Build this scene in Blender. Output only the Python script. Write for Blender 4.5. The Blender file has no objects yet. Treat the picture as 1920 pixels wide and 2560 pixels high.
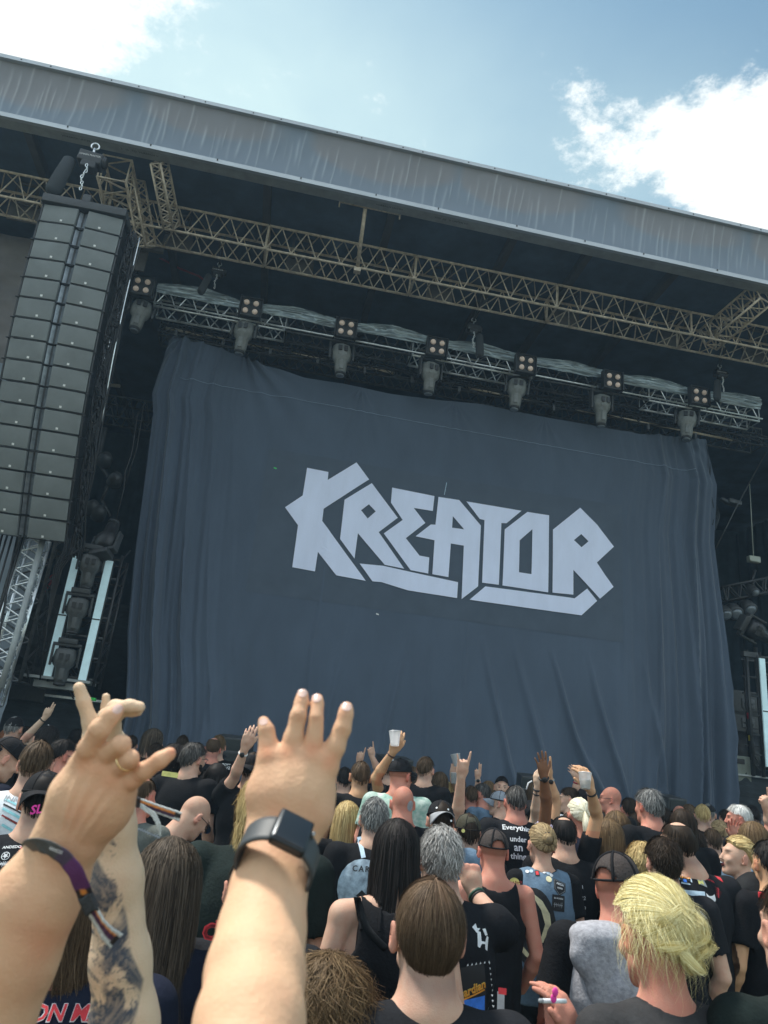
import bpy, bmesh, math, random
import numpy as np
from mathutils import Vector, Matrix
from mathutils.bvhtree import BVHTree
random.seed(7); rng = np.random.default_rng(7)
sc = bpy.context.scene; COL = sc.collection
RAD = math.radians
# ---------------------------------------------------------------- camera
FPX = 1850.0; PITCH = RAD(19.2); ROLL = RAD(6.16); YAW = RAD(7.9); CAMZ = 1.8
CAM = Vector((0, 0, CAMZ))
FW = Vector((math.sin(YAW)*math.cos(PITCH), math.cos(YAW)*math.cos(PITCH), math.sin(PITCH)))
_R0 = Vector((math.cos(YAW), -math.sin(YAW), 0)); _U0 = _R0.cross(FW)
RT = math.cos(ROLL)*_R0 + math.sin(ROLL)*_U0; UP = -math.sin(ROLL)*_R0 + math.cos(ROLL)*_U0
cam = bpy.data.cameras.new('camera'); camo = bpy.data.objects.new('camera', cam); COL.objects.link(camo)
camo.matrix_world = Matrix(((RT.x, UP.x, -FW.x, CAM.x), (RT.y, UP.y, -FW.y, CAM.y), (RT.z, UP.z, -FW.z, CAM.z), (0, 0, 0, 1)))
cam.sensor_fit = 'VERTICAL'; cam.sensor_height = 36.0; cam.lens = 36.0*FPX/2560.0
cam.clip_start = 0.02; cam.clip_end = 3000
sc.camera = camo
cam.dof.use_dof = True; cam.dof.focus_distance = 9.0; cam.dof.aperture_fstop = 9.0
def ray(px, py): return FW + RT*((px-960)/FPX) - UP*((py-1280)/FPX)
def P(px, py, Y):            # photograph measurement -> point on the world plane y = Y
    d = ray(px, py); return CAM + d*(Y/d.y)
def PD(px, py, D): return CAM + ray(px, py)*D
# ---------------------------------------------------------------- world and sun
SUN_EL, SUN_AZ = 64.0, -60.0           # azimuth from +Y towards +X
w = bpy.data.worlds.new('World'); sc.world = w; w.use_nodes = True
def build_world():
    nt = w.node_tree; N = nt.nodes; L = nt.links; N.clear()
    out = N.new('ShaderNodeOutputWorld'); bg = N.new('ShaderNodeBackground'); L.new(bg.outputs[0], out.inputs[0])
    sky = N.new('ShaderNodeTexSky'); sky.sky_type = 'NISHITA'; sky.sun_disc = False
    sky.sun_elevation = RAD(SUN_EL); sky.sun_rotation = RAD(SUN_AZ); sky.air_density = 1.0; sky.dust_density = 0.6; sky.ozone_density = 1.5
    tc = N.new('ShaderNodeTexCoord')
    def math_(op, a, b=None, c=None):
        n = N.new('ShaderNodeMath'); n.operation = op
        for i, v in enumerate((a, b, c)):
            if v is None: continue
            if isinstance(v, (int, float)): n.inputs[i].default_value = v
            else: L.new(v, n.inputs[i])
        return n.outputs[0]
    def noise(scale, det, rough, vec, dist=0.0):
        n = N.new('ShaderNodeTexNoise'); n.inputs['Scale'].default_value = scale; n.inputs['Detail'].default_value = det
        n.inputs['Roughness'].default_value = rough; n.inputs['Distortion'].default_value = dist; L.new(vec, n.inputs['Vector']); return n.outputs['Fac']
    # cloud plane coordinates: direction / z, so that clouds lie on a layer over the place
    sep = N.new('ShaderNodeSeparateXYZ'); L.new(tc.outputs['Generated'], sep.inputs[0])
    z = math_('MAXIMUM', sep.outputs[2], 0.06)
    cx = math_('DIVIDE', sep.outputs[0], z); cy = math_('DIVIDE', sep.outputs[1], z)
    cmb = N.new('ShaderNodeCombineXYZ'); L.new(cx, cmb.inputs[0]); L.new(cy, cmb.inputs[1])
    n1 = noise(5.5, 12, 0.6, cmb.outputs[0], 0.3); n2 = noise(24.0, 10, 0.7, cmb.outputs[0])
    def blob(a, b, rx, gain):
        dx = math_('SUBTRACT', cx, a); dy = math_('SUBTRACT', cy, b)
        r2 = math_('ADD', math_('MULTIPLY', dx, dx), math_('MULTIPLY', dy, dy))
        return math_('MULTIPLY', math_('POWER', 2.718, math_('MULTIPLY', r2, -1/(rx*rx))), gain)
    cov = None
    for b in BLOBS:
        v = blob(*b); cov = v if cov is None else math_('ADD', cov, v)
    f = math_('ADD', math_('ADD', math_('MULTIPLY', math_('SUBTRACT', n1, .5), 1.9), math_('MULTIPLY', math_('SUBTRACT', n2, .5), 1.5)), cov)
    mr = N.new('ShaderNodeMapRange'); mr.interpolation_type = 'SMOOTHSTEP'; L.new(f, mr.inputs['Value']); mr.inputs['From Min'].default_value = .26; mr.inputs['From Max'].default_value = .86
    mix = N.new('ShaderNodeMix'); mix.data_type = 'RGBA'; L.new(mr.outputs[0], mix.inputs['Factor'])
    ti = N.new('ShaderNodeVectorMath'); ti.operation = 'MULTIPLY'; L.new(sky.outputs[0], ti.inputs[0]); ti.inputs[1].default_value = (1.02, 1.24, 1.06)
    L.new(ti.outputs[0], mix.inputs['A'])
    # cloud brightness: a lit cloud, a little greyer inside
    sh = N.new('ShaderNodeMapRange'); L.new(f, sh.inputs['Value']); sh.inputs['From Min'].default_value = .5; sh.inputs['From Max'].default_value = 1.5
    sh.inputs['To Min'].default_value = 8.; sh.inputs['To Max'].default_value = 7.
    cb = N.new('ShaderNodeVectorMath'); cb.operation = 'SCALE'; cb.inputs[0].default_value = (.97, 1.0, .98); 
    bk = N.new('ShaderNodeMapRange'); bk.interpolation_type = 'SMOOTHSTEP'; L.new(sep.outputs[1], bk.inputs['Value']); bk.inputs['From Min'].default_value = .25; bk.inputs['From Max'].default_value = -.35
    bk.inputs['To Min'].default_value = 1.; bk.inputs['To Max'].default_value = BACK_FILL   # unseen clouds behind the camera, brightened as added fill light
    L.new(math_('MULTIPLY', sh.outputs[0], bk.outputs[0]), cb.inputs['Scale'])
    cv = N.new('ShaderNodeMapRange'); cv.interpolation_type = 'SMOOTHSTEP'; L.new(sep.outputs[1], cv.inputs['Value']); cv.inputs['From Min'].default_value = .1; cv.inputs['From Max'].default_value = -.3
    cv.inputs['To Min'].default_value = 0.; cv.inputs['To Max'].default_value = .45  # extra cloud cover out of view behind the camera, added for the fill
    f2 = math_('ADD', f, cv.outputs[0]); L.new(f2, mr.inputs['Value'])
    L.new(cb.outputs[0], mix.inputs['B'])
    th = None
    for b in THIN:
        v = blob(*b); th = v if th is None else math_('SUBTRACT', math_('ADD', th, v), math_('MULTIPLY', th, v))
    th = math_('MULTIPLY', th, math_('ADD', .75, math_('MULTIPLY', n1, .5)))
    mx2 = N.new('ShaderNodeMix'); mx2.data_type = 'RGBA'; L.new(th, mx2.inputs['Factor']); L.new(ti.outputs[0], mx2.inputs['A']); mx2.inputs['B'].default_value = (5.2, 6.6, 6.5, 1)
    L.new(mx2.outputs['Result'], mix.inputs['A'])
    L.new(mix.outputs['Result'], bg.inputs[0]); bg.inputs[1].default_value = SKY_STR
SKY_STR = 0.10; BACK_FILL = 2.1
BLOBS = [(-.45, .84, .13, .95), (-.52, 1.0, .14, .7), (-.28, .82, .09, .42), (.60, .885, .12, .85), (.80, .95, .15, 1.), (.42, .89, .09, .42), (.62, .71, .08, .48), (.52, .77, .07, .34), (.33, .80, .04, .30), (.36, .80, .035, .2), (.05, .92, .035, .26), (.14, .96, .03, .24), (-.10, .90, .03, .22), (-.06, .96, .02, .2), (-2.2, .8, 1.1, .8), (2.2, 1.0, .8, .7)]
THIN = [(-.42, .98, .26, .72), (-.12, 1.02, .24, .58), (.12, 1.02, .24, .45), (.5, .93, .25, .40), (-.2, .8, .24, .32), (.1, .8, .2, .15)]     # thin bright veil
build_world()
sun = bpy.data.lights.new('sun', 'SUN'); sun.energy = 3.5; sun.angle = RAD(9); sun.color = (1, .95, .87)
suno = bpy.data.objects.new('sun', sun); COL.objects.link(suno)
_sd = Vector((math.sin(RAD(SUN_AZ))*math.cos(RAD(SUN_EL)), math.cos(RAD(SUN_AZ))*math.cos(RAD(SUN_EL)), math.sin(RAD(SUN_EL))))
suno.rotation_mode = 'QUATERNION'; suno.rotation_quaternion = _sd.to_track_quat('Z', 'Y'); suno.location = (0, 0, 30)
sc.view_settings.view_transform = 'Standard'; sc.view_settings.look = 'None'; sc.view_settings.gamma = 1; sc.view_settings.exposure = 0.64
sc.render.engine = 'CYCLES'
# ---------------------------------------------------------------- tags
def tag(o, label, cat=None, group=None):
    if label: o['label'] = label
    if cat: o['category'] = cat
    if group: o['group'] = group
    return o
def thing(name, label, cat, loc=(0, 0, 0), group=None):
    o = bpy.data.objects.new(name, None); COL.objects.link(o); o.location = loc; o.empty_display_size = .1
    return tag(o, label, cat, group)
def link(name, me, mat=None, parent=None):
    if mat is not None and not me.materials:
        for m in (mat if isinstance(mat, (list, tuple)) else [mat]): me.materials.append(m)
    o = bpy.data.objects.new(name, me); COL.objects.link(o)
    if parent is not None:
        o.parent = parent; o.matrix_parent_inverse = Matrix.Identity(4)
        if parent.parent is None: o.location = -parent.location      # meshes are written in world coordinates
    return o
def struct(name, me, mat):
    o = link(name, me, mat); o['kind'] = 'structure'; return o
def dup(root, delta, label=None, group=None):
    r = root.copy(); COL.objects.link(r); r.location = root.location + Vector(delta)
    if label: r['label'] = label
    if group: r['group'] = group
    for ch in list(root.children):
        c = ch.copy(); COL.objects.link(c); c.parent = r
        for g in ch.children:
            d = g.copy(); COL.objects.link(d); d.parent = c
    return r
# ---------------------------------------------------------------- materials
def mat(name, col, rough=.6, metal=0, spec=.5, n_scale=0, n_amt=.25, bump=0, b_scale=None, sss=0, attr=None, coat=0, emit=None, estr=0, alpha=None, trans=0, stretch=None, sheen=0, col2=None):
    m = bpy.data.materials.new(name); m.use_nodes = True; nt = m.node_tree; N = nt.nodes; L = nt.links
    b = N['Principled BSDF']; b.inputs['Roughness'].default_value = rough; b.inputs['Metallic'].default_value = metal
    b.inputs['Specular IOR Level'].default_value = spec; b.inputs['Base Color'].default_value = (*col, 1)
    b.inputs['Coat Weight'].default_value = coat; b.inputs['Transmission Weight'].default_value = trans
    b.inputs['Sheen Weight'].default_value = sheen
    if sss: b.inputs['Subsurface Weight'].default_value = sss; b.inputs['Subsurface Radius'].default_value = (1, .3, .15); b.inputs['Subsurface Scale'].default_value = .012
    if emit: b.inputs['Emission Color'].default_value = (*emit, 1); b.inputs['Emission Strength'].default_value = estr
    if alpha is not None: b.inputs['Alpha'].default_value = alpha
    tc = N.new('ShaderNodeTexCoord'); vec = tc.outputs['Object']
    if stretch:
        mp = N.new('ShaderNodeMapping'); mp.inputs['Scale'].default_value = stretch; L.new(vec, mp.inputs[0]); vec = mp.outputs[0]
    src = None
    if attr:
        a = N.new('ShaderNodeAttribute'); a.attribute_name = attr; src = a.outputs['Color']; L.new(src, b.inputs['Base Color'])
    if n_scale:
        n = N.new('ShaderNodeTexNoise'); n.inputs['Scale'].default_value = n_scale; n.inputs['Detail'].default_value = 8; n.inputs['Roughness'].default_value = .62; L.new(vec, n.inputs['Vector'])
        mr = N.new('ShaderNodeMapRange'); L.new(n.outputs['Fac'], mr.inputs['Value']); mr.inputs['From Min'].default_value = .3; mr.inputs['From Max'].default_value = .7
        if col2 is None: mr.inputs['To Min'].default_value = 1-n_amt; mr.inputs['To Max'].default_value = 1+n_amt
        mx = N.new('ShaderNodeMix'); mx.data_type = 'RGBA'
        if col2 is None:
            mx.blend_type = 'MULTIPLY'; mx.inputs['Factor'].default_value = 1
            if src: L.new(src, mx.inputs['A'])
            else: mx.inputs['A'].default_value = (*col, 1)
            L.new(mr.outputs[0], mx.inputs['B'])
        else:
            L.new(mr.outputs[0], mx.inputs['Factor']); mx.inputs['A'].default_value = (*col, 1); mx.inputs['B'].default_value = (*col2, 1)
        L.new(mx.outputs['Result'], b.inputs['Base Color'])
    if bump:
        n = N.new('ShaderNodeTexNoise'); n.inputs['Scale'].default_value = b_scale or 40; n.inputs['Detail'].default_value = 6; L.new(vec, n.inputs['Vector'])
        bp = N.new('ShaderNodeBump'); bp.inputs['Strength'].default_value = bump; bp.inputs['Distance'].default_value = .02; L.new(n.outputs['Fac'], bp.inputs['Height']); L.new(bp.outputs[0], b.inputs['Normal'])
    return m
# ---------------------------------------------------------------- mesh helpers
def mesh(name, V, Fc, smooth=False):
    me = bpy.data.meshes.new(name); me.from_pydata([tuple(v) for v in V], [], [tuple(f) for f in Fc]); me.update()
    if smooth: me.polygons.foreach_set('use_smooth', [True]*len(me.polygons))
    return me
def qmesh(name, V, Q, smooth=True, colors=None):
    """numpy verts (n,3), faces (m,k)"""
    me = bpy.data.meshes.new(name); n, m, k = len(V), len(Q), Q.shape[1]
    me.vertices.add(n); me.vertices.foreach_set('co', np.asarray(V, np.float32).ravel())
    me.loops.add(m*k); me.loops.foreach_set('vertex_index', np.asarray(Q, np.int32).ravel())
    me.polygons.add(m); me.polygons.foreach_set('loop_start', np.arange(m, dtype=np.int32)*k); me.polygons.foreach_set('loop_total', np.full(m, k, np.int32))
    if smooth: me.polygons.foreach_set('use_smooth', np.ones(m, bool))
    me.update(calc_edges=True)
    if colors is not None:
        at = me.color_attributes.new('col', 'FLOAT_COLOR', 'POINT'); c = np.ones((n, 4), np.float32); c[:, :3] = colors; at.data.foreach_set('color', c.ravel())
    return me
class MB:
    """collects boxes, tubes, cones into one mesh"""
    def __init__(s): s.V = []; s.F = []; s.S = []
    def add(s, V, F, smooth=False):
        o = len(s.V); s.V += [Vector(v) for v in V]; s.F += [tuple(o+i for i in f) for f in F]; s.S += [smooth]*len(F)
    def box(s, c, size, R=None, bev=0):
        hx, hy, hz = size[0]/2, size[1]/2, size[2]/2; c = Vector(c)
        if bev > 0:
            bm = bmesh.new(); bmesh.ops.create_cube(bm, size=1)
            for v in bm.verts: v.co = Vector((v.co.x*size[0], v.co.y*size[1], v.co.z*size[2]))
            bmesh.ops.bevel(bm, geom=bm.edges[:], offset=bev, segments=2, affect='EDGES', profile=.7)
            V = [v.co.copy() for v in bm.verts]; bm.verts.index_update(); F = [[v.index for v in f.verts] for f in bm.faces]; bm.free()
        else:
            V = [Vector((x*hx, y*hy, z*hz)) for z in (-1, 1) for y in (-1, 1) for x in (-1, 1)]
            F = [(0, 2, 3, 1), (4, 5, 7, 6), (0, 1, 5, 4), (2, 6, 7, 3), (0, 4, 6, 2), (1, 3, 7, 5)]
        if R is not None: V = [R @ v for v in V]
        s.add([v+c for v in V], F, bev > 0); return s
    def tube(s, pts, r, n=8, cap=True, smooth=True):
        pts = [Vector(p) for p in pts]; rs = r if isinstance(r, (list, tuple)) else [r]*len(pts)
        V = []; prev = None
        for i, p in enumerate(pts):
            t = (pts[min(i+1, len(pts)-1)]-pts[max(i-1, 0)])
            t = t.normalized() if t.length > 1e-9 else Vector((0, 0, 1))
            if prev is None: a = t.orthogonal().normalized()
            else: a = (prev-t*prev.dot(t)); a = a.normalized() if a.length > 1e-6 else t.orthogonal().normalized()
            prev = a; b = t.cross(a)
            V += [p+(a*math.cos(2*math.pi*k/n)+b*math.sin(2*math.pi*k/n))*rs[i] for k in range(n)]
        F = [(i*n+k, i*n+(k+1) % n, (i+1)*n+(k+1) % n, (i+1)*n+k) for i in range(len(pts)-1) for k in range(n)]
        if cap: F += [tuple(range(n-1, -1, -1)), tuple((len(pts)-1)*n+k for k in range(n))]
        s.add(V, F, smooth); return s
    def lathe(s, c, prof, R=None, n=16, sq=(1, 1)):
        """prof: (radius, height) along local z"""
        c = Vector(c); V = []
        for r, h in prof:
            for k in range(n):
                a = 2*math.pi*k/n; v = Vector((r*math.cos(a)*sq[0], r*math.sin(a)*sq[1], h)); V.append((R @ v if R is not None else v)+c)
        F = [(i*n+k, i*n+(k+1) % n, (i+1)*n+(k+1) % n, (i+1)*n+k) for i in range(len(prof)-1) for k in range(n)]
        F += [tuple(range(n-1, -1, -1)), tuple((len(prof)-1)*n+k for k in range(n))]
        s.add(V, F, True); return s
    def sphere(s, c, r, R=None, n=12, sq=(1, 1, 1)):
        prof = [(max(1e-4, r*math.sin(math.pi*i/8)), -r*math.cos(math.pi*i/8)*sq[2]) for i in range(9)]
        return s.lathe(c, prof, R, n, sq[:2])
    def build(s, name, m, parent=None):
        me = bpy.data.meshes.new(name); me.from_pydata([tuple(v) for v in s.V], [], s.F); me.polygons.foreach_set('use_smooth', s.S); me.update()
        return link(name, me, m, parent)
def Rx(a): return Matrix.Rotation(RAD(a), 3, 'X')
def Ry(a): return Matrix.Rotation(RAD(a), 3, 'Y')
def Rz(a): return Matrix.Rotation(RAD(a), 3, 'Z')
def frame(d, n):             # rotation whose z is d, y close to n
    d = Vector(d).normalized(); n = Vector(n); y = (n-d*n.dot(d)).normalized(); x = y.cross(d)
    return Matrix((x, y, d)).transposed()
# numpy value noise
_T = np.random.default_rng(3).random(4096).astype(np.float32)
def vnoise(p, scale=1.0, seed=0):
    q = np.asarray(p, np.float64)*scale+seed*17.13+100; i = np.floor(q).astype(np.int64); f = q-i; u = f*f*(3-2*f)
    r = 0
    for dx in (0, 1):
        for dy in (0, 1):
            for dz in (0, 1):
                h = _T[((i[..., 0]+dx)*73+(i[..., 1]+dy)*1291+(i[..., 2]+dz)*3067) & 4095]
                r = r+h*np.where(dx, u[..., 0], 1-u[..., 0])*np.where(dy, u[..., 1], 1-u[..., 1])*np.where(dz, u[..., 2], 1-u[..., 2])
    return r-.5
def fnoise(p, scale=1., seed=0, o=3):
    return sum(vnoise(p, scale*2**k, seed+k)*.5**k for k in range(o))
# ================================================================ materials of the stage
M = {}
M['ground'] = mat('trampled_grass_soil', (.06, .055, .03), .95, n_scale=6, n_amt=.5, bump=.5, b_scale=20)
M['curtain'] = mat('curtain_cloth', (.064, .088, .128), .85, n_scale=1.2, n_amt=.13, bump=.15, b_scale=25, stretch=(1, 1, .35), sheen=.2)
M['panel'] = mat('print_panel', (.064, .085, .118), .8, n_scale=2, n_amt=.10)
M['logo'] = mat('logo_print', (.70, .75, .93), .7, n_scale=2.5, n_amt=.07, stretch=(1, 1, .3))
M['skirt'] = mat('black_molton', (.022, .028, .033), .95, n_scale=9, n_amt=.3, bump=.5, b_scale=14, stretch=(.6, 1, 2))
M['black'] = mat('stage_black', (.035, .058, .085), .9, n_scale=3, n_amt=.3)  # bluish lift in the base colour stands in for stage haze
M['roof'] = mat('roof_tarp', (.045, .080, .135), .8, n_scale=1.2, n_amt=.5, bump=.3, b_scale=3)  # base colour raised towards blue, haze under the roof painted in
M['gold'] = mat('weathered_alu_truss', (.54, .46, .36), .55, .4, n_scale=14, n_amt=.35)
M['silver'] = mat('bright_alu', (.75, .78, .8), .3, .85, n_scale=14, n_amt=.2)
M['dtruss'] = mat('dark_truss', (.08, .085, .09), .5, .6, n_scale=14, n_amt=.4)
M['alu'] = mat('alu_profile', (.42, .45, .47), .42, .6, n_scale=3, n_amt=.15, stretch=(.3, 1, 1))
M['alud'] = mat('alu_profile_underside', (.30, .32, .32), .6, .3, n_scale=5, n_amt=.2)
M['ink'] = mat('dark_ink', (.03, .03, .03), .7)
M['plastic_wrap'] = mat('film_wrap', (.30, .37, .42), .22, .25, n_scale=22, n_amt=.7, stretch=(.12, 1, 1.6), coat=.4)
M['bk'] = mat('black_powdercoat', (.018, .019, .021), .45, n_scale=20, n_amt=.3)
M['bk2'] = mat('matt_black_plastic', (.035, .038, .04), .5, n_scale=20, n_amt=.25)
M['fix'] = mat('moving_head_grey', (.17, .18, .175), .45, n_scale=20, n_amt=.2)
M['grille'] = mat('speaker_grille', (.165, .182, .182), .75, n_scale=2.2, n_amt=.16, bump=.25, b_scale=260)
M['boxside'] = mat('speaker_frame', (.22, .25, .28), .35, .5, n_scale=9, n_amt=.35)
M['fixd'] = mat('moving_head_dark', (.075, .08, .08), .5, n_scale=20, n_amt=.2)
M['lens'] = mat('warm_lamp_lens', (.92, .70, .60), .25, n_scale=50, n_amt=.2, coat=.6)
M['lensring'] = mat('lamp_ring', (.7, .6, .5), .35, .4)
M['rubber'] = mat('black_rubber', (.012, .012, .013), .6)
M['white'] = mat('white_marking', (.7, .7, .68), .6)
M['red'] = mat('red_strap', (.30, .02, .04), .7)
M['green'] = mat('green_tag', (.05, .65, .12), .5)
M['led'] = mat('led_strip', (.5, .68, .72), .35, n_scale=3, n_amt=.2, emit=(.55, .80, .88), estr=.13)
M['tarp'] = mat('side_tarp', (.16, .19, .22), .8, n_scale=1.2, n_amt=.25, bump=.5, b_scale=2.5)
M['tarpb'] = mat('upper_tarp', (.13, .12, .115), .8, n_scale=1.5, n_amt=.25, bump=.4, b_scale=2.5)
M['concrete'] = mat('road_case', (.16, .18, .15), .6, n_scale=8, n_amt=.2)
# ---------------------------------------------------------------- ground
V, F_ = [], []
g = 40
me = mesh('ground', [(-600, -600, 0), (600, -600, 0), (600, 900, 0), (-600, 900, 0)], [(0, 1, 2, 3)])
struct('ground', me, M['ground'])
# ---------------------------------------------------------------- curtain
CY = 13.0
def interp(v, pts): xs, ys = zip(*pts); return np.interp(v, xs, ys)
_le = sorted([(P(x, y, CY).z, P(x, y, CY).x) for x, y in [(424, 839), (380, 981), (382, 1031), (363, 1186), (336, 1398), (319, 1577), (319, 1677), (314, 1800)]])
_re = sorted([(P(x, y, CY).z, P(x, y, CY).x) for x, y in [(1768, 1100), (1776, 1150), (1792, 1212), (1785, 1358), (1807, 1615), (1820, 1830), (1823, 2036)]])
_te = [(P(x, y, CY).x, P(x, y, CY).z) for x, y in [(424, 839), (540, 868), (640, 905), (760, 945), (860, 960), (980, 985), (1100, 1000), (1200, 1010), (1400, 1050), (1600, 1085), (1768, 1098)]]
def curt_off(x, z):          # relief of the cloth towards the audience (metres)
    x = np.asarray(x, float); z = np.asarray(z, float); p = np.stack([x, z*.12, x*0], -1)
    u = np.clip((9.2-z)/7.5, 0, 1)
    xl = interp(z, _le); xr = interp(z, _re)
    wl = np.exp(-np.clip((x-xl)/1.0, 0, 9)**2); wr = np.exp(-np.clip((xr-x)/1.35, 0, 9)**2)
    warp = vnoise(p, .7, 3)*.6
    fl = (1-np.abs(np.sin((x-xl)*6.5/(.75+.35*u)+warp*3+.5))**.6)*.34+.05*np.sin((x-xl)*27+z*.5)+.03*np.sin((x-xl)*47-z*.3)
    fr = (1-np.abs(np.sin((xr-x)*5.0/(1.0+.2*u)+warp*3+z*.05))**.6)*.40+.06*np.sin((xr-x)*21-z*.4)+.03*np.sin((xr-x)*43+z*.3)
    o = wl*fl*(.5+.6*u)+wr*fr*(.45+.7*u)
    # long soft folds over the whole cloth, deeper near the bottom where it is bunched
    bot = np.clip((4.3-z)/3., 0, 1)**1.3
    q = np.stack([x+(z-2)*.10*np.sin(x*.9), z*.16, x*0], -1)
    o += (.012+.26*bot)*(fnoise(q, 2.1, 11, 3))*1.1+.05*(.2-np.abs(vnoise(q, 2.7, 15)))*(.15+bot)
    for fx, lean, a in ((1.2, .10, .05), (3.0, -.02, .035), (4.6, -.32, .09), (5.1, -.25, .09), (6.05, -.42, .12), (6.6, -.30, .10), (2.1, .18, .05), (7.3, -.12, .10)):
        c = fx-lean*(2.-z)*1.0
        o += a*bot**.6*np.exp(-((x-c+ .3*vnoise(p, 1.3, fx))/.06)**2)*1.5
    # two fine creases through the print, one seam line
    o += .02*np.exp(-((x-.82-.02*np.sin(z*3))/.035)**2)*np.clip((7.5-z)/3, 0, 1)+.012*np.exp(-((x-3.55)/.03)**2)*np.clip((6.5-z)/3, 0, 1)
    # radiating wrinkles from the upper left hanging point
    for hx, hz, a0, s in ((-1.28, 9.25, 1.0, 1.), (-2.45, 9.3, -.5, .6), (1.1, 8.9, 0, .35), (3.0, 8.95, 0, .3), (4.9, 8.95, 0, .25), (7.9, 9.2, .3, .5)):
        dx, dz = x-hx, hz-z; r = np.sqrt(dx*dx+dz*dz)+.05; th = np.arctan2(dx, np.abs(dz)+.01)
        o += s*.085*np.sin(th*17+2*vnoise(p, 2., 5))*np.exp(-r/1.1)*np.clip(r/.25, 0, 1)*np.exp(-((th-a0*.7)/.65)**2)
    o += .07*fnoise(np.stack([x, z, x*0], -1), .45, 21, 2)
    seam = 8.33-.012*(x-3)
    o += .006*np.exp(-((z-seam)/.02)**2)
    return o
def build_curtain():
    nu, nv = 620, 300
    U, Vv = np.meshgrid(np.linspace(0, 1, nu), np.linspace(0, 1, nv))
    xt = np.array([_te[0][0]+(_te[-1][0]-_te[0][0])*U[0]]).ravel(); zt = interp(xt, _te)
    z = zt[None, :]+(1.0-zt[None, :])*Vv
    xl = interp(z, _le); xr = interp(z, _re); x = xl+(xr-xl)*U
    y = CY-curt_off(x, z)
    # cloth ends curl back at both sides
    e = np.exp(-(x-xl)/.04)+np.exp(-(xr-x)/.04); y += .12*e
    Vt = np.stack([x, y, z], -1).reshape(-1, 3); i = np.arange(nu*nv).reshape(nv, nu)
    Q = np.stack([i[1:, :-1], i[1:, 1:], i[:-1, 1:], i[:-1, :-1]], -1).reshape(-1, 4)
    return qmesh('curtain', Vt, Q)
t = thing('stage_curtain', 'huge dark blue grey cloth curtain with white band logo hanging across the stage front', 'curtain', (3, CY, 1))
cl = link('cloth', build_curtain(), M['curtain'], t)
# flap of cloth at the upper right edge
nu, nv = 14, 40; Vt = []
for j in range(nv):
    for i in range(nu):
        v = j/(nv-1); u = i/(nu-1); a = P(1772+12*v, 1110+200*v, CY+.06); wdt = .02+.22*v if v < .8 else .2*(1-(v-.8)*2.5)
        Vt.append((a.x-.1+wdt*u+.03*math.sin(v*9), a.y-.06*math.sin(u*11+v*4), a.z-.15*u))
link('side_flap', mesh('flap', Vt, [(j*nu+i, j*nu+i+1, (j+1)*nu+i+1, (j+1)*nu+i) for j in range(nv-1) for i in range(nu-1)], True), M['skirt'], t)
# stitched seam as a thin pale thread line
sx = np.linspace(-2.35, 8.2, 200); mb = MB(); 
pts = [(x, CY-float(curt_off(x, 8.33-.012*(x-3)))-.002, 8.33-.012*(x-3)) for x in sx]; mb.tube(pts, .006, 4)
mb.build('seam', mat('seam_thread', (.24, .30, .38), .8), t)
# logo: polygons measured on the photograph (crop units), laid on the cloth
def lp(x, y): q = P(680+x/1.8852, 1120+y/1.8852, CY); return (q.x, q.z)
LOGO = [
 [[(165,95),(265,116),(262,153),(397,71),(457,150),(243,288),(236,345),(441,628),(302,602),(216,491),(202,583),(95,563),(122,366),(61,281),(144,226)]],
 [[(470,167),(592,330),(502,398),(622,570),(530,552),(404,403),(388,523),(320,430),(341,246)],[(456,267),(488,300),(450,334),(419,295)]],
 [[(566,187),(766,226),(758,297),(668,283),(722,354),(630,426),(694,508),(740,517),(735,593),(652,577),(526,404),(615,340),(560,258)]],
 [[(785,230),(882,246),(984,366),(969,654),(891,714),(903,461),(842,451),(830,610),(754,596),(765,436),(676,417),(748,361),(770,362)],[(852,322),(905,384),(848,376)]],
 [[(916,252),(1177,295),(1105,355),(1081,354),(1066,647),(988,636),(1001,340),(979,335)]],
 [[(1205,300),(1305,318),(1297,683),(1083,650),(1096,384)],[(1227,383),(1166,436),(1160,588),(1219,597)]],
 [[(1450,283),(1530,365),(1608,467),(1527,542),(1605,657),(1541,713),(1416,577),(1415,694),(1317,684),(1322,386)],[(1454,408),(1488,442),(1455,470),(1420,436)]],
 [[(412,546),(524,557),(875,634),(870,709),(640,672),(515,634),(472,630)]],
 [[(1003,654),(1380,705),(1421,711),(1480,665),(1527,723),(1453,791),(1345,776),(928,717)]]]
def fill2d(polys):
    """filled 2D mesh (verts, faces) of polygons with holes"""
    cu = bpy.data.curves.new('tmp', 'CURVE'); cu.dimensions = '2D'; cu.fill_mode = 'BOTH'
    for pl in polys:
        s = cu.splines.new('POLY'); s.points.add(len(pl)-1); s.use_cyclic_u = True
        for p, q in zip(s.points, pl): p.co = (q[0], q[1], 0, 1)
    o = bpy.data.objects.new('tmp', cu); COL.objects.link(o)
    me = bpy.data.meshes.new_from_object(o.evaluated_get(bpy.context.evaluated_depsgraph_get()))
    bpy.data.objects.remove(o); bpy.data.curves.remove(cu); return me
def subdiv_long(me, L, rounds=5):
    bm = bmesh.new(); bm.from_mesh(me); bmesh.ops.triangulate(bm, faces=bm.faces[:]); bmesh.ops.remove_doubles(bm, verts=bm.verts[:], dist=1e-6)
    for _ in range(rounds):
        ed = [e for e in bm.edges if e.calc_length() > L]
        if not ed: break
        bmesh.ops.subdivide_edges(bm, edges=ed, cuts=1); bmesh.ops.triangulate(bm, faces=bm.faces[:])
    bm.to_mesh(me); bm.free()
lme = None; bm = bmesh.new()
for g_ in LOGO:
    me = fill2d([[lp(*q) for q in pl] for pl in g_]); bm.from_mesh(me); bpy.data.meshes.remove(me)
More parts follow.
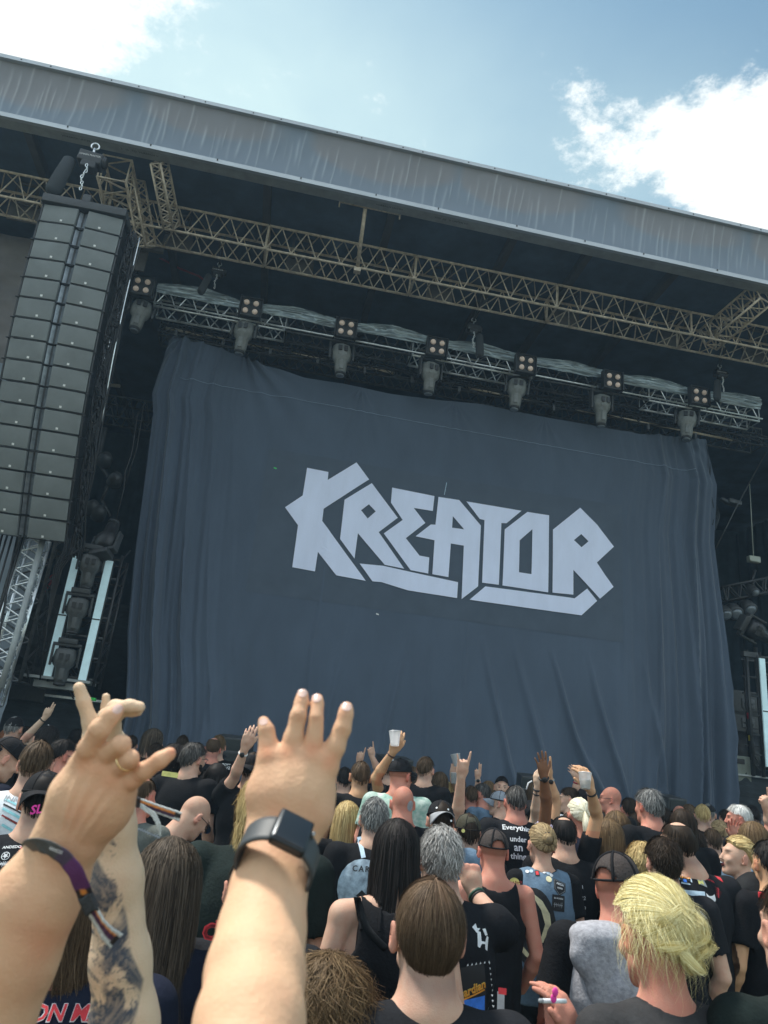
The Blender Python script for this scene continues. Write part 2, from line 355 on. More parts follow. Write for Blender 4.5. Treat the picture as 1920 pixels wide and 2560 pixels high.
lme = bpy.data.meshes.new('logo'); bm.to_mesh(lme); bm.free(); subdiv_long(lme, .14)
co = np.zeros(len(lme.vertices)*3); lme.vertices.foreach_get('co', co); co = co.reshape(-1, 3)
new = np.stack([co[:, 0], CY-curt_off(co[:, 0], co[:, 1])-.022, co[:, 1]], -1); lme.vertices.foreach_set('co', new.ravel()); lme.update()
lo = link('logo_print', lme, M['logo'], t); lo['label'] = 'large white angular lettering KREATOR printed on the curtain'
# darker sewn-in panel behind the print
a, b = P(668, 1150, CY), P(1555, 1600, CY); nu, nv = 120, 60
X, Z = np.meshgrid(np.linspace(a.x, b.x, nu), np.linspace(P(1000, 1175, CY).z, P(1100, 1545, CY).z, nv))
i = np.arange(nu*nv).reshape(nv, nu); Q = np.stack([i[1:, :-1], i[1:, 1:], i[:-1, 1:], i[:-1, :-1]], -1).reshape(-1, 4)
link('print_panel', qmesh('panel', np.stack([X, CY-curt_off(X, Z)-.004, Z], -1).reshape(-1, 3), Q), M['panel'], t)
# ---------------------------------------------------------------- stage deck, skirt, back and side cloths
FZ = 2.41
def cloth_wall(name, x0, x1, z0, z1, Y, m, label, cat, amp=.03, n=160, fr=2.2, seed=0, th=None, axis='x', wr=.02):
    u = np.linspace(0, 1, n); v = np.linspace(0, 1, 50); U, W = np.meshgrid(u, v); X = x0+(x1-x0)*U; Z = z0+(z1-z0)*W
    p = np.stack([X*1., Z*.25, X*0], -1); o = amp*np.sin(X*fr*6+2*vnoise(p, 1.3, seed))+wr*fnoise(np.stack([X*.6, Z*2.2, X*0], -1), 2., seed+4, 3)*2
    Vt = np.stack([X, Y-o, Z] if axis == 'x' else [Y-o, X, Z], -1).reshape(-1, 3); i = np.arange(Vt.shape[0]).reshape(50, n)
    Q = np.stack([i[1:, :-1], i[1:, 1:], i[:-1, 1:], i[:-1, :-1]], -1).reshape(-1, 4)
    return tag(link(name, qmesh(name, Vt, Q), m), label, cat)
deck = MB(); deck.box((3, 18.2, FZ-.1), (26, 9.6, .2)); struct('stage_deck', deck.build('x', M['black']).data, None); bpy.data.objects.remove(bpy.data.objects['x'])
cloth_wall('stage_skirt', -7, -1.7, .0, FZ-.03, 13.3, M['skirt'], 'black cloth skirt under the stage edge left of the curtain', 'stage skirt', .012, seed=2)
cloth_wall('stage_skirt', 8.3, 16, .0, FZ-.03, 13.3, M['skirt'], 'black cloth skirt under the stage edge right of the curtain', 'stage skirt', .012, seed=5)
tag(MB().box((-4.3, 13.27, FZ+.0), (5.2, .07, .035)).build('stage_edge_strip', M['silver']), 'pale metal strip along the stage edge left of the curtain', 'edge strip')
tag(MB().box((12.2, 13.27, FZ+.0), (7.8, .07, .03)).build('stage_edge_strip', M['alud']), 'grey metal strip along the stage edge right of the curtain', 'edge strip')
cloth_wall('backdrop', -9, 17, FZ, 11.2, 22.8, M['black'], 'black backdrop cloth closing the rear of the stage', 'backdrop', .06, seed=7)
cloth_wall('side_wall_cloth', 13.6, 22.8, 0, 11, -8.2, M['black'], 'black side cloth closing the left wing of the stage', 'side cloth', .05, seed=8, axis='y')
cloth_wall('side_wall_cloth', 13.6, 22.8, 0, 11, 15.8, M['black'], 'black side cloth closing the right wing of the stage', 'side cloth', .05, seed=9, axis='y')
# ---------------------------------------------------------------- roof, fascia
RF = thing('stage_roof', 'long stage roof with grey fabric front fascia and dark underside', 'roof', (3, 10, 10.9))
FYB, FYT = 10.0, 9.86; zb0 = 10.78; zt0 = 11.83; XL, XR = -9.2, 16.5
def fz(x): return -.012*(x-1)                       # slight fall of the roof front towards the right
mb = MB()
R_ = Ry(math.degrees(.012))
mb.box((3.65, 16.6, 11.95), (XR-XL, 13.0, .12)); mb.build('roof_skin', M['roof'], RF)
mb = MB(); mb.box((3.65, 16.5, 11.1), (XR-XL-.2, 12.8, .04)); mb.build('ceiling_cloth', M['roof'], RF)
# fascia fabric with vertical wrinkles
nu, nv = 2600, 14; U, W = np.meshgrid(np.linspace(0, 1, nu), np.linspace(0, 1, nv)); X = XL+(XR-XL)*U
p = np.stack([X+W*.10, W*.35, X*0], -1)
rr_ = np.random.default_rng(5); ridge = np.zeros_like(X); ridge_c = np.zeros_like(X); xk = XL
while xk < XR:
    xk += rr_.uniform(.06, .22); sl = rr_.normal(.06, .022); am = rr_.uniform(.25, 1); w0 = rr_.uniform(.009, .022); t0, t1 = rr_.uniform(-.2, .3), rr_.uniform(.6, 1.2)
    c0_ = (np.abs(X[0]-xk) < .5); d = X[:, c0_]-(xk+sl*(W[:, c0_]-.5)+.006*np.sin(W[:, c0_]*7+xk*9)); env = np.clip((W[:, c0_]-t0)*5, 0, 1)*np.clip((t1-W[:, c0_])*5, 0, 1)
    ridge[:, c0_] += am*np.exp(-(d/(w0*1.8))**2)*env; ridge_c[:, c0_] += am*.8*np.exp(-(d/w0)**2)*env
rid = .25*fnoise(p, 3., 31, 3)
Y = FYB+(FYT-FYB)*W+.05*np.sin(W*math.pi)-(.022*ridge+.10*rid)*np.sin(W*math.pi)**.4
Z = zb0+.05+(zt0-zb0-.1)*W+fz(X); i = np.arange(nu*nv).reshape(nv, nu)
Q = np.stack([i[:-1, :-1], i[:-1, 1:], i[1:, 1:], i[1:, :-1]], -1).reshape(-1, 4)
fab = mat('fascia_fabric', (.15, .18, .225), .6, sheen=.2)
def fascia_nodes(m):
    nt = m.node_tree; N = nt.nodes; L = nt.links; b = N['Principled BSDF']
    at = N.new('ShaderNodeAttribute'); at.attribute_name = 'col'; L.new(at.outputs['Color'], b.inputs['Base Color'])
fascia_nodes(fab)
# pale highlights painted along the wrinkle ridges; the brown scalloped stain band is in the fabric
fr_ = ((X+6.1)/2.72) % 1; bandw = .20+.42*np.sin(np.pi*fr_**.8)**.8+.10*np.sin(X*.9)
band = 1/(1+np.exp(-((W-(1-bandw))*40)))*np.clip((bandw-.24)*6, 0, 1)
ridge_hilite = ridge_c
base = np.array([.175, .215, .27])*(1+.10*fnoise(np.stack([X*.8, W*.5, X*0], -1), 1.3, 43, 3)[..., None])
brown = np.array([.25, .225, .22]); colr = base*(1-(.62*band)[..., None])+brown*(.62*band)[..., None]; colr = colr+ridge_hilite[..., None]*np.array([.17, .18, .185])
link('fascia_fabric', qmesh('fascia', np.stack([X, Y, Z], -1).reshape(-1, 3), Q, colors=colr.reshape(-1, 3)), fab, RF)
def xbar(mb, x0, x1, y0, y1, z0, z1):
    V = [(x, y, z+fz(x)) for x in (x0, x1) for y in (y0, y1) for z in (z0, z1)]
    mb.add(V, [(0, 1, 3, 2), (4, 6, 7, 5), (0, 4, 5, 1), (2, 3, 7, 6), (0, 2, 6, 4), (1, 5, 7, 3)])
mb = MB(); xbar(mb, XL, XR, 9.80, 9.98, zt0-.07, zt0+.0); mb.build('top_profile', M['alu'], RF)
mb = MB(); xbar(mb, XL, XR, 9.90, 9.965, zb0-.065, zb0+.015); mb.build('bottom_profile', M['alu'], RF)
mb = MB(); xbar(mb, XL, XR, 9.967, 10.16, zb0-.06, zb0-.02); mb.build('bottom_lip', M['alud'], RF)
mb = MB()
for k in range(60):
    x = -8+k*.41+.1*math.sin(k*7); mb.box((x, 9.80, zt0-.035+fz(x)), (.02, .012, .02)) if k % 3 else mb.box((x, 9.897, zb0+fz(x)), (.02, .012, .03))
mb.build('bolts', M['ink'], RF)
def text_mesh(s, size=1, bold=0, shear=0, space=1.0, align='CENTER'):
    cu = bpy.data.curves.new('t', 'FONT'); cu.body = s; cu.size = size; cu.align_x = align; cu.offset = bold; cu.shear = shear; cu.space_character = space; cu.resolution_u = 2
    o = bpy.data.objects.new('t', cu); COL.objects.link(o); me = bpy.data.meshes.new_from_object(o.evaluated_get(bpy.context.evaluated_depsgraph_get()))
    bpy.data.objects.remove(o); bpy.data.curves.remove(cu); return me
bm = bmesh.new()
for s, x in (('VORBACH UNTER  2', -4.15), ('2   15   TO  VORBACH UNTER 2', -3.1), ('VORBACH UNTEN 1', .95), ('1002  A5   3  UNTEN VORBACH', 2.1)):
    me = text_mesh(s, .055); me.transform(Matrix.Translation((x, 10.06, zb0-.0625+fz(x))) @ Matrix.Rotation(math.pi, 4, 'X')); bm.from_mesh(me)
me = bpy.data.meshes.new('lip_text'); bm.to_mesh(me); bm.free(); link('printed_marks', me, M['ink'], RF)
# roof beams running back from the front edge
beamm = mat('roof_beam', (.05, .048, .045), .7, .2, n_scale=4, n_amt=.3)
for k, (px, py) in enumerate([(70, 330), (400, 372), (672, 440), (985, 515), (1290, 590), (1480, 640), (1700, 690)]):
    q = P(px, py, 10.3)
    bp = MB().box((q.x, 16.4, 10.98), (.13, 12.2, .16)).build('roof_beam', beamm, RF)
# lattice brackets between main truss and roof
def lattice(mb, a, b, w, h, r=.02, n=8, d=None, rd=.012, up=(0, 0, 1), kind='box'):
    """truss from a to b (centre of the box), cross-section w (side) x h (up)"""
    a, b = Vector(a), Vector(b); L_ = (b-a).length; t_ = (b-a).normalized(); u = Vector(up); u = (u-t_*u.dot(t_)).normalized(); s_ = t_.cross(u)
    c = [s_*(w/2*i)+u*(h/2*j) for i, j in ((-1, -1), (1, -1), (1, 1), (-1, 1))]
    for k in c: mb.tube([a+k, b+k], r, 8)
    st = L_/n
    for f in range(4):
        c0, c1 = c[f], c[(f+1) % 4]
        for i in range(n):
            p0, p1, p2 = a+t_*st*i, a+t_*st*(i+.5), a+t_*st*(i+1)
            if f % 2: p0, p1, p2 = p0, p1, p2
            mb.tube([p0+c0, p1+c1], rd, 6, False); mb.tube([p1+c1, p2+c0], rd, 6, False)
        mb.tube([a+c0, a+c1], rd, 6, False); mb.tube([b+c0, b+c1], rd, 6, False)
# golden main truss in sections
zt = 10.42; xs = [-9.0, -6.4, -3.75, -1.05, 1.62, 4.3, 6.98, 9.66, 12.3]
tr = thing('main_truss', 'long weathered golden grey lattice truss running under the roof across the whole stage', 'truss', (3, 11.25, 10.4))
for i in range(len(xs)-1):
    mb = MB(); lattice(mb, (xs[i]+.01, 11.25, zt-.012*i), (xs[i+1]-.01, 11.25, zt-.012*(i+1)), .5, .5, .023, 6, rd=.0115)
    mb.build('truss_section', M['gold'], tr)
brk = mat('bracket_grey', (.11, .105, .10), .6, .3, n_scale=5, n_amt=.3)
for px, py in [(88, 420), (465, 500), (765, 565), (1110, 645), (1425, 705), (1690, 760), (1890, 800)]:
    q = P(px, py, 11.7); mb = MB()
    for sx in (-.17, .17): mb.box((q.x+sx, 11.7, 10.82), (.04, .05, .45))
    for z in (10.62, 11.03): mb.box((q.x, 11.7, z), (.38, .05, .04))
    mb.tube([(q.x-.16, 11.7, 10.64), (q.x+.16, 11.7, 11.0)], .014, 6); mb.box((q.x, 11.78, 10.68), (.5, .05, .03))
    mb.box((q.x, 11.83, 10.5), (.52, .02, .34)); mb.build('roof_bracket', brk, tr)
tag(MB().tube([P(913, 522, 10.2), P(893, 672, 10.97)], .035, 10).tube([P(913, 522, 10.2)+Vector((-.45, 0, .04)), P(913, 522, 10.2)+Vector((.62, 0, .03))], .02, 8).box(P(893, 676, 10.97), (.12, .1, .08)).tube([P(913, 522, 10.2)+Vector((-.44, 0, .04)), P(913, 522, 10.2)+Vector((-.44, 0, -.07))], .014, 6).tube([P(913, 522, 10.2)+Vector((.6, 0, .04)), P(913, 522, 10.2)+Vector((.6, 0, -.07))], .014, 6).build('roof_strut', M['gold']), 'slanted metal strut with crossbar between the roof edge and the truss', 'strut')
# vertical tower truss and front hangers at the left end
tw = thing('tower_truss', 'dark vertical tower truss behind the speaker column at the left', 'truss', (-3.6, 11.7, 0))
mb = MB(); lattice(mb, (-3.75, 12.2, 2.5), (-3.75, 12.2, 10.9), .55, .55, .028, 14, rd=.016, up=(0, 1, 0)); mb.build('tower_mast', M['dtruss'], tw)
mb = MB(); lattice(mb, (-3.6, 10.35, 10.62), (-3.6, 12.4, 10.62), .45, .45, .024, 5, rd=.015); mb.build('tower_arm', M['gold'], tw)
mb = MB(); lattice(mb, (-3.35, 10.7, 10.75), (-3.05, 11.25, 9.9), .16, .3, .02, 4, rd=.012); mb.build('tower_brace', M['gold'], tw)
tag(MB().box((-3.55, 11.9, 10.1), (.75, .04, .55)).box((-3.2, 11.8, 10.32), (.6, .08, .2)).build('head_block_plate', brk), 'brown grey head plate of the left tower below the roof', 'metal plate')
hb = thing('hanger_truss', 'narrow lattice hanger between roof edge and truss right of the speaker column', 'truss', P(420, 500, 10.6))
mb = MB(); lattice(mb, P(398, 405, 10.2), P(430, 568, 10.99), .17, .3, .02, 6, rd=.012); mb.build('hanger_frame', M['gold'], hb)
hb2 = thing('corner_truss', 'slanted lattice truss below the roof edge at the far right', 'truss', P(1850, 760, 11))
mb = MB(); lattice(mb, P(1905, 735, 10.2), P(1770, 850, 11.3), .3, .4, .022, 5, rd=.014); mb.build('corner_frame', M['gold'], hb2)
# ---------------------------------------------------------------- lighting truss with film wrap
LT = thing('lighting_truss', 'silver lighting truss wrapped in shiny plastic film carrying the lamps above the curtain', 'truss', (2.5, 12.6, 9.6))
lx0, lx1 = P(385, 760, 12.4).x, P(1900, 1045, 12.4).x; lz0, lz1 = P(385, 745, 12.4).z, P(1900, 1037, 12.4).z
def lz(x): return lz0+(lz1-lz0)*(x-lx0)/(lx1-lx0)
n = 5
for i in range(n):
    a = lx0+(lx1-lx0)*i/n; b = lx0+(lx1-lx0)*(i+1)/n; mb = MB()
    lattice(mb, (a, 12.6, lz(a)+.04), (b-.02, 12.6, lz(b)+.04), .4, .4, .024, 6, rd=.013); mb.build('truss_section', M['silver'] if i % 2 == 0 else M['dtruss'], LT)
nu, nv = 900, 22; U, W = np.meshgrid(np.linspace(0, 1, nu), np.linspace(0, 1, nv)); X = lx0+(lx1-lx0)*U
BLX = [355, 627, 865, 1093, 1315, 1533, 1750]; BLY = [714, 768, 820, 867, 910, 951, 990]
bxs = [P(x, y, 12.3).x for x, y in zip(BLX, BLY)]
pinch = np.min(np.abs(X[..., None]-np.array(bxs)), -1); pinch = np.clip(pinch/.9, 0, 1)**.6
Hh = .13+.15*pinch
p = np.stack([X*.5, W*4, X*0], -1); wr = fnoise(p, 3.5, 51, 4)
Zt = lz0+(lz1-lz0)*(X-lx0)/(lx1-lx0)+.10+Hh*W+.03*wr; Yt = 12.36+.07*fnoise(p, 5., 57, 3)-.05*np.sin(W*3.1)
i = np.arange(nu*nv).reshape(nv, nu); Q = np.stack([i[:-1, :-1], i[:-1, 1:], i[1:, 1:], i[1:, :-1]], -1).reshape(-1, 4)
link('film_wrap', qmesh('wrap', np.stack([X, Yt, Zt], -1).reshape(-1, 3), Q), M['plastic_wrap'], LT)
mb = MB(); xb = lambda x0, x1: mb.tube([(x0, 12.33, lz(x0)-.13), (x1, 12.33, lz(x1)-.13)], .02, 8)
xb(lx0, lx1); mb.build('front_pipe', M['silver'], LT)
# rear dark truss + golden pipe that carries the curtain
CT = thing('curtain_truss', 'dark cable covered truss with golden pipe holding the curtain', 'truss', (2.5, 13.2, 9.2))
cx0, cx1 = P(400, 830, 13.2).x, P(1900, 1110, 13.2).x
def cz(x): return 9.5+(9.42-9.5)*(x-cx0)/(cx1-cx0)
for i in range(5):
    a = cx0+(cx1-cx0)*i/5; b = cx0+(cx1-cx0)*(i+1)/5; mb = MB(); lattice(mb, (a, 13.3, cz(a)), (b-.02, 13.3, cz(b)), .4, .4, .022, 7, rd=.013); mb.build('truss_section', M['dtruss'], CT)
for a, b, r in ((415, 640, .03), (830, 985, .03), (1170, 1330, .025), (1440, 1830, .026), (590, 870, .016)):
    A = P(a, 820+(a-415)*.198, 13.0); B = P(b, 820+(b-415)*.198, 13.0); MB().tube([A, B], r, 8).build('carrier_pipe', M['gold'], CT)
mb = MB()
for k in range(34):
    x = cx0+(cx1-cx0)*(k+.3*random.random())/34; z = cz(x)
    pts = [(x+dx, 12.93+.05*random.random(), z+dz) for dx, dz in ((0, -.02), (.1, -.18-.12*random.random()), (.25, -.1), (.38+.1*random.random(), -.2-.06*random.random()), (.5, .05))]; mb.tube(pts, .012, 5)
for k in range(5):
    pts = [(x, 12.95+.03*math.sin(x*3+k), cz(x)-.04-.05*k+.04*math.sin(x*2.3+k*2)) for x in np.linspace(cx0, cx1, 50)]; mb.tube(pts, .015, 5)
mb.build('cable_loom', M['rubber'], CT)
for k in range(12):
    q = P(440+k*118, 833+k*118*.198, 12.9); MB().box(q, (.05, .05, .12)).tube([q, q+Vector((0, 0, -.10))], .012, 6).build('clamp', M['dtruss'], CT)
# ---------------------------------------------------------------- four-cell blinders and hanging moving heads
def blinder(px, py, label):
    c = P(px, py, 12.15); t = thing('four_cell_blinder', label, 'stage light', c, 'four-cell lamps along the lighting truss')
    s = .2
    mb = MB(); mb.box(c+Vector((0, .05, 0)), (.375, .1, .375), bev=.02)
    for sx in (-1, 1): mb.box(c+Vector((sx*.2, .03, 0)), (.02, .14, .41)); 
    mb.box(c+Vector((0, .03, .2)), (.41, .1, .02)); mb.tube([c+Vector((0, .1, .1)), c+Vector((0, .3, .05))], .03, 8)
    mb.build('housing', M['bk'], t)
    for sx in (-1, 1):
        for sz in (-1, 1):
            k = c+Vector((sx*.088, -.005, sz*.088)); R = frame((0, -1, -.35), (0, 0, 1))
            ring = MB().lathe(k, [(.078, -.01), (.08, .02), (.064, .022), (.06, .005)], R, 16).build('lamp_cell', M['bk2'], t)
            MB().lathe(k, [(.050, .0), (.054, .016), (.046, .028), (.026, .034), (.004, .036)], R, 16).build('lamp_lens', M['lens'], ring)
    return t
for i, (x, y) in enumerate(zip(BLX, BLY)):
    blinder(x, y, ['leftmost', 'second', 'third', 'middle', 'fifth', 'sixth', 'rightmost'][i]+' of the seven four-cell lamps, counted from the left')
def moving_head(c, label, group, R=Matrix.Identity(3), sc_=1.0, m=None, name='moving_head_light', arms=True):
    """hanging spot: yoke base above, body, snout pointing along local -z"""
    m = m or M['fix']; t = thing(name, label, 'stage light', c, group); c = Vector(c)
    def T(v): return c+R @ (Vector(v)*sc_)
    b = MB()
    prof = [(.13, .31), (.205, .27), (.235, .10), (.215, -.03), (.145, -.11), (.135, -.30), (.115, -.42)]
    b.lathe(c, [(r*sc_, h*sc_) for r, h in prof], R, 8, (1.0, .85)); b.box(T((0, -.13, .1)), (.2*sc_, .08*sc_, .22*sc_), R, .02*sc_); b.box(T((0, -.1, -.22)), (.1*sc_, .06*sc_, .24*sc_), R, .015*sc_)
    bo = b.build('lamp_body', m, t)
    MB().lathe(T((0, 0, -.40)), [(.115*sc_, -.05*sc_), (.118*sc_, 0), (.1*sc_, .01*sc_)], R, 16).build('snout_ring', M['bk'], bo)
    MB().lathe(T((0, 0, -.455)), [(.095*sc_, 0), (.06*sc_, -.012*sc_), (.01*sc_, -.016*sc_)], R, 16).build('lens', M['boxside'], bo)
    b2 = MB()
    for k in (-.05, .05): b2.box(T((k*1.3, -.202, .14)), (.085*sc_, .02, .12*sc_), R)
    b2.build('vent', M['bk'], bo)
    y = MB()
    for s in (-1, 1):
        y.box(T((s*.262, 0, .15)), (.045*sc_, .13*sc_, .42*sc_), R, .012*sc_); y.lathe(T((s*.245, 0, .05)), [(.06*sc_, -.03*sc_), (.06*sc_, .03*sc_)], R @ Ry(90), 12)
    y.box(T((0, 0, .38)), (.56*sc_, .16*sc_, .07*sc_), R, .015*sc_); y.box(T((0, 0, .46)), (.38*sc_, .26*sc_, .11*sc_), R, .02*sc_)
    y.build('yoke', M['bk2'], t)
    return t
MHX = [350, 608, 853, 1075, 1291, 1503, 1717]; MHY = [785, 838, 895, 940, 980, 1020, 1058]
for i, (x, y) in enumerate(zip(MHX, MHY)):
    c = P(x, y, 12.45); R = Rx([-6, 4, -3, 2, 0, 5, -4][i]) @ Ry([3, 2, -3, 0, 4, -2, 6][i]) @ Rz([10, -8, 4, 12, -10, 6, -20][i])
    moving_head(c, ['leftmost', 'second', 'third', 'middle', 'fifth', 'sixth', 'rightmost'][i]+' of the seven grey moving heads hanging over the curtain, from the left', 'moving heads hanging over the curtain', R, .86)
# ---------------------------------------------------------------- chain hoists
def hoist(px, py, Y, label, s=1., bag=(-.3, .1), brand=True, slingtop=None, bagang=12):
    c = P(px, py, Y); t = thing('chain_hoist', label, 'chain hoist', c, 'electric chain hoists')
    b = MB().box(c, (.36*s, .2*s, .2*s), Ry(6), .03*s).box(c+Vector((0, -.02, -.13*s)), (.22*s, .16*s, .14*s), Ry(6), .03*s).lathe(c+Vector((.16*s, 0, 0)), [(.09*s, 0), (.095*s, .06*s), (.06*s, .08*s)], Ry(90), 12); b.build('motor_body', M['bk'], t)
    h = MB().tube([c+Vector((0, 0, .1*s)), c+Vector((.0, 0, .24*s))], .02*s, 8).tube([c+Vector((.06*s*math.cos(a), 0, .28*s+.06*s*math.sin(a))) for a in np.linspace(-1.2, 4, 12)], .013*s, 6); h.build('hook', M['silver'], t)
    k = c+Vector((bag[0]*s, .02, bag[1]*s-.1*s)); R = Ry(bagang)
    MB().lathe(k, [(.07*s, .33*s), (.10*s, .3*s), (.115*s, 0), (.12*s, -.3*s), (.08*s, -.38*s)], R, 12, (1, .8)).build('chain_bag', mat('bag_cloth', (.03, .035, .04), .85, bump=.4, b_scale=12), t)
    ch = MB()
    for i in range(9):
        q = c+Vector((.02*math.sin(i*1.1)*s, -.12*s, -.2*s-i*.055*s)); R2 = Rz(90*(i % 2)) @ Rx(90)
        ch.tube([q+R2 @ Vector((.018*s*math.cos(a), .032*s*math.sin(a), 0)) for a in np.linspace(0, 6.283, 9)], .0075*s, 5, False)
    ch.build('chain', M['silver'], t)
    bm = bmesh.new()
    me = text_mesh('CHAIN MASTER', .045*s); me.transform(Matrix.Translation(c+Vector((0, -.103*s, .0))) @ Matrix.Rotation(RAD(90), 4, 'X')); me.materials.append(M['white'])
    if brand: link('nameplate', me, None, t)
    if slingtop: MB().tube([c+Vector((0, 0, .3*s)), slingtop-Vector((.05, 0, 0))], .022, 6).tube([c+Vector((0, 0, .3*s)), slingtop+Vector((.05, 0, 0))], .022, 6).build('sling', M['bk'], t)
    return t
hoist(228, 402, 9.75, 'large black chain hoist with shackle chain above the left speaker column', 1.0, (-.36, -.25), bagang=10)
hoist(545, 680, 11.9, 'small black chain hoist hanging between the first two lamps above the film wrap', .62, (-.3, -.35), slingtop=P(556, 592, 11.4), bagang=12)
hoist(1183, 822, 11.9, 'black chain hoist with chain bag to its right above mid lighting truss', .7, (.22, -.35), slingtop=P(1212, 745, 11.4), brand=False, bagang=-4)
hoist(1800, 935, 11.9, 'black chain hoist hanging at the right end of the lighting truss', .65, (-.1, -.45), slingtop=P(1808, 870, 11.4), bagang=4)
# ---------------------------------------------------------------- left line array
AR = thing('line_array', 'tall curved column of sixteen grey loudspeaker boxes hanging at the left', 'speaker array', P(205, 510, 9.5))
n = 16; top = P(209, 520, 9.5); bw = 1.14; pitch_ = .308
pos = top.copy(); facing = Vector((.0, -1, 0))
gx = -.0
for i in range(n):
    a = RAD(1.5+26*(i/(n-1))**1.15)
    dn = Vector((.0, math.sin(a), -math.cos(a))); fwd = Vector((0, -math.cos(a), -math.sin(a)))
    ctr = pos+dn*pitch_/2; R = Matrix((Vector((1, 0, 0)), -fwd, -dn)).transposed()
    bx = link('cabinet', MB().box(ctr+R @ Vector((0, .34, 0)), (bw*.96, .44, pitch_-.02), R, .012).build('tmp', None).data, M['bk2'], AR); bpy.data.objects.remove(bpy.data.objects['tmp'])
    for s in (-1, 1):
        g = MB(); Rg = R @ Rz(s*5)
        w1 = bw*.43 if not (i == n-1 and s < 0) else bw*.43
        g.box(ctr+R @ Vector((s*(bw*.5-w1/2-.01), .075, 0)), (w1, .06, pitch_-.03), Rg, .006); gr = g.build('grille', M['grille'], bx)
        tg = MB().box(ctr+R @ Vector((s*bw*.28, .046-.0, -pitch_*.36)), (.032, .008, .032), Rg).build('badge', M['white'], gr) if False else None
        q = MB(); q.box(ctr+R @ Vector((s*.27+.0, .0385, -pitch_*.33)), (.03, .006, .03), Rg); q.build('badge', M['white'], bx)
        q = MB(); q.box(ctr+R @ Vector((s*.05, .12, 0)), (.055, .05, pitch_-.035), R @ Rz(-s*35)); q.build('centre_flange', M['boxside'], bx)
    q = MB()
    for s in (-1, 1):
        q.box(ctr+R @ Vector((s*(bw*.5+.012), .10, 0)), (.02, .05, pitch_-.015), R)
        q.tube([ctr+R @ Vector((s*(bw*.5+.0), .06, pitch_*.45)), ctr+R @ Vector((s*(bw*.5+.045), .06, pitch_*.45))], .012, 6)
        q.box(ctr+R @ Vector((s*(bw*.5+.012), .42, 0)), (.02, .07, pitch_-.02), R)
    q.box(ctr+R @ Vector((0, .06, -pitch_/2)), (bw*.99, .02, .008), R)
    q.build('rigging_rail', M['bk'], bx)
    pos = pos+dn*pitch_
arr_end = pos.copy()
q = MB(); q.box(top+Vector((0, .25, .07)), (bw+.05, .5, .13), None, .01); q.box(top+Vector((0, .25, .18)), (.12, .5, .14), None, .01); q.build('flying_frame', M['bk2'], AR)
# messy rear edge: dark cloth and cables along the array's right side
q = MB(); 
for k in range(70):
    u = k/70; i0 = u*n; a = RAD(1.5+26*u); base = top.lerp(arr_end, u)+Vector((bw*.5+.06, .2, -.1+.0)) ; base.y += -.30*math.sin(math.pi*u)
    pts = [base+Vector((random.uniform(0, .10), random.uniform(0, .3), random.uniform(-.12, .12))) for _ in range(4)]; q.tube(pts, .014, 5)
for j in range(5):
    q.tube([top.lerp(arr_end, u)+Vector((bw*.5+.07+.02*j+.02*math.sin(u*30+j), .25+.05*j-.30*math.sin(math.pi*u), 0)) for u in np.linspace(0, 1.02, 40)], .016, 6)
q.build('signal_cables', M['rubber'], AR)
q = MB(); q.tube([top.lerp(arr_end, u)+Vector((bw*.5+.17, .45-.30*math.sin(math.pi*u), .02)) for u in np.linspace(0, .62, 20)], .012, 6); q.build('safety_wire', M['silver'], AR)
q = MB()
for j in range(6):
    e = arr_end+Vector((-.45+.07*j, .35, .1)); q.tube([e, e+Vector((.03*math.sin(j*2), .02, -.8)), e+Vector((-.15+.04*j, .05, -1.6)), e+Vector((-.3+.05*j, .1, -4.2))], .016, 6)
q.build('tail_cables', M['rubber'], AR)
# ---------------------------------------------------------------- hanging cables between array and curtain
HC = thing('cable_bundle', 'bundle of thin black cables falling from the tower beside the speaker column', 'cables', P(300, 660, 11.3))
q = MB()
for j in range(5):
    q.tube([P(310+j*3, 700, 11.6), P(283+j*4, 830+5*j, 11.6), P(245+j*5, 1010, 11.5), P(200+j*8, 1200, 11.5), P(158+j*7, 1380, 11.5), P(135+j*5, 1420, 11.5), P(118, 1560, 11.6), P(100, 1700, 11.7)], .012, 6)
q.build('cables', M['rubber'], HC)
tag(MB().tube([P(357, 600, 11.6), P(295, 790, 11.6), P(230, 1000, 11.6), P(158, 1210, 11.6)], .011, 6).build('steel_wire', M['silver']), 'bright slanted steel wire between speaker column and curtain', 'wire')
tag(MB().tube([P(345, 1030, 12.5), P(330, 1130, 12.5), P(313, 1180, 12.5), P(310, 1220, 12.5), P(290, 1300, 12.5)], .012, 6).tube([P(362, 1000, 12.6), P(342, 1120, 12.6), P(310, 1220, 12.6)], .01, 6).build('thin_cables', M['rubber']), 'two thin cables hanging beside the left edge of the curtain', 'cables')
# ---------------------------------------------------------------- left wing: tarp, silver tower, dark subs, light tower
cloth_wall('side_tarp', -9, P(108, 1400, 12.0).x, 0, 7.6, 12.0, M['tarp'], 'blue grey tarpaulin wall at the far left edge behind the speakers', 'tarpaulin', .0, wr=.06, seed=61)
cloth_wall('upper_tarp', -9, -3.9, 7.62, 10.2, 12.1, M['tarpb'], 'brown grey tarpaulin below the truss at the far left', 'tarpaulin', .0, wr=.05, seed=63)
st_ = thing('silver_tower', 'leaning silver lattice mast under the speaker column at the left edge', 'truss', P(50, 1500, 11))
mb = MB(); lattice(mb, P(95, 1345, 11.2), P(-30, 1760, 11.2), .28, .28, .024, 9, rd=.013, up=(0, 1, 0)); mb.build('lattice_frame', M['silver'], st_)
MB().tube([P(108, 1345, 10.9), P(35, 1610, 10.9), P(2, 1720, 10.9)], .045, 6).build('flat_cover', M['alud'], st_)
mb = MB()
for k in range(3):
    z0 = FZ+.03+k*.72; c = Vector((P(85, 1600, 12.8).x-.05, 13.9, z0+.35)); 
sub = None
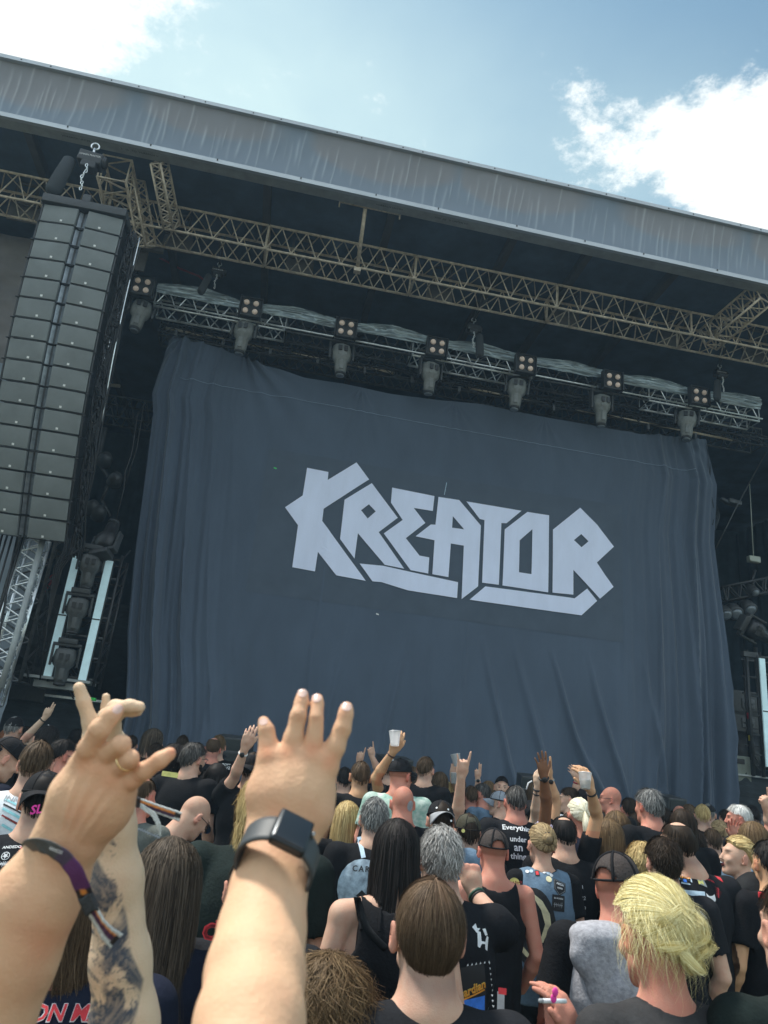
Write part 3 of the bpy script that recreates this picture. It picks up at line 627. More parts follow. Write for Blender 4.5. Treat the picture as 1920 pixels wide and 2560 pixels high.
for k, (px, py) in enumerate([(102, 1540), (83, 1622), (58, 1700)]):
    c = P(px, py, 13.6); lab = ['topmost black bass cabinet of the stack beside the left light tower', 'middle black bass cabinet of the stack beside the left light tower', 'bottom black bass cabinet of the stack beside the left light tower'][k]
    t = thing('bass_cabinet', lab, 'speaker', c, 'black bass cabinets stacked in the left wing')
    MB().box(c, (.98, .8, .68), None, .015).build('cabinet_shell', M['bk2'], t)
    for s in (-.24, .24):
        q = MB(); q.lathe(c+Vector((s, -.402, .02)), [(.11, -.01), (.11, .015), (.08, .02)], Rx(90), 16); q.build('handle_cup', M['bk'], t)
    MB().box(c+Vector((0, -.41, .02)), (.6, .02, .05), None, .008).build('carry_bar', M['bk'], t)
# light tower on the left
def light_tower(x0, x1, z0, z1, Y, label, mirror=False):
    t = thing('light_tower', label, 'light tower', ((x0+x1)/2, Y, z0))
    q = MB()
    for x in (x0-.02, x1+.14):
        for y in (Y, Y+.5): q.tube([(x+.03, y+.05, z0), (x+.03, y+.05, z1+.08)], .024, 8)
    for k in range(7):
        z = z0+.1+(z1-z0-.1)*k/6; q.box(((x0+x1)/2+.05, Y+.05, z), (x1-x0+.2, .03, .03)); q.box(((x0+x1)/2+.05, Y+.55, z), (x1-x0+.2, .03, .03))
        q.tube([(x1+.17, Y+.05, z), (x1+.17, Y+.55, z+(z1-z0)/6*.9)], .012, 6)
    q.build('tower_frame', M['bk'], t)
    for x in (x0, x1):
        q = MB(); q.box((x, Y-.02, (z0+z1)/2), (.115, .03, z1-z0-.1)); q.build('led_strip', M['led'], t)
        q = MB(); q.box((x, Y+.01, (z0+z1)/2), (.15, .025, z1-z0-.06)); q.box((x, Y-.04, (z0+z1)/2), (.12, .01, .02)); q.build('strip_holder', M['bk'], t)
    q = MB()
    for j in range(9):
        z = z0+.3+(z1-z0)*.9*random.random(); q.tube([((x0+x1)/2+random.uniform(-.12, .2), Y+.2, z-.5*u+.05*math.sin(u*9+j)) for u in np.linspace(0, 1, 8)], .014, 5)
    q.build('cables', M['rubber'], t)
    return t
lx, rx = P(160, 1525, 12.3).x, P(243, 1540, 12.3).x; zl1, zl0 = P(200, 1385, 12.3).z, P(120, 1672, 12.3).z
light_tower(lx, rx, zl0-.18, zl1, 12.3, 'black light tower with two vertical pale blue light strips left of the curtain')
for (px, py, l) in ((225, 1418, 'top'), (192, 1528, 'middle'), (160, 1655, 'bottom')):
    moving_head(P(px, py, 12.2)+Vector((0, 0, -.02)), l+' grey moving head of the three inside the left light tower', 'moving heads inside the left light tower', Rx(6) @ Rz(10), .74, M['fixd'])
moving_head(P(270, 1345, 12.3), 'black moving head turned away standing on top of the left light tower', 'moving heads', Rx(150) @ Rz(25), .85, M['bk'])
tag(MB().box(P(150, 1700, 12.5), (1.0, .5, .04)).box(P(150, 1716, 12.6), (.7, .4, .1)).build('riser_platform', M['alud']), 'low metal riser under the left light tower', 'riser')
tag(MB().box(P(230, 1748, 12.9), (.12, .1, .05), None, .01).build('green_tag', M['green']), 'small green tag on the stage edge beside the raised hand', 'tag')
# suspended follow spot seat in the dark left wing
fs = thing('hanging_work_light', 'black lamp frame hanging in the dark between speaker column and curtain', 'stage light', P(250, 1200, 13.6))
q = MB(); q.tube([P(262, 1070, 13.6), P(245, 1150, 13.6)], .05, 8)
for a, b in (((240, 1150), (200, 1205)), ((240, 1150), (275, 1200)), ((275, 1200), (255, 1250)), ((200, 1205), (215, 1230)), ((190, 1232), (220, 1232)), ((275, 1205), (300, 1215)), ((255, 1250), (275, 1290))): q.tube([P(*a, 13.55), P(*b, 13.55)], .03, 6)
q.build('frame', M['bk2'], fs)
for a in ((230, 1270), (247, 1283), (262, 1150), (288, 1200)):
    MB().lathe(P(*a, 13.5), [(.08, .15), (.13, .05), (.14, -.1), (.11, -.12)], Rx(60) @ Ry(20), 14).build('lamp', M['bk2'], fs)
tag(MB().tube([P(236, 1060, 13.7), P(200, 1060, 13.7)], .04, 6).tube([P(196, 955, 15), P(300, 965, 15)], .04, 6).build('rear_pipe', M['gold']), 'golden pipe glimpsed in the dark rear of the left wing', 'pipe')
rt = thing('rear_truss', 'dark lattice truss crossing the back of the left wing', 'truss', P(280, 1050, 16))
mb = MB(); lattice(mb, P(190, 1010, 16), P(420, 1050, 16), .5, .5, .025, 6, rd=.015); mb.build('lattice_frame', M['dtruss'], rt)
bl = thing('covered_instrument', 'large object under a dark cover in the left wing', 'covered gear', P(300, 1600, 14.5))
MB().sphere(P(300, 1560, 14.6), .42, None, 16, (1, .8, .9)).lathe(P(300, 1640, 14.6)+Vector((0, 0, -.3)), [(.4, .9), (.46, .3), (.3, -.5)], None, 14).build('dark_cover', M['skirt'], bl)
rs = thing('ratchet_strap', 'red ratchet strap with ring over the bass cabinets', 'strap', P(120, 1460, 12.6))
MB().tube([P(103, 1492, 12.7), P(118, 1470, 12.7), P(127, 1455, 12.7)], .02, 6).tube([P(134+9*math.cos(a), 1446+9*math.sin(a), 12.7) for a in np.linspace(0, 6.2, 14)], .012, 6).build('strap', M['red'], rs)
MB().tube([P(140, 1440, 12.7), P(180, 1390, 12.6), P(215, 1340, 12.6)], .008, 5).build('wire', M['rubber'], rs)
tag(MB().tube([P(390, 640, 13.2), P(420, 655, 13.2), P(450, 672, 13.2), P(497, 690, 13.2), P(510, 700, 13.2)], .022, 6).build('red_cable', M['red']), 'dark red cable slung under the roof left of the first hoist', 'cable')
# ---------------------------------------------------------------- right wing
lx, rx = P(1911, 1770, 13.0).x, P(1990, 1770, 13.0).x; z1, z0 = P(1902, 1640, 13.0).z, P(1919, 1910, 13.0).z
light_tower(lx, rx, z0-.1, z1, 13.0, 'black light tower with pale light strip at the right edge of the stage')
q = MB().tube([(P(1866, 1624, 13.2).x, 13.2, FZ), (P(1866, 1624, 13.2).x, 13.2, P(1866, 1624, 13.2).z)], .03, 8)
q.tube([(P(1889, 1624, 13.2).x, 13.2, FZ), (P(1889, 1624, 13.2).x, 13.2, P(1889, 1618, 13.2).z)], .035, 8).box((P(1875, 1637, 13.2).x, 13.2, P(1875, 1637, 13.2).z), (.34, .1, .1))
for z in np.linspace(2.8, 4.6, 6): q.box((P(1877, 1637, 13.2).x, 13.2, z), (.2, .03, .03))
tag(q.build('scaffold_post', M['bk2']), 'thin black scaffold posts left of the right light tower', 'scaffold')
moving_head(P(1895, 1580, 13.0), 'black moving head tilted sideways on top of the right light tower', 'moving heads', Rx(20) @ Ry(-70), .85, M['bk'])
hx = thing('hanging_lamp_truss', 'short black truss with round lamps hanging in the right wing', 'stage light', P(1850, 1500, 14))
mb = MB(); lattice(mb, P(1802, 1488, 14), P(1925, 1462, 14), .3, .3, .025, 4, rd=.016); mb.tube([P(1875, 1465, 14), P(1888, 1425, 14)], .03, 6); mb.build('lattice_frame', M['bk'], hx)
for a, r in (((1832, 1528), .16), ((1868, 1518), .15), ((1880, 1475), .1), ((1808, 1530), .14)):
    lp_ = MB().lathe(P(*a, 13.8), [(.5*r, .2), (r, .05), (r*1.05, -.12), (r*.9, -.14)], Rx(-50), 16).build('round_lamp', M['bk2'], hx)
    MB().lathe(P(*a, 13.8)+Rx(-50) @ Vector((0, 0, -.145)), [(r*.8, 0), (r*.5, -.02), (.01, -.03)], Rx(-50), 16).build('lamp_lens', M['boxside'], lp_)
tag(MB().tube([P(1915, 1130, 13.6), P(1840, 1270, 13.6), P(1790, 1370, 13.6)], .012, 6).build('wire_stay', M['dtruss']), 'thin slanted guy wire in the dark right wing', 'wire')
tag(MB().tube([P(1874, 1210, 14), P(1884, 1395, 14)], .01, 6).box(P(1884, 1399, 14), (.26, .12, .14), None, .02).box(P(1884, 1399, 13.93), (.18, .02, .06)).build('hanging_sensor_box', mat('grey_box', (.35, .38, .33), .5)), 'small pale box hanging on a wire in the right wing', 'hanging box')
tag(MB().box(P(1833, 1257, 14), (.3, .2, .1), Ry(8), .02).box(P(1812, 1252, 14), (.2, .1, .07), Ry(20), .02).build('folded_barn_door', M['dtruss']), 'dim metal fitting beside the upper right edge of the curtain', 'fitting')
for k, (px, py, w_, h_, lab) in enumerate([(1847, 1760, .62, .52, 'upper black guitar cabinet behind the right edge of the curtain'), (1847, 1808, .62, .5, 'lower black guitar cabinet behind the right edge of the curtain')]):
    c = P(px-3, py, 14.4); t = thing('guitar_cabinet', lab, 'speaker', c, 'black cabinets in the right wing'); MB().box(c, (w_+.2, .4, h_), None, .02).build('cabinet_shell', M['bk2'], t)
    MB().box(c+Vector((.1, -.205, 0)), (.28, .02, .2), None, .008).tube([c+Vector((.0, -.22, 0)), c+Vector((.2, -.22, 0))], .015, 6).build('handle', M['dtruss'], t)
tag(MB().lathe(P(1853, 1890, 14.0), [(.34, -.45), (.36, 0), (.34, .45)], None, 20).build('drum_case', M['bk']), 'round black drum case on stage behind the right edge of the curtain', 'case')
t = thing('amplifier_case', 'grey green equipment case with dark handle on stage beside the curtain', 'case', P(1836, 1922, 13.5))
c = P(1834, 1921, 13.5); MB().box(c, (.44, .4, .46), None, .015).build('case_shell', M['concrete'], t); MB().box(c+Vector((.02, -.205, .13)), (.15, .02, .09), None, .006).build('handle', M['ink'], t)
ms = thing('microphone_stand', 'thin black stand with coloured tape on the right wing floor', 'stand', (P(1875, 1900, 13.4).x, 13.4, FZ))
sx_ = P(1872, 1800, 13.4).x
MB().tube([(sx_, 13.4, FZ), (sx_, 13.4, 4.2)], .016, 8).tube([(sx_-.2, 13.3, FZ+.02), (sx_, 13.4, FZ+.3), (sx_+.2, 13.3, FZ+.02)], .014, 6).tube([(sx_, 13.4, FZ+.5), (sx_+.15, 13.35, FZ+.2)], .012, 6).build('stand_pole', M['bk2'], ms)
MB().tube([(sx_, 13.4, P(1872, 1790, 13.4).z-.06), (sx_, 13.4, P(1872, 1790, 13.4).z+.06)], .032, 8).build('red_tape', M['red'], ms)
MB().tube([(sx_, 13.4, P(1872, 1845, 13.4).z-.05), (sx_, 13.4, P(1872, 1845, 13.4).z+.05)], .03, 8).build('yellow_tape', mat('yellow_tape', (.55, .45, .05), .6), ms)
# ---------------------------------------------------------------- front fill loudspeakers in front of the curtain
def fill_spk(px, py, Y, w_, h_, rot, label):
    c = P(px, py, Y); t = thing('front_fill_speaker', label, 'speaker', c, 'black front fill loudspeakers before the curtain')
    R = Rz(rot) @ Rx(8); MB().box(c, (w_, .4, h_), R, .015).build('cabinet_shell', M['bk2'], t)
    MB().box(c+R @ Vector((0, -.2, 0)), (w_-.05, .03, h_-.05), R, .008).build('grille', mat('dark_grille', (.025, .03, .03), .8, bump=.3, b_scale=200), t)
    MB().box(c+R @ Vector((w_*.38, -.22, -h_*.3)), (.03, .01, .03), R).build('badge', M['white'], t)
fill_spk(585, 1863, 12.0, .52, .26, -14, 'upper black loudspeaker of the stack by the curtain left of the large spread hand')
fill_spk(577, 1895, 12.0, .52, .26, -14, 'lower black loudspeaker of the stack by the curtain left of the large spread hand')
fill_spk(985, 1907, 12.0, .5, .18, 8, 'black loudspeaker behind the man with the black cap in mid crowd')
fill_spk(1320, 1955, 12.0, .3, .22, -8, 'upper black loudspeaker before the curtain by the clapping arms')
fill_spk(1320, 1983, 12.0, .3, .2, -8, 'lower black loudspeaker before the curtain by the clapping arms')
fill_spk(1675, 2006, 12.0, .34, .2, 6, 'black loudspeaker with white badge behind the tall grey-haired man')
# pit barrier behind the front row
ba = thing('crowd_barrier', 'low metal crowd barrier in the pit before the stage', 'barrier', (3, 11.4, 0))
q = MB()
for k in range(14):
    x = -4+k*1.0; q.tube([(x, 11.4, 0), (x, 11.4, 1.1)], .025, 6)
q.tube([(-4, 11.4, 1.1), (9.5, 11.4, 1.1)], .03, 8); q.tube([(-4, 11.4, .15), (9.5, 11.4, .15)], .025, 6); q.build('barrier_frame', M['alud'], ba)
# ================================================================ smooth bodies: distance fields meshed by surface nets
A = lambda *v: np.array(v, float)
class Field:
    def __init__(s, lo, hi, h):
        s.h = h; s.lo = np.array(lo, float); s.n = np.maximum(4, np.ceil((np.array(hi)-s.lo)/h).astype(int)+1)
        s.f = np.full(s.n, 1.0, np.float32); s.ax = [s.lo[i]+h*np.arange(s.n[i]) for i in range(3)]
    def sub(s, lo, hi):
        i0 = np.clip(np.floor((np.array(lo)-s.lo)/s.h).astype(int), 0, s.n-1); i1 = np.clip(np.ceil((np.array(hi)-s.lo)/s.h).astype(int)+1, 1, s.n)
        if np.any(i1 <= i0): return None, None
        sl = tuple(slice(a, b) for a, b in zip(i0, i1)); g = np.meshgrid(*[s.ax[k][sl[k]] for k in range(3)], indexing='ij')
        return sl, g
    def mix(s, sl, d, k, op):
        f = s.f[sl]
        if op == 'u':
            if k > 0: hh = np.clip(.5+.5*(f-d)/k, 0, 1); s.f[sl] = f*(1-hh)+d*hh-k*hh*(1-hh)
            else: s.f[sl] = np.minimum(f, d)
        elif op == 's':
            d = -d
            if k > 0: hh = np.clip(.5-.5*(f-d)/k, 0, 1); s.f[sl] = f*(1-hh)+d*hh+k*hh*(1-hh)
            else: s.f[sl] = np.maximum(f, d)
    def cone(s, a, b, r1, r2, k=.01, op='u', flat=None):
        """tapered capsule; flat=(axis vector, factor) squashes the section"""
        a = np.array(a, float); b = np.array(b, float); R = max(r1, r2)*(1.0 if flat is None else max(1, 1/flat[1] if flat[1] < 1 else 1))+k+3*s.h
        sl, g = s.sub(np.minimum(a, b)-R, np.maximum(a, b)+R)
        if sl is None: return s
        ba = b-a; L2 = ba@ba+1e-12; P_ = [g[i]-a[i] for i in range(3)]; t = np.clip((P_[0]*ba[0]+P_[1]*ba[1]+P_[2]*ba[2])/L2, 0, 1)
        q = [P_[i]-t*ba[i] for i in range(3)]
        if flat is not None:
            n = np.array(flat[0], float); n /= np.linalg.norm(n); dn = q[0]*n[0]+q[1]*n[1]+q[2]*n[2]; e = dn*(1/flat[1]-1); q = [q[i]+e*n[i] for i in range(3)]
        d = np.sqrt(q[0]**2+q[1]**2+q[2]**2)-(r1+(r2-r1)*t)
        s.mix(sl, d, k, op); return s
    def chain(s, pts, rs, k=.01, flat=None):
        for i in range(len(pts)-1): s.cone(pts[i], pts[i+1], rs[i], rs[i+1], k, flat=flat)
        return s
    def ell(s, c, r, k=.01, R=None, op='u'):
        c = np.array(c, float); r = np.array(r, float); e = (np.array([max(r)]*3) if R is not None else r)+k+3*s.h
        sl, g = s.sub(c-e, c+e)
        if sl is None: return s
        p = [g[i]-c[i] for i in range(3)]
        if R is not None: R = np.array(R); p = [R[0, i]*p[0]+R[1, i]*p[1]+R[2, i]*p[2] for i in range(3)]
        a = np.sqrt((p[0]/r[0])**2+(p[1]/r[1])**2+(p[2]/r[2])**2); b = np.sqrt((p[0]/r[0]**2)**2+(p[1]/r[1]**2)**2+(p[2]/r[2]**2)**2)+1e-9
        s.mix(sl, a*(a-1)/b, k, op); return s
    def half(s, p, n, k=0, reg=None):        # remove the side the normal points to; reg=(centre, radius) limits it
        p = np.array(p, float); n = np.array(n, float); n = n/np.linalg.norm(n)
        if reg is None: lo, hi = s.lo, s.lo+s.h*s.n
        else: lo, hi = np.array(reg[0])-reg[1], np.array(reg[0])+reg[1]
        sl, g = s.sub(lo, hi)
        if sl is None: return s
        d = -((g[0]-p[0])*n[0]+(g[1]-p[1])*n[1]+(g[2]-p[2])*n[2])
        if reg is not None:
            rr = np.sqrt((g[0]-reg[0][0])**2+(g[1]-reg[0][1])**2+(g[2]-reg[0][2])**2)-reg[1]; d = np.maximum(d, rr)
        s.mix(sl, d, k, 's'); return s
    def mesh(s):
        f = s.f; h = s.h; S = f < 0; n = f.shape
        cnt = np.zeros((n[0]-1, n[1]-1, n[2]-1), np.int8)
        for dx in (0, 1):
            for dy in (0, 1):
                for dz in (0, 1): cnt += S[dx:n[0]-1+dx, dy:n[1]-1+dy, dz:n[2]-1+dz]
        act = (cnt > 0) & (cnt < 8); C = np.argwhere(act); idx = -np.ones(act.shape, np.int64); idx[act] = np.arange(len(C))
        acc = np.zeros((len(C), 3)); w = np.zeros(len(C))
        cor = [(0, 0, 0), (1, 0, 0), (0, 1, 0), (1, 1, 0), (0, 0, 1), (1, 0, 1), (0, 1, 1), (1, 1, 1)]
        val = [f[C[:, 0]+c[0], C[:, 1]+c[1], C[:, 2]+c[2]] for c in cor]
        for i in range(8):
            for j in range(i+1, 8):
                dfc = [abs(cor[i][q]-cor[j][q]) for q in range(3)]
                if sum(dfc) != 1: continue
                a, b = val[i], val[j]; m = (a < 0) != (b < 0); t = np.where(m, a/np.where(m, a-b, 1), 0)
                for q in range(3): acc[:, q] += np.where(m, cor[i][q]+t*(cor[j][q]-cor[i][q]), 0)
                w += m
        V = s.lo+(C+acc/w[:, None])*h; Q = []
        for ax in range(3):
            o = [q for q in range(3) if q != ax]; a = [slice(1, -1)]*3; a[ax] = slice(0, -1); b = list(a); b[ax] = slice(1, None)
            a2 = [slice(1, n[q]-1) for q in range(3)]; a2[ax] = slice(0, n[ax]-1); b2 = list(a2); b2[ax] = slice(1, n[ax])
            s0, s1 = S[tuple(a2)], S[tuple(b2)]; e = np.argwhere(s0 != s1)
            if len(e) == 0: continue
            sg = s0[tuple(e.T)]; e = e.copy(); 
            for q in o: e[:, q] += 1
            def cell(da, db):
                c = e.copy(); c[:, o[0]] -= da; c[:, o[1]] -= db; return idx[c[:, 0], c[:, 1], c[:, 2]]
            q4 = np.stack([cell(0, 0), cell(1, 0), cell(1, 1), cell(0, 1)], -1)
            flip = sg if ax != 1 else ~sg
            q4[~flip] = q4[~flip][:, ::-1]; Q.append(q4)
        Q = np.concatenate(Q); Q = Q[(Q >= 0).all(1)]
        return V, Q
def vnormals(V, Q):
    n = np.cross(V[Q[:, 2]]-V[Q[:, 0]], V[Q[:, 3]]-V[Q[:, 1]]); N = np.zeros_like(V)
    for k in range(4):
        for c in range(3): N[:, c] += np.bincount(Q[:, k], n[:, c], len(V))
    return N/(np.linalg.norm(N, axis=1, keepdims=True)+1e-12)
def smooth_mesh(V, Q, it=2, lam=.5):
    e = np.concatenate([Q[:, [0, 1]], Q[:, [1, 2]], Q[:, [2, 3]], Q[:, [3, 0]]]); deg = np.bincount(e.ravel(), minlength=len(V))[:, None]+1e-9
    for _ in range(it):
        s = np.zeros_like(V)
        for c in range(3): s[:, c] = np.bincount(e[:, 0], V[e[:, 1], c], len(V))+np.bincount(e[:, 1], V[e[:, 0], c], len(V))
        V = V*(1-lam)+lam*s/deg
    return V
# ---------------------------------------------------------------- skins, hair and cloth materials
def skin(name, c, red=(.5, .16, .1), amt=.35, sss=.08):
    m = mat(name, c, .62, sss=sss, spec=.25, bump=.12, b_scale=260); nt = m.node_tree; N = nt.nodes; L = nt.links; b = N['Principled BSDF']
    tc = N.new('ShaderNodeTexCoord'); n = N.new('ShaderNodeTexNoise'); n.inputs['Scale'].default_value = 22; n.inputs['Detail'].default_value = 10; n.inputs['Roughness'].default_value = .6; L.new(tc.outputs['Object'], n.inputs['Vector'])
    mr = N.new('ShaderNodeMapRange'); L.new(n.outputs['Fac'], mr.inputs['Value']); mr.inputs['From Min'].default_value = .42; mr.inputs['From Max'].default_value = .75; mr.inputs['To Max'].default_value = amt
    mx = N.new('ShaderNodeMix'); mx.data_type = 'RGBA'; mx.inputs['A'].default_value = (*c, 1); mx.inputs['B'].default_value = (*red, 1); L.new(mr.outputs[0], mx.inputs['Factor'])
    at = N.new('ShaderNodeAttribute'); at.attribute_name = 'col'; m2 = N.new('ShaderNodeMix'); m2.data_type = 'RGBA'; m2.blend_type = 'MULTIPLY'; m2.inputs['Factor'].default_value = 1
    L.new(mx.outputs['Result'], m2.inputs['A']); L.new(at.outputs['Color'], m2.inputs['B']); L.new(m2.outputs['Result'], b.inputs['Base Color'])
    return m
SK = {'fair': skin('skin_fair', (.58, .37, .27)), 'pale': skin('skin_pale', (.62, .44, .32), amt=.2), 'tan': skin('skin_tan', (.56, .33, .19), (.52, .22, .12), .3),
      'red': skin('skin_red', (.55, .25, .18), (.55, .13, .09), .4), 'brown': skin('skin_brown', (.20, .095, .05), (.16, .06, .035), .3), 'hero': skin('skin_hero', (.68, .42, .26), (.62, .27, .17), .42), 'hero2': skin('skin_hero_pale', (.70, .51, .35), (.56, .33, .22), .25)}
def hairmat(name, rough=.42):
    m = mat(name, (.1, .1, .1), .6, attr='col', spec=.14, sheen=.0); return m
HM = hairmat('hair')
HC_ = dict(black=((.006, .005, .005), (.045, .038, .036)), dbrown=((.022, .014, .009), (.06, .04, .026)), brown=((.05, .03, .017), (.17, .115, .07)), lbrown=((.10, .06, .03), (.24, .16, .085)), auburn=((.12, .04, .015), (.28, .11, .045)),
           blond=((.42, .28, .11), (.85, .66, .32)), dblond=((.22, .15, .075), (.60, .44, .24)), plat=((.66, .60, .42), (.95, .92, .76)), yblond=((.58, .46, .16), (.97, .90, .55)), grey=((.10, .10, .10), (.38, .38, .37)), lgrey=((.22, .21, .20), (.62, .61, .59)), white=((.5, .5, .48), (.85, .85, .83)),
           pepper=((.03, .027, .025), (.20, .19, .18)), red=((.07, .008, .01), (.16, .02, .025)), greybrown=((.026, .018, .012), (.17, .13, .095)), mix=((.03, .022, .016), (.16, .12, .09)))
def cloth(name, c, rough=.9, **k): 
    k.setdefault('n_scale', 12); k.setdefault('n_amt', .25); k.setdefault('bump', .18); k.setdefault('b_scale', 90)
    k.setdefault('spec', .15); return mat(name, c, rough, **k)
TM = {'black': cloth('black_cotton', (.0085, .009, .011)), 'faded': cloth('faded_black_cotton', (.013, .014, .017)), 'green': cloth('dark_green_cotton', (.011, .018, .017)), 'navy': cloth('navy_cotton', (.010, .013, .026)), 'white': cloth('white_cotton', (.62, .66, .70)),
      'vest': cloth('black_denim', (.011, .012, .015), b_scale=60), 'denim': cloth('blue_denim', (.13, .20, .28), n_amt=.4, n_scale=8), 'charcoal': cloth('charcoal_jersey', (.040, .040, .042)), 'heather': cloth('heather_grey_fleece', (.34, .34, .37), n_scale=55, n_amt=.28), 'plaid': cloth('grey_plaid', (.10, .11, .10)),
      'hawaii': cloth('green_leaf_print', (.10, .28, .22), n_scale=14, col2=(.6, .66, .6)), 'ltgrey': cloth('light_grey_cotton', (.42, .44, .52)), 'dkred': cloth('dark_red_checked', (.12, .015, .02)), 'lblue': cloth('light_blue_denim', (.30, .42, .50)), 'bpack': cloth('blue_nylon', (.03, .055, .10), .6), 'blackpack': cloth('black_nylon', (.014, .015, .017), .7), 'trousers': cloth('dark_trousers', (.014, .015, .018)), 'brown': cloth('brown_cotton', (.16, .11, .07)), 'pink': cloth('pink_top', (.62, .30, .42)), 'lav': cloth('lavender_top', (.45, .42, .58))}
CM = {'black': cloth('cap_black', (.012, .012, .014), .8), 'grey': cloth('cap_grey', (.22, .25, .29), .8), 'mint': cloth('cap_mint', (.26, .36, .32), .8), 'olive': cloth('cap_olive', (.065, .062, .045), .85), 'mesh': cloth('cap_mesh', (.055, .045, .042), .8, n_scale=200, n_amt=.5), 'white': cloth('cap_white', (.6, .62, .64), .8), 'greybrim': cloth('cap_light_grey', (.30, .31, .33), .8), 'green': cloth('cap_green', (.065, .075, .06), .8)}
def cc(n, *rgb): return np.tile(np.array(rgb, float), (n, 1))
# ---------------------------------------------------------------- hands (local joints in world space)
def add_hand(F, wr, d, n, side, pose='open', s=1.0, k=.006, thumb=True):
    """wr wrist point, d direction of the fingers, n back of the hand normal, side +1: thumb on the (d x n) side"""
    d = np.array(d, float); d /= np.linalg.norm(d); n = np.array(n, float); n -= d*(n@d); n /= np.linalg.norm(n); u = np.cross(d, n)*side
    pl = .088*s; base = wr+d*pl
    F.cone(wr-d*.005, wr+d*.045*s, .026*s, .036*s, .012, flat=(n, .62)); F.cone(wr+d*.03*s+u*.008*s, base-d*.008*s+u*.018*s, .030*s, .022*s, .012, flat=(n, .55)); F.cone(wr+d*.03*s-u*.008*s, base-d*.012*s-u*.020*s, .028*s, .020*s, .012, flat=(n, .55))
    ln = [.072, .080, .074, .058]; off = [.030, .010, -.010, -.029]; bk = [0, .004, 0, -.008]
    curl = {'open': [.12, .08, .1, .14], 'point': [.02, 1.5, 1.5, 1.5], 'horns': [.05, 1.5, 1.5, .08], 'fist': [1.5]*4, 'grip': [.75, .8, .8, .8], 'two': [.05, .1, 1.5, 1.5], 'relax': [.35, .45, .5, .55], 'cupg': [.55, .6, .62, .62], 'flat': [.03, .02, .02, .03]}[pose]
    spread = {'open': [.22, .06, -.08, -.26], 'horns': [.14, 0, 0, -.25], 'flat': [.05, .01, -.03, -.08]}.get(pose, [.06, .02, -.02, -.08])
    for i in range(4):
        b0 = base+u*off[i]*s+d*bk[i]*s; L = ln[i]*s; segs = [.45*L, .31*L, .24*L]; a = 0; p = b0; r = [.0098, .0098, .0094, .0083][i]*s
        dd = d*math.cos(spread[i])+u*math.sin(spread[i]); prev = p-dd*.02*s
        F.cone(prev, p, r*1.05, r*1.05, .006)
        for j in range(3):
            a += curl[i]*(1.0 if j == 0 else .95 if j == 1 else .55); v = dd*math.cos(a)-n*math.sin(a); q = p+v*segs[j]
            F.cone(p, q, r*(1-.06*j), r*(.94-.08*j), .0025); p = q
    if thumb:
        tb = wr+d*.028*s+u*.026*s
        a = {'open': .75, 'flat': .35, 'point': .2, 'horns': .05, 'fist': .1, 'two': .15, 'relax': .5, 'grip': .6, 'cupg': .55}[pose]; fold = {'horns': .9, 'fist': .9, 'point': .8, 'two': .8, 'cupg': .75, 'grip': .8}.get(pose, .15)
        v = d*math.cos(a)+u*math.sin(a)-n*fold*.6; v /= np.linalg.norm(v); m = tb+v*.045*s; v2 = d*math.cos(a*.4)+u*math.sin(a*.4)-n*fold; v2 /= np.linalg.norm(v2); m2 = m+v2*.03*s
        F.cone(wr+d*.01*s+u*.01*s, tb+v*.012*s, .019*s, .015*s, .008); F.cone(tb, m, .0135*s, .011*s, .006); F.cone(m, m2, .0108*s, .009*s, .003)
    return F
# ---------------------------------------------------------------- person
PERS = []
WID = dict(short=.182, comb=.188, messy=.198, thin=.176, fringe=.168, long=.200, wavy=.208, curly=.222, bob=.206, pony=.186, bun=.188, updo=.235, buzz=.166, shaved=.164)
def rotz(v, a): c, s_ = math.cos(a), math.sin(a); return np.array([v[0]*c-v[1]*s_, v[0]*s_+v[1]*c, v[2]])
def head_field(F, fm=1.0, lite=False):
    """head in head space: origin = centre of the skull, +y the face, cranium ~ .155 wide"""
    F.ell((0, -.012, .018), (.075, .092, .088), .01); F.ell((0, .020, -.015), (.066, .078, .085), .02)       # cranium, face block
    F.ell((0, .045, -.075), (.042*fm, .045, .040), .025); F.ell((0, .078, -.098), (.020*fm, .016, .015), .014)  # jaw, chin
    F.cone((-.05, .02, -.065), (-.02, .066, -.095), .016, .014, .02); F.cone((.05, .02, -.065), (.02, .066, -.095), .016, .014, .02)
    F.cone((-.03, .082, .022), (.03, .082, .022), .013, .013, .012)                          # brow
    F.ell((-.033, .096, -.004), (.017, .012, .011), .010, op='s'); F.ell((.033, .096, -.004), (.017, .012, .011), .010, op='s')
    F.cone((0, .092, .012), (0, .112, -.030), .007, .011, .008); F.ell((-.011, .104, -.034), (.007, .009, .006), .004); F.ell((.011, .104, -.034), (.007, .009, .006), .004)
    F.ell((-.036, .074, -.030), (.022, .018, .018), .015); F.ell((.036, .074, -.030), (.022, .018, .018), .015)       # cheeks
    F.ell((0, .090, -.058), (.022, .010, .006), .004); F.ell((0, .090, -.069), (.019, .010, .006), .004)                 # lips
    for s in (-1, 1):
        R = np.array(Rz(-s*22) @ Rx(-10)); F.ell((s*.088, -.008, -.010), (.010, .020, .035), .006, R); F.ell((s*.0965, -.001, -.006), (.006, .011, .020), .004, R, op='s')
        F.ell((s*.078, .004, -.036), (.006, .009, .010), .004)
HEADC = {}
class Person: pass
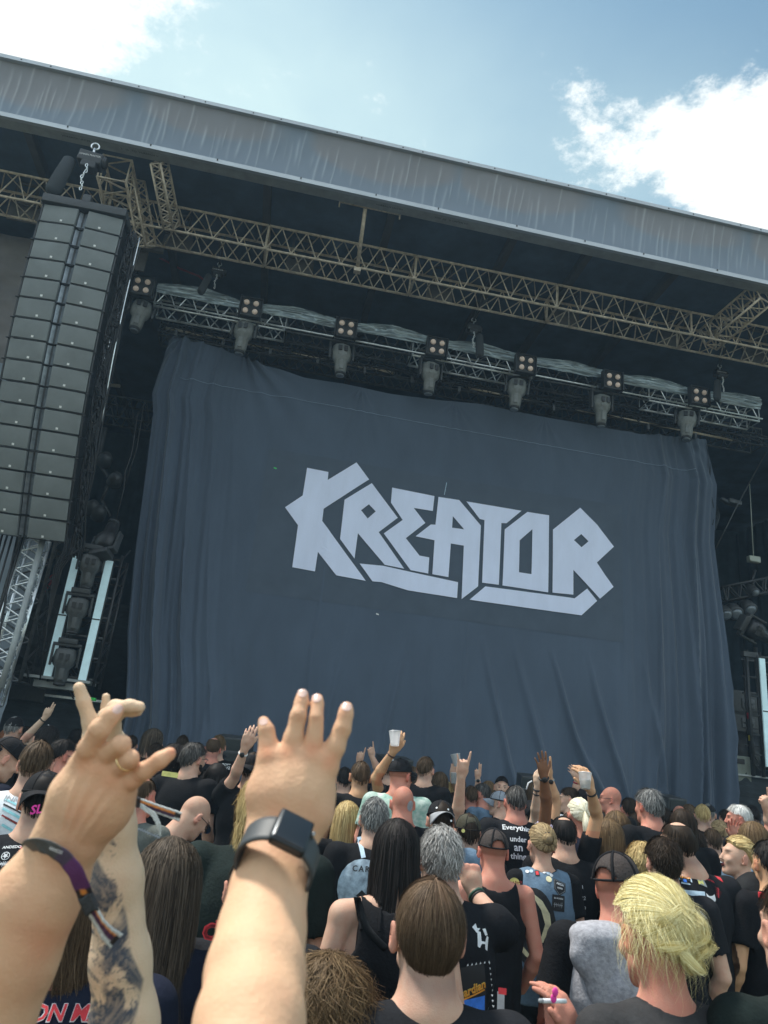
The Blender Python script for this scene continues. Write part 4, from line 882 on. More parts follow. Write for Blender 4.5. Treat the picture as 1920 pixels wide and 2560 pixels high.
def make_person(px, py, w, label, yaw=0, skin_='fair', hair='short', hc='brown', top='black', sleeves='short', build=1.0, fm=1.0, cap=None, arms=(), lean=0, tilt=0, roll=0, group='concert crowd seen from behind', name='person', hs=1.0, capyaw=0, glasses=False, tank=False, hz=.0, D=None, hairL=.3, vest=None, bx=0.):
    """px,py centre of the head in the photograph, w head width there; yaw>0 turns the face to the left (degrees from looking at the stage)"""
    D = D or max(WID.get(hair, .18), .182 if cap else 0)*FPX/w*hs; build = build*1.16
    hc_w = np.array(PD(px, py, D)); near = D < 3.2
    p = Person(); p.D = D; p.c = hc_w
    root = thing(name, label, 'person', (hc_w[0], hc_w[1], 0), group); p.root = root
    ya = RAD(yaw); bya = RAD(yaw*(.35 if abs(yaw) > 50 else .6))
    HR = np.array(Rz(yaw) @ Rx(-tilt) @ Ry(roll))     # head rotation, tilt>0 looks down
    BR = lambda v: rotz(v, bya)
    nk = hc_w+HR@A(0, -.022, -.095); base = hc_w+A(bx*.8, 0, 0)+BR(A(0, -.045-.02*lean, -.158)); shc = hc_w+A(bx, 0, 0)+BR(A(0, -.055, -.212)); hb_ = hc_w+A(bx, 0, 0)
    W_ = .172*build*(.92 if fm < .95 else 1); shd = [shc+BR(A(s*W_, 0, 0)) for s in (-1, 1)]
    hip = hc_w[2]-.86; chest = hb_+BR(A(0, -.045, -.37)); belly = hb_+BR(A(0, -.04, -.62)); p.shd = shd; p.BR = BR; p.HR = HR
    # ---- skin
    vox = .0045 if D < 2.2 else .006 if D < 3.3 else .0085 if D < 5.2 else .011
    vbig = max(vox, .009)
    arms_ = {}
    for a_ in arms: arms_[a_['side']] = a_
    pts = [hc_w+A(.14, .14, .13), hc_w-A(.14, .14, .13), shd[0]-A(.1, .1, .34), shd[1]+A(.1, .1, .1)]
    def joints(a_):
        if 'p' in a_:
            dd = a_.get('dd', (0, -.05, -.1)); return [np.array(PD(x, y, D+q_)) for (x, y), q_ in zip(a_['p'], dd)]
        if 'pts' in a_: return [np.array(PD(x, y, d)) for x, y, d in a_['pts']]
        return None
    for s, a_ in arms_.items():
        J = joints(a_); a_['J'] = J
    # body mesh (single surface)
    lo = np.minimum.reduce([hc_w-A(.30, .25, .95), nk-A(.30, .2, .2)]); hi = hc_w+A(.30, .25, .15)
    for a_ in arms_.values():
        lo = np.minimum(lo, np.min(a_['J'], 0)-.12); hi = np.maximum(hi, np.max(a_['J'], 0)+.2)
    lo[2] = max(lo[2], hc_w[2]-.95); 
    if near: lo2 = lo
    vv = vox if not arms_ else min(max(vox, .006), .0065)
    if D > 5.2 and arms_: vv = .0075
    size = (hi-lo); ncell = np.prod(size/vv)
    if ncell > 9e6: vv *= (ncell/9e6)**(1/3)
    F = Field(lo, hi, vv)
    # head: built in its own rotated field then sampled
    key = (fm,); 
    if key not in HEADC:
        H = Field((-.12, -.14, -.15), (.12, .15, .14), .004); head_field(H, fm); HEADC[key] = H
    H = HEADC[key]; sc_h = hs
    e = .17*hs; sl, g = F.sub(hc_w-e, hc_w+e)
    q = [(g[i]-hc_w[i])/hs for i in range(3)]; L_ = [HR[0, i]*q[0]+HR[1, i]*q[1]+HR[2, i]*q[2] for i in range(3)]; L_[2] = L_[2]/1.08
    ii = [np.clip((L_[i]-H.lo[i])/H.h, 0, H.n[i]-1.001) for i in range(3)]; i0 = [x.astype(int) for x in ii]; fr = [x-y for x, y in zip(ii, i0)]
    d = 0
    for dx in (0, 1):
        for dy in (0, 1):
            for dz in (0, 1): d = d+H.f[i0[0]+dx, i0[1]+dy, i0[2]+dz]*(fr[0] if dx else 1-fr[0])*(fr[1] if dy else 1-fr[1])*(fr[2] if dz else 1-fr[2])
    F.mix(sl, (d*hs).astype(np.float32), 0, 'u')
    nr = .058*(build**.7)*(.82 if fm < .95 else 1)
    F.cone(hc_w+HR@A(0, -.02, -.05), base, nr, nr*1.12, .02); F.cone(base, shc+BR(A(0, .01, -.02)), nr*1.12, .085, .03)
    for s in (0, 1): F.cone(base+A(0, 0, -.015), shd[s]+A(0, 0, .0), .05, .046, .03)
    F.ell(chest, (.155*build, .095*build, .20), .04, np.array(Rz(math.degrees(bya)))); F.ell(belly, (.14*build, .095*build, .2), .04, np.array(Rz(math.degrees(bya))))
    def armpts(s):
        sg = -1 if s == 0 else 1; k = 'L' if s == 0 else 'R'
        if k in arms_: return [shd[s]]+arms_[k]['J']
        el = shd[s]+BR(A(sg*.07, -.03, -.29)); wr = el+BR(A(-sg*.03, .14, -.20)); return [shd[s], el, wr]
    AP = [armpts(0), armpts(1)]; p.AP = AP
    ar = .046*(build**.6)*(.82 if fm < .95 else 1)
    for s in (0, 1):
        k = 'L' if s == 0 else 'R'; ap = AP[s]
        F.cone(ap[0], ap[1], ar*1.08, ar*.82, .02); mid = ap[1]*.7+ap[2]*.3; F.cone(ap[1], mid, ar*.80, ar*.88, .01); F.cone(mid, ap[2], ar*.86, ar*.56, .01, flat=None)
        if k in arms_:
            a_ = arms_[k]; J = a_['J']
            n_ = a_.get('n', (0, -1, .1)); tip = J[2] if len(J) > 2 else J[1]+(J[1]-J[0]); add_hand(F, ap[2], tip-ap[2], n_, a_.get('ts', 1), a_.get('pose', 'open'), a_.get('s', 1.05))
        elif near or True:
            pass
    V, Q = F.mesh(); V = smooth_mesh(V, Q, 1, .4)
    # colour: lips / brows slightly darker, redder knuckles elsewhere 1
    col = np.ones((len(V), 3)); hl = (V-hc_w)@HR/hs
    lip = np.exp(-((hl[:, 0]/.022)**2+((hl[:, 2]+.063)/.009)**2)**2)*(hl[:, 1] > .07); col *= 1-lip[:, None]*np.array([.1, .45, .4])
    br = (np.exp(-(((np.abs(hl[:, 0])-.032)/.02)**2+((hl[:, 2]-.022)/.006)**2)**2)*(hl[:, 1] > .06)); col *= 1-.75*br[:, None]
    ear = np.clip((np.abs(hl[:, 0])-.076)/.006, 0, 1)*(np.abs(hl[:, 2]) < .05); col *= 1-ear[:, None]*np.array([0, .22, .22])
    if hair in ('buzz', 'shaved'):
        sc_ = np.clip((hl[:, 2]+.012+.35*np.clip(-hl[:, 1], -.1, .03))/.012, 0, 1)*np.clip((.07-hl[:, 1]+.3*np.abs(hl[:, 2]-.03))/.01, 0, 1)*(np.abs(hl[:, 0]) < .082)*(hl[:, 2] > -.05)
        a0 = .55 if hair == 'buzz' else .22; col *= 1-sc_[:, None]*a0*np.array([.8, .9, 1.])
    if hair in ('short', 'comb', 'messy', 'thin', 'fringe'):
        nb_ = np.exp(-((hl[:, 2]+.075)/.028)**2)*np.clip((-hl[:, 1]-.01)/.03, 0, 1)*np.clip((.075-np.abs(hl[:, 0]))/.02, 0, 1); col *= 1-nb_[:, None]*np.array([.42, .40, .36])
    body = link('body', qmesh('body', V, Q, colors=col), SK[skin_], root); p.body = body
    # eyes when the face is seen
    if abs(yaw) > 100 or glasses == 'eyes':
        mb = MB()
        for s in (-1, 1): mb.sphere(hc_w+HR@(A(s*.031, .078, -.003)*hs), .0115*hs, None, 10)
        mb.build('eyes', mat('eye', (.05, .035, .03), .2), root)
    # ---- clothing
    layers = ([(top, sleeves, tank, 0.)] if top else [])+([(vest, 'none', False, .009)] if vest else [])
    for top_, sl_, tk_, gr_ in layers:
        tv = .0075 if D < 2.4 else .010 if D < 4.5 else .014
        lo = hc_w-A(.36, .30, .95); hi = hc_w+A(.36, .30, -.10)
        for s in (0, 1):
            lo = np.minimum(lo, AP[s][0]-.08); hi = np.maximum(hi, AP[s][0]+.08); m_ = AP[s][0]*.4+AP[s][1]*.6; lo = np.minimum(lo, m_-.09); hi = np.maximum(hi, m_+.09)
        lo[2] = max(lo[2], hc_w[2]-.93)
        T = Field(lo, hi, tv); BRm = np.array(Rz(math.degrees(bya)))
        T.ell(chest+BR(A(0, -.004, .01)), (.178*build+gr_, .122*build+gr_, .22+gr_), .04, BRm); T.ell(belly, (.168*build+gr_, .122*build**1.2+gr_, .26), .05, BRm); T.ell(belly+A(0, 0, -.18), (.165*build+gr_, .12*build+gr_, .2), .05, BRm)
        for s in (0, 1):
            T.cone(base+A(0, 0, -.022)+BR(A((-1 if s == 0 else 1)*.025, 0, 0)), shd[s]+A(0, 0, -.006), .058+gr_, .058+gr_, .03)
        T.ell(shc+BR(A(0, -.02, -.05)), (.15*build+gr_, .085+gr_, .10+gr_), .04, BRm)
        sa = ar*1.32
        for s in (0, 1):
            sg = -1 if s == 0 else 1; ap = AP[s]; u_ = (ap[1]-ap[0]); L1 = np.linalg.norm(u_); u_ = u_/L1
            if not tk_ and sl_ != 'none':
                fr_ = {'short': .62, 'long': 1.0, 'cap': .3}[sl_]; e_ = ap[0]+u_*L1*fr_
                T.cone(ap[0], e_+u_*.06, sa*1.1, sa*(1.02 if sl_ != 'long' else .9), .03)
                if sl_ != 'long': T.half(e_, u_, 0, reg=(e_+u_*.07, .085))
                else: T.cone(ap[1], ap[2], sa*.9, sa*.7, .02)
            else: T.half(shd[s]-BR(A(sg*(.018 if not tk_ else .055), 0, 0)), BR(A(sg, 0, .05)), .01, reg=(shd[s]+BR(A(sg*.06, 0, -.02)), .15))
        # neck opening
        nr2 = nr+(.012+gr_*2 if not tk_ else .045)
        T.cone(base+BR(A(0, .01, 0.006 if not tk_ else -.045)), base*.35+nk*.65, nr2*.98, nr2*1.25, .006, 's')
        T.half((0, 0, hc_w[2]-.88), (0, 0, -1), 0)
        V, Q = T.mesh(); N_ = vnormals(V, Q); V = smooth_mesh(V, Q, 1, .4)
        lc = (V-hc_w)@np.array(Rz(math.degrees(bya)))
        wv = np.stack([lc[:, 0]+.25*lc[:, 2], lc[:, 1], lc[:, 2]*.35], -1); amp = np.clip((-lc[:, 2]-.26)/.2, .15, 1)
        wv2 = np.stack([lc[:, 0]*.6-lc[:, 2]*.8, lc[:, 1], lc[:, 2]*.5+lc[:, 0]*.3], -1); V = V+N_*((.020*fnoise(wv, 7, int(px) % 50, 2)+.020*(.3-np.abs(fnoise(wv2, 9, int(py) % 50, 2)))+.002*fnoise(lc, 30, 5, 2))*amp)[:, None]
        colr = None
        me = qmesh('top', V, Q)
        if hair == 'skip': pass
        p.shirt = link('vest' if gr_ else 'tank_top' if tk_ else 't_shirt', me, TM[top_], root)
        p.shirt_bvh = None
    # ---- trousers (shared shape, scaled)
    trousers(root, hc_w, bya, build, hip)
    # ---- hair / cap
    if hair not in ('none', 'buzz', 'shaved'): hairdo(p, hair, hc, D, hs, HR, hc_w, hairL, cap)
    if cap: make_cap(p, cap, HR, hc_w, hs, capyaw)
    if glasses and glasses != 'eyes':
        mb = MB(); W = lambda x, y, z: hc_w+HR@(A(x, y, z)*hs)
        for s in (-1, 1):
            mb.tube([W(s*.083, -.005, .006), W(s*.080, .05, .004), W(s*.070, .098, .002)], .0022, 5); mb.tube([W(s*.034+.024*math.cos(a), .103-.006*abs(s*.034+.024*math.cos(a))/.05, -.004+.018*math.sin(a)) for a in np.linspace(0, 6.283, 13)], .002, 5)
        mb.tube([W(-.012, .108, .002), W(.012, .108, .002)], .002, 5); mb.build('glasses', M['bk'], root)
        if glasses == 'sun':
            mb = MB()
            for s in (-1, 1): mb.sphere(W(s*.036, .100, -.004), .022*hs, Matrix(HR), 10, (1, .18, .9))
    PERS.append(p); return p
_TR = {}
def trousers(root, hc_w, bya, build, hip):
    if 'm' not in _TR:
        F = Field((-.28, -.2, -.02), (.28, .22, 1.06), .018)
        F.ell((0, -.01, .92), (.165, .115, .12), .04)
        for s in (-1, 1):
            F.cone((s*.085, 0, .88), (s*.10, .01, .48), .092, .062, .03); F.cone((s*.10, .01, .48), (s*.11, -.01, .10), .064, .05, .02); F.half((0, 0, .06), (0, 0, -1), 0, reg=((s*.11, 0, 0), .12))
        V, Q = F.mesh(); V = V+vnormals(V, Q)*(.01*fnoise(V*np.array([1, 1, .5]), 14, 3, 2))[:, None]; _TR['m'] = qmesh('trousers', V, Q); _TR['m'].materials.append(TM['trousers'])
        F = Field((-.2, -.16, -.01), (.2, .26, .14), .010)
        for s in (-1, 1): F.cone((s*.11, -.04, .055), (s*.125, .15, .035), .042, .034, .01); F.cone((s*.11, -.03, .06), (s*.11, -.03, .11), .045, .045, .01)
        F.half((0, 0, .0), (0, 0, -1), 0); V, Q = F.mesh(); _TR['s'] = qmesh('shoes', V, Q); _TR['s'].materials.append(M['rubber'])
    for k, nm in (('m', 'trousers'), ('s', 'shoes')):
        o = bpy.data.objects.new(nm, _TR[k]); COL.objects.link(o); o.parent = root; o.rotation_euler = (0, 0, bya); o.scale = (1.08*build, 1.08*build, (hip+.04)/1.0 if k == 'm' else 1)
# ---------------------------------------------------------------- hair: a soft cap volume plus many fine locks
def ribbons(paths, width, cols, name, parent, out):
    """paths (n,m,3); ribbon lies across the outward direction"""
    n, m, _ = paths.shape; t = np.gradient(paths, axis=1); s = np.cross(t, out); s /= np.linalg.norm(s, axis=2, keepdims=True)+1e-9
    taper = np.linspace(1, .35, m)[None, :, None]*width[:, None, None]
    a = paths-s*taper/2; b = paths+s*taper/2; V = np.stack([a, b], 2).reshape(-1, 3)
    idx = (np.arange(n)[:, None]*m+np.arange(m-1)[None, :])*2; Q = np.stack([idx, idx+1, idx+3, idx+2], -1).reshape(-1, 4)
    C_ = np.repeat(cols[:, None, :], m*2, 1).reshape(-1, 3)
    return link(name, qmesh(name, V, Q, colors=C_), HM, parent)
def hairdo(p, style, hc, D, hs, HR, c, L, cap=None, name='hair'):
    lo_c, hi_c = [np.array(x)*(.8 if hc not in ('plat', 'yblond', 'white') else 1) for x in HC_[hc]]; D_ = D
    S = {'short': dict(th=.010, n=1500, seg=4, len_=.045, lift=.010, nape=-.055, curl=.0), 'comb': dict(th=.011, n=9000, seg=8, len_=.12, lift=.003, nape=-.075, curl=.0), 'messy': dict(th=.011, n=3200, seg=6, len_=.055, lift=.012, nape=-.07, curl=.012), 'thin': dict(th=.007, n=900, seg=4, len_=.045, lift=.006, nape=-.06, curl=.0, bald=True),
         'fringe': dict(th=.005, n=500, seg=3, len_=.02, lift=.003, nape=-.06, curl=0, bald=True), 'long': dict(th=.018, n=3600, seg=12, len_=L, lift=.006, nape=-.07, curl=.006, hang=True), 'wavy': dict(th=.022, n=3400, seg=14, len_=L, lift=.012, nape=-.07, curl=.016, hang=True), 'curly': dict(th=.020, n=2600, seg=10, len_=.13, lift=.02, nape=-.10, curl=.03),
         'bob': dict(th=.024, n=2000, seg=9, len_=.19, lift=.006, nape=-.09, curl=.005, hang=True), 'pony': dict(th=.012, n=3600, seg=8, len_=.12, lift=.002, nape=-.06, curl=0, gather=True), 'updo': dict(th=.022, n=8000, seg=12, len_=.12, lift=.004, nape=-.065, curl=.004, gather=True), 'bun': dict(th=.013, n=3600, seg=8, len_=.12, lift=.003, nape=-.065, curl=.002, gather=True)}[style]
    z = dict(near=1.0, mid=.6, far=.32)['near' if D < 2.4 else 'mid' if D < 4.2 else 'far']; n = int(S['n']*z*(1.9 if S.get('hang') and D < 2.4 else 1)); m = S['seg'] if D < 4.2 else max(3, S['seg']*2//3)
    r = np.random.default_rng(int(c[0]*1000) & 0xffff)
    R3 = A(.0765, .094, .0972)*hs; oc = A(0, -.012, .0194)*hs; th = S['th']*hs
    # scalp cap mesh
    nu, nv = (72, 48) if D < 2.6 else (40, 26); u = np.linspace(0, 2*math.pi, nu, endpoint=False); v = np.linspace(0, math.pi*.80, nv); U, Vv = np.meshgrid(u, v)
    dirs = np.stack([np.sin(Vv)*np.sin(U), -np.sin(Vv)*np.cos(U), np.cos(Vv)], -1)      # U=0 is the back of the head
    def limit(U):   # polar angle where the hairline lies: nape low, temples, forehead high
        fcs = (1-np.cos(U))/2; side = np.sin(U)**2
        back = 2.30 if S['nape'] < -.065 else 2.18
        if style not in ('long', 'wavy', 'bob', 'curly'): back = back-(.62 if style == 'comb' else .48)*np.exp(-((np.abs(np.mod(U+np.pi, 2*np.pi)-np.pi)-1.72)/.42)**2)
        w0 = np.mod(U+np.pi, 2*np.pi)-np.pi; back = back+(.20 if style == 'comb' else .08)*np.exp(-(w0/.38)**2)+.03*np.sin(U*9+1)*.6
        return back-(back-1.02)*np.clip(fcs, 0, 1)**1.5-.10*side*(style not in ('long', 'wavy', 'bob'))
    lim = limit(U); Vc = Vv/(math.pi*.80)*lim; dirs = np.stack([np.sin(Vc)*np.sin(U), -np.sin(Vc)*np.cos(U), np.cos(Vc)], -1)
    thf = lambda U_: 1-(.72 if style in ('comb', 'short', 'messy', 'thin') else 0.)*np.clip(np.abs(np.sin(U_))-.35, 0, 1)**1.1/.65
    tt = th*thf(U)*np.clip((lim-Vc)/.35, 0.03, 1)**.5*(1+.22*fnoise(dirs, 5, int(c[1]*10) % 40, 2)); 
    pos = oc+dirs*(R3+tt[..., None]-.004*(Vc/lim > .97)[..., None])
    bald = S.get('bald')
    if bald:
        keep = np.clip((Vc-.42)/.35, 0, 1)  # crown bare
        pos = oc+dirs*(R3+(tt*keep-.006*(1-keep))[..., None])
    Vt = c+pos.reshape(-1, 3)@HR.T; i = np.arange(nu*nv).reshape(nv, nu); j = np.roll(i, -1, 1)
    Q = np.stack([i[:-1], i[1:], j[1:], j[:-1]], -1).reshape(-1, 4)
    base_col = lo_c*.65+hi_c*.25
    cp = np.tile(base_col, (len(Vt), 1))*(1+.35*fnoise(Vt*np.array([1, 1, .3]), 60, 3, 2))[:, None]
    hair = link(name, qmesh('scalp', Vt, Q, colors=cp), HM, p.root)
    # locks
    U0 = r.random(n)*2*math.pi; l0 = limit(U0); 
    start = r.random(n)**.75*.93
    if S.get('hang'): start = r.random(n)*.95
    v0 = start*l0
    if bald: v0 = np.maximum((.5+.5*r.random(n))*l0, .46)
    ln = S['len_']*(.7+.5*r.random(n))*hs; step = ln/(m-1)
    paths = np.zeros((n, m, 3)); out = np.zeros((n, m, 3)); vv = v0.copy(); uu = U0.copy(); cur = None
    ph = r.random(n)*6.28; wob = r.normal(0, 1, n)
    gpt = A(0, -.105, .035)*hs if S.get('gather') else None
    parts_ = (uu > 0)
    cur = np.zeros((n, 3)); hanging = np.zeros(n, bool); zfree = np.zeros(n)
    for k in range(m):
        dr = np.stack([np.sin(vv)*np.sin(uu), -np.sin(vv)*np.cos(uu), np.cos(vv)], -1)
        f = k/(m-1); rad = R3+((th*1.05+S['lift']*hs*f)*thf(uu)+.0012*hs+.0028*np.abs(wob)*hs)[:, None]
        on = oc+dr*rad
        if S['curl']: on = on+S['curl']*hs*f*np.stack([np.sin(ph+k*1.3), np.cos(ph*2+k*1.1), np.sin(ph*3+k)*.5], -1)
        if S.get('gather'):
            tgt = gpt+A(0, 0, 0); w_ = (f**1.6)[..., None] if np.ndim(f) else f**1.4
            line = paths[:, 0]*(1-w_)+tgt*w_ if k else on
            R4 = R3+th*1.05+.001*hs; dd = (line-oc)/R4; rn = np.linalg.norm(dd, axis=1, keepdims=True); line = np.where(rn < 1.0, oc+dd/np.maximum(rn, 1e-6)*(R4*(1.0+.028*np.abs(wob[:, None]))), line) if k else on
            paths[:, k] = line; out[:, k] = dr; continue
        if S.get('hang'):
            if k == 0: paths[:, 0] = on; cur = on
            else:
                # once past the widest part the lock falls freely
                fall = (vv > 1.50+.10*wob) & (np.abs(np.mod(uu, 2*np.pi)-np.pi) > 1.25)
                hanging |= fall; free = cur+np.stack([.10*np.sign(cur[:, 0])*step*.3+.0*cur[:, 0], -.05*step, -step], -1)
                free = free+((S['curl']+.004)*hs*.55*np.stack([np.sin(ph+k*.9), np.cos(ph*1.7+k*.9), 0*ph], -1)*(.3+f))*.35
                sway = np.clip((f-.5), 0, 1)*.004*wob; free[:, 0] += sway
                cur = np.where(hanging[:, None], free, on); paths[:, k] = cur
            out[:, k] = dr; dv = step/.09/hs; vv = np.where(hanging, vv, vv+dv); 
            af = np.mod(uu, 2*np.pi)-np.pi; uu = uu+np.where((np.abs(af) < 1.45) & ~hanging, np.sign(af)*dv*1.9, 0)
            continue
        paths[:, k] = on; out[:, k] = dr
        vv = np.minimum(vv+step/.09/hs, l0+.10); uu = uu+.10*wob*step/.04*.25
    if cap: 
        z0 = (.022 if cap != 'x' else 0); keepm = paths[:, :, 2].min(1) < z0; zz = paths[:, 0, 2] < .045*hs; kk = zz & (np.abs(paths[:, 0, 1]) < .2)
        paths, out, wob = paths[kk], out[kk], wob[kk]; n = len(paths)
        if n == 0: return
    Wp = c+paths@HR.T
    if S.get('hang'):   # gravity is world-down: hang straight below rather than along the tilted head
        pass
    ow = out@HR.T
    a = r.random(n)[:, None]**1.3; cols = lo_c*(1-a)+hi_c*a
    if style == 'comb':
        kk_ = np.exp(-(v0/.42)**2)[:, None]*.38*(r.random(n)[:, None] < .6); cols = cols*(1-kk_)+np.array([.30, .19, .13])*kk_; cols = cols*(1+.5*(np.clip(np.abs(np.sin(U0))-.8, 0, 1)*4)[:, None])
    wd = (.0022 if D < 2.4 else .0038 if D < 4.2 else .006)*hs*(1.0 if style != 'comb' else .9)
    if S.get('gather') and style != 'updo': wd *= 1.35
    if style in ('updo', 'comb'): wd *= .62
    if style == 'messy' and D < 2.4: wd *= .7
    ribbons(Wp, wd*(.6+.8*r.random(n)), cols, 'hair_locks', hair, ow)
    if style == 'pony':
        g0 = c+HR@(A(0, -.115, .03)*hs); k2 = int(500*z)+80; pp = np.zeros((k2, 9, 3)); oo = np.zeros_like(pp)
        for k in range(9):
            f = k/8; rr = .010+.022*math.sin(min(1, f*1.4)*math.pi*.8)+.004*f; an = r.random(k2)*6.28 if k == 0 else an
            pp[:, k] = g0+np.stack([rr*np.cos(an), rr*.8*np.sin(an)-.02*math.sin(f*3), 0*an], -1)@np.eye(3)+HR@A(0, -.025*math.sin(f*2.5), 0)+A(0, 0, .012-L*f*(1)); oo[:, k] = np.stack([np.cos(an), np.sin(an), 0*an], -1)
        a = r.random(k2)[:, None]; ribbons(pp, wd*1.5*np.ones(k2), lo_c*(1-a)+hi_c*a, 'ponytail', hair, oo)
        MB().tube([g0+HR@A(.014*math.cos(t_), -.003, .014*math.sin(t_)) for t_ in np.linspace(0, 6.283, 12)], .006*hs, 6).build('hair_tie', M['rubber'], hair)
    if style == 'updo':     # loose loops and fly-away strands round a messy knot
        k2 = 2600; pp = np.zeros((k2, 12, 3)); oo = np.zeros_like(pp); ce = np.array([[.03, -.105, .01], [.055, -.09, -.02], [-.02, -.11, .03], [.03, -.12, -.035], [.06, -.05, .03], [-.03, -.10, -.02], [.0, -.11, -.05]]); w_ = r.integers(0, 7, k2); cn = ce[w_]+r.normal(0, .004, (k2, 3))
        ax = r.normal(0, 1, (7, 3))+A(0, 0, .8); ax /= np.linalg.norm(ax, axis=1, keepdims=True); ax = ax[w_]; e1 = np.cross(ax, A(.3, 1, .2)); e1 /= np.linalg.norm(e1, axis=1, keepdims=True); e2 = np.cross(ax, e1); rr = r.uniform(.022, .046, k2); a0 = r.uniform(0, 6.28, 7)[w_]+r.normal(0, .5, k2)
        for k in range(12):
            t_ = a0+k*.36; pp[:, k] = (cn+e1*(np.cos(t_)*rr)[:, None]+e2*(np.sin(t_)*rr)[:, None]*.9+ax*(.012*np.sin(t_*1.7+a0))[:, None])*hs; oo[:, k] = pp[:, k]-oc
        a = r.random(k2)[:, None]**.8; ribbons(c+pp@HR.T, wd*1.5*np.ones(k2), lo_c*(1-a)+hi_c*a, 'loose_knot', hair, oo@HR.T)
        k2 = 650; U1 = r.uniform(-1.6, 1.6, k2); pp = np.zeros((k2, 9, 3)); oo = np.zeros_like(pp); v1 = r.uniform(.9, 1.9, k2); ll = r.uniform(.015, .085, k2)*(r.random(k2)**.7); ph1 = r.random(k2)*6.28
        for k in range(9):
            f = k/8; dr = np.stack([np.sin(v1+f*.5)*np.sin(U1), -np.sin(v1+f*.5)*np.cos(U1), np.cos(v1+f*.5)], -1)
            pp[:, k] = c+(oc+dr*(R3+.024*hs+.022*math.sin(f*3)*hs))@HR.T+np.stack([.012*np.sin(ph1+f*4), -.012*np.cos(ph1+f*3), -ll*f*1.3], -1); oo[:, k] = dr@HR.T
        a = r.random(k2)[:, None]; ribbons(pp, wd*.5*np.ones(k2), lo_c*(1-a)+hi_c*a, 'flyaway_strands', hair, oo)
    if style == 'bun':
        g0 = c+HR@(A(0, -.118, .045)*hs); k2 = int(700*z)+120; pp = np.zeros((k2, 9, 3)); oo = np.zeros_like(pp); an = r.random(k2)*6.28; bn = r.random(k2)*3.14; R0_ = .036*hs
        MB().sphere(g0, R0_*.93, None, 14).build('bun_core', mat('bun_core', tuple(lo_c*.9+hi_c*.1), .6), hair)
        for k in range(9):
            t_ = an+k*.33; q = np.stack([np.cos(t_)*np.sin(bn+.3), np.cos(bn+.3)*.8, np.sin(t_)*np.sin(bn+.3)], -1); pp[:, k] = g0+(q*R0_*(1+.05*r.random()))@HR.T; oo[:, k] = q@HR.T
        a = r.random(k2)[:, None]; ribbons(pp, wd*1.4*np.ones(k2), lo_c*(1-a)+hi_c*a, 'bun', hair, oo)
        MB().tube([g0+HR@(A(.032*math.cos(t_), .016, .005+.030*math.sin(t_))*hs) for t_ in np.linspace(.3, 2.8, 12)], .008*hs, 6).build('hair_tie', M['rubber'], hair)
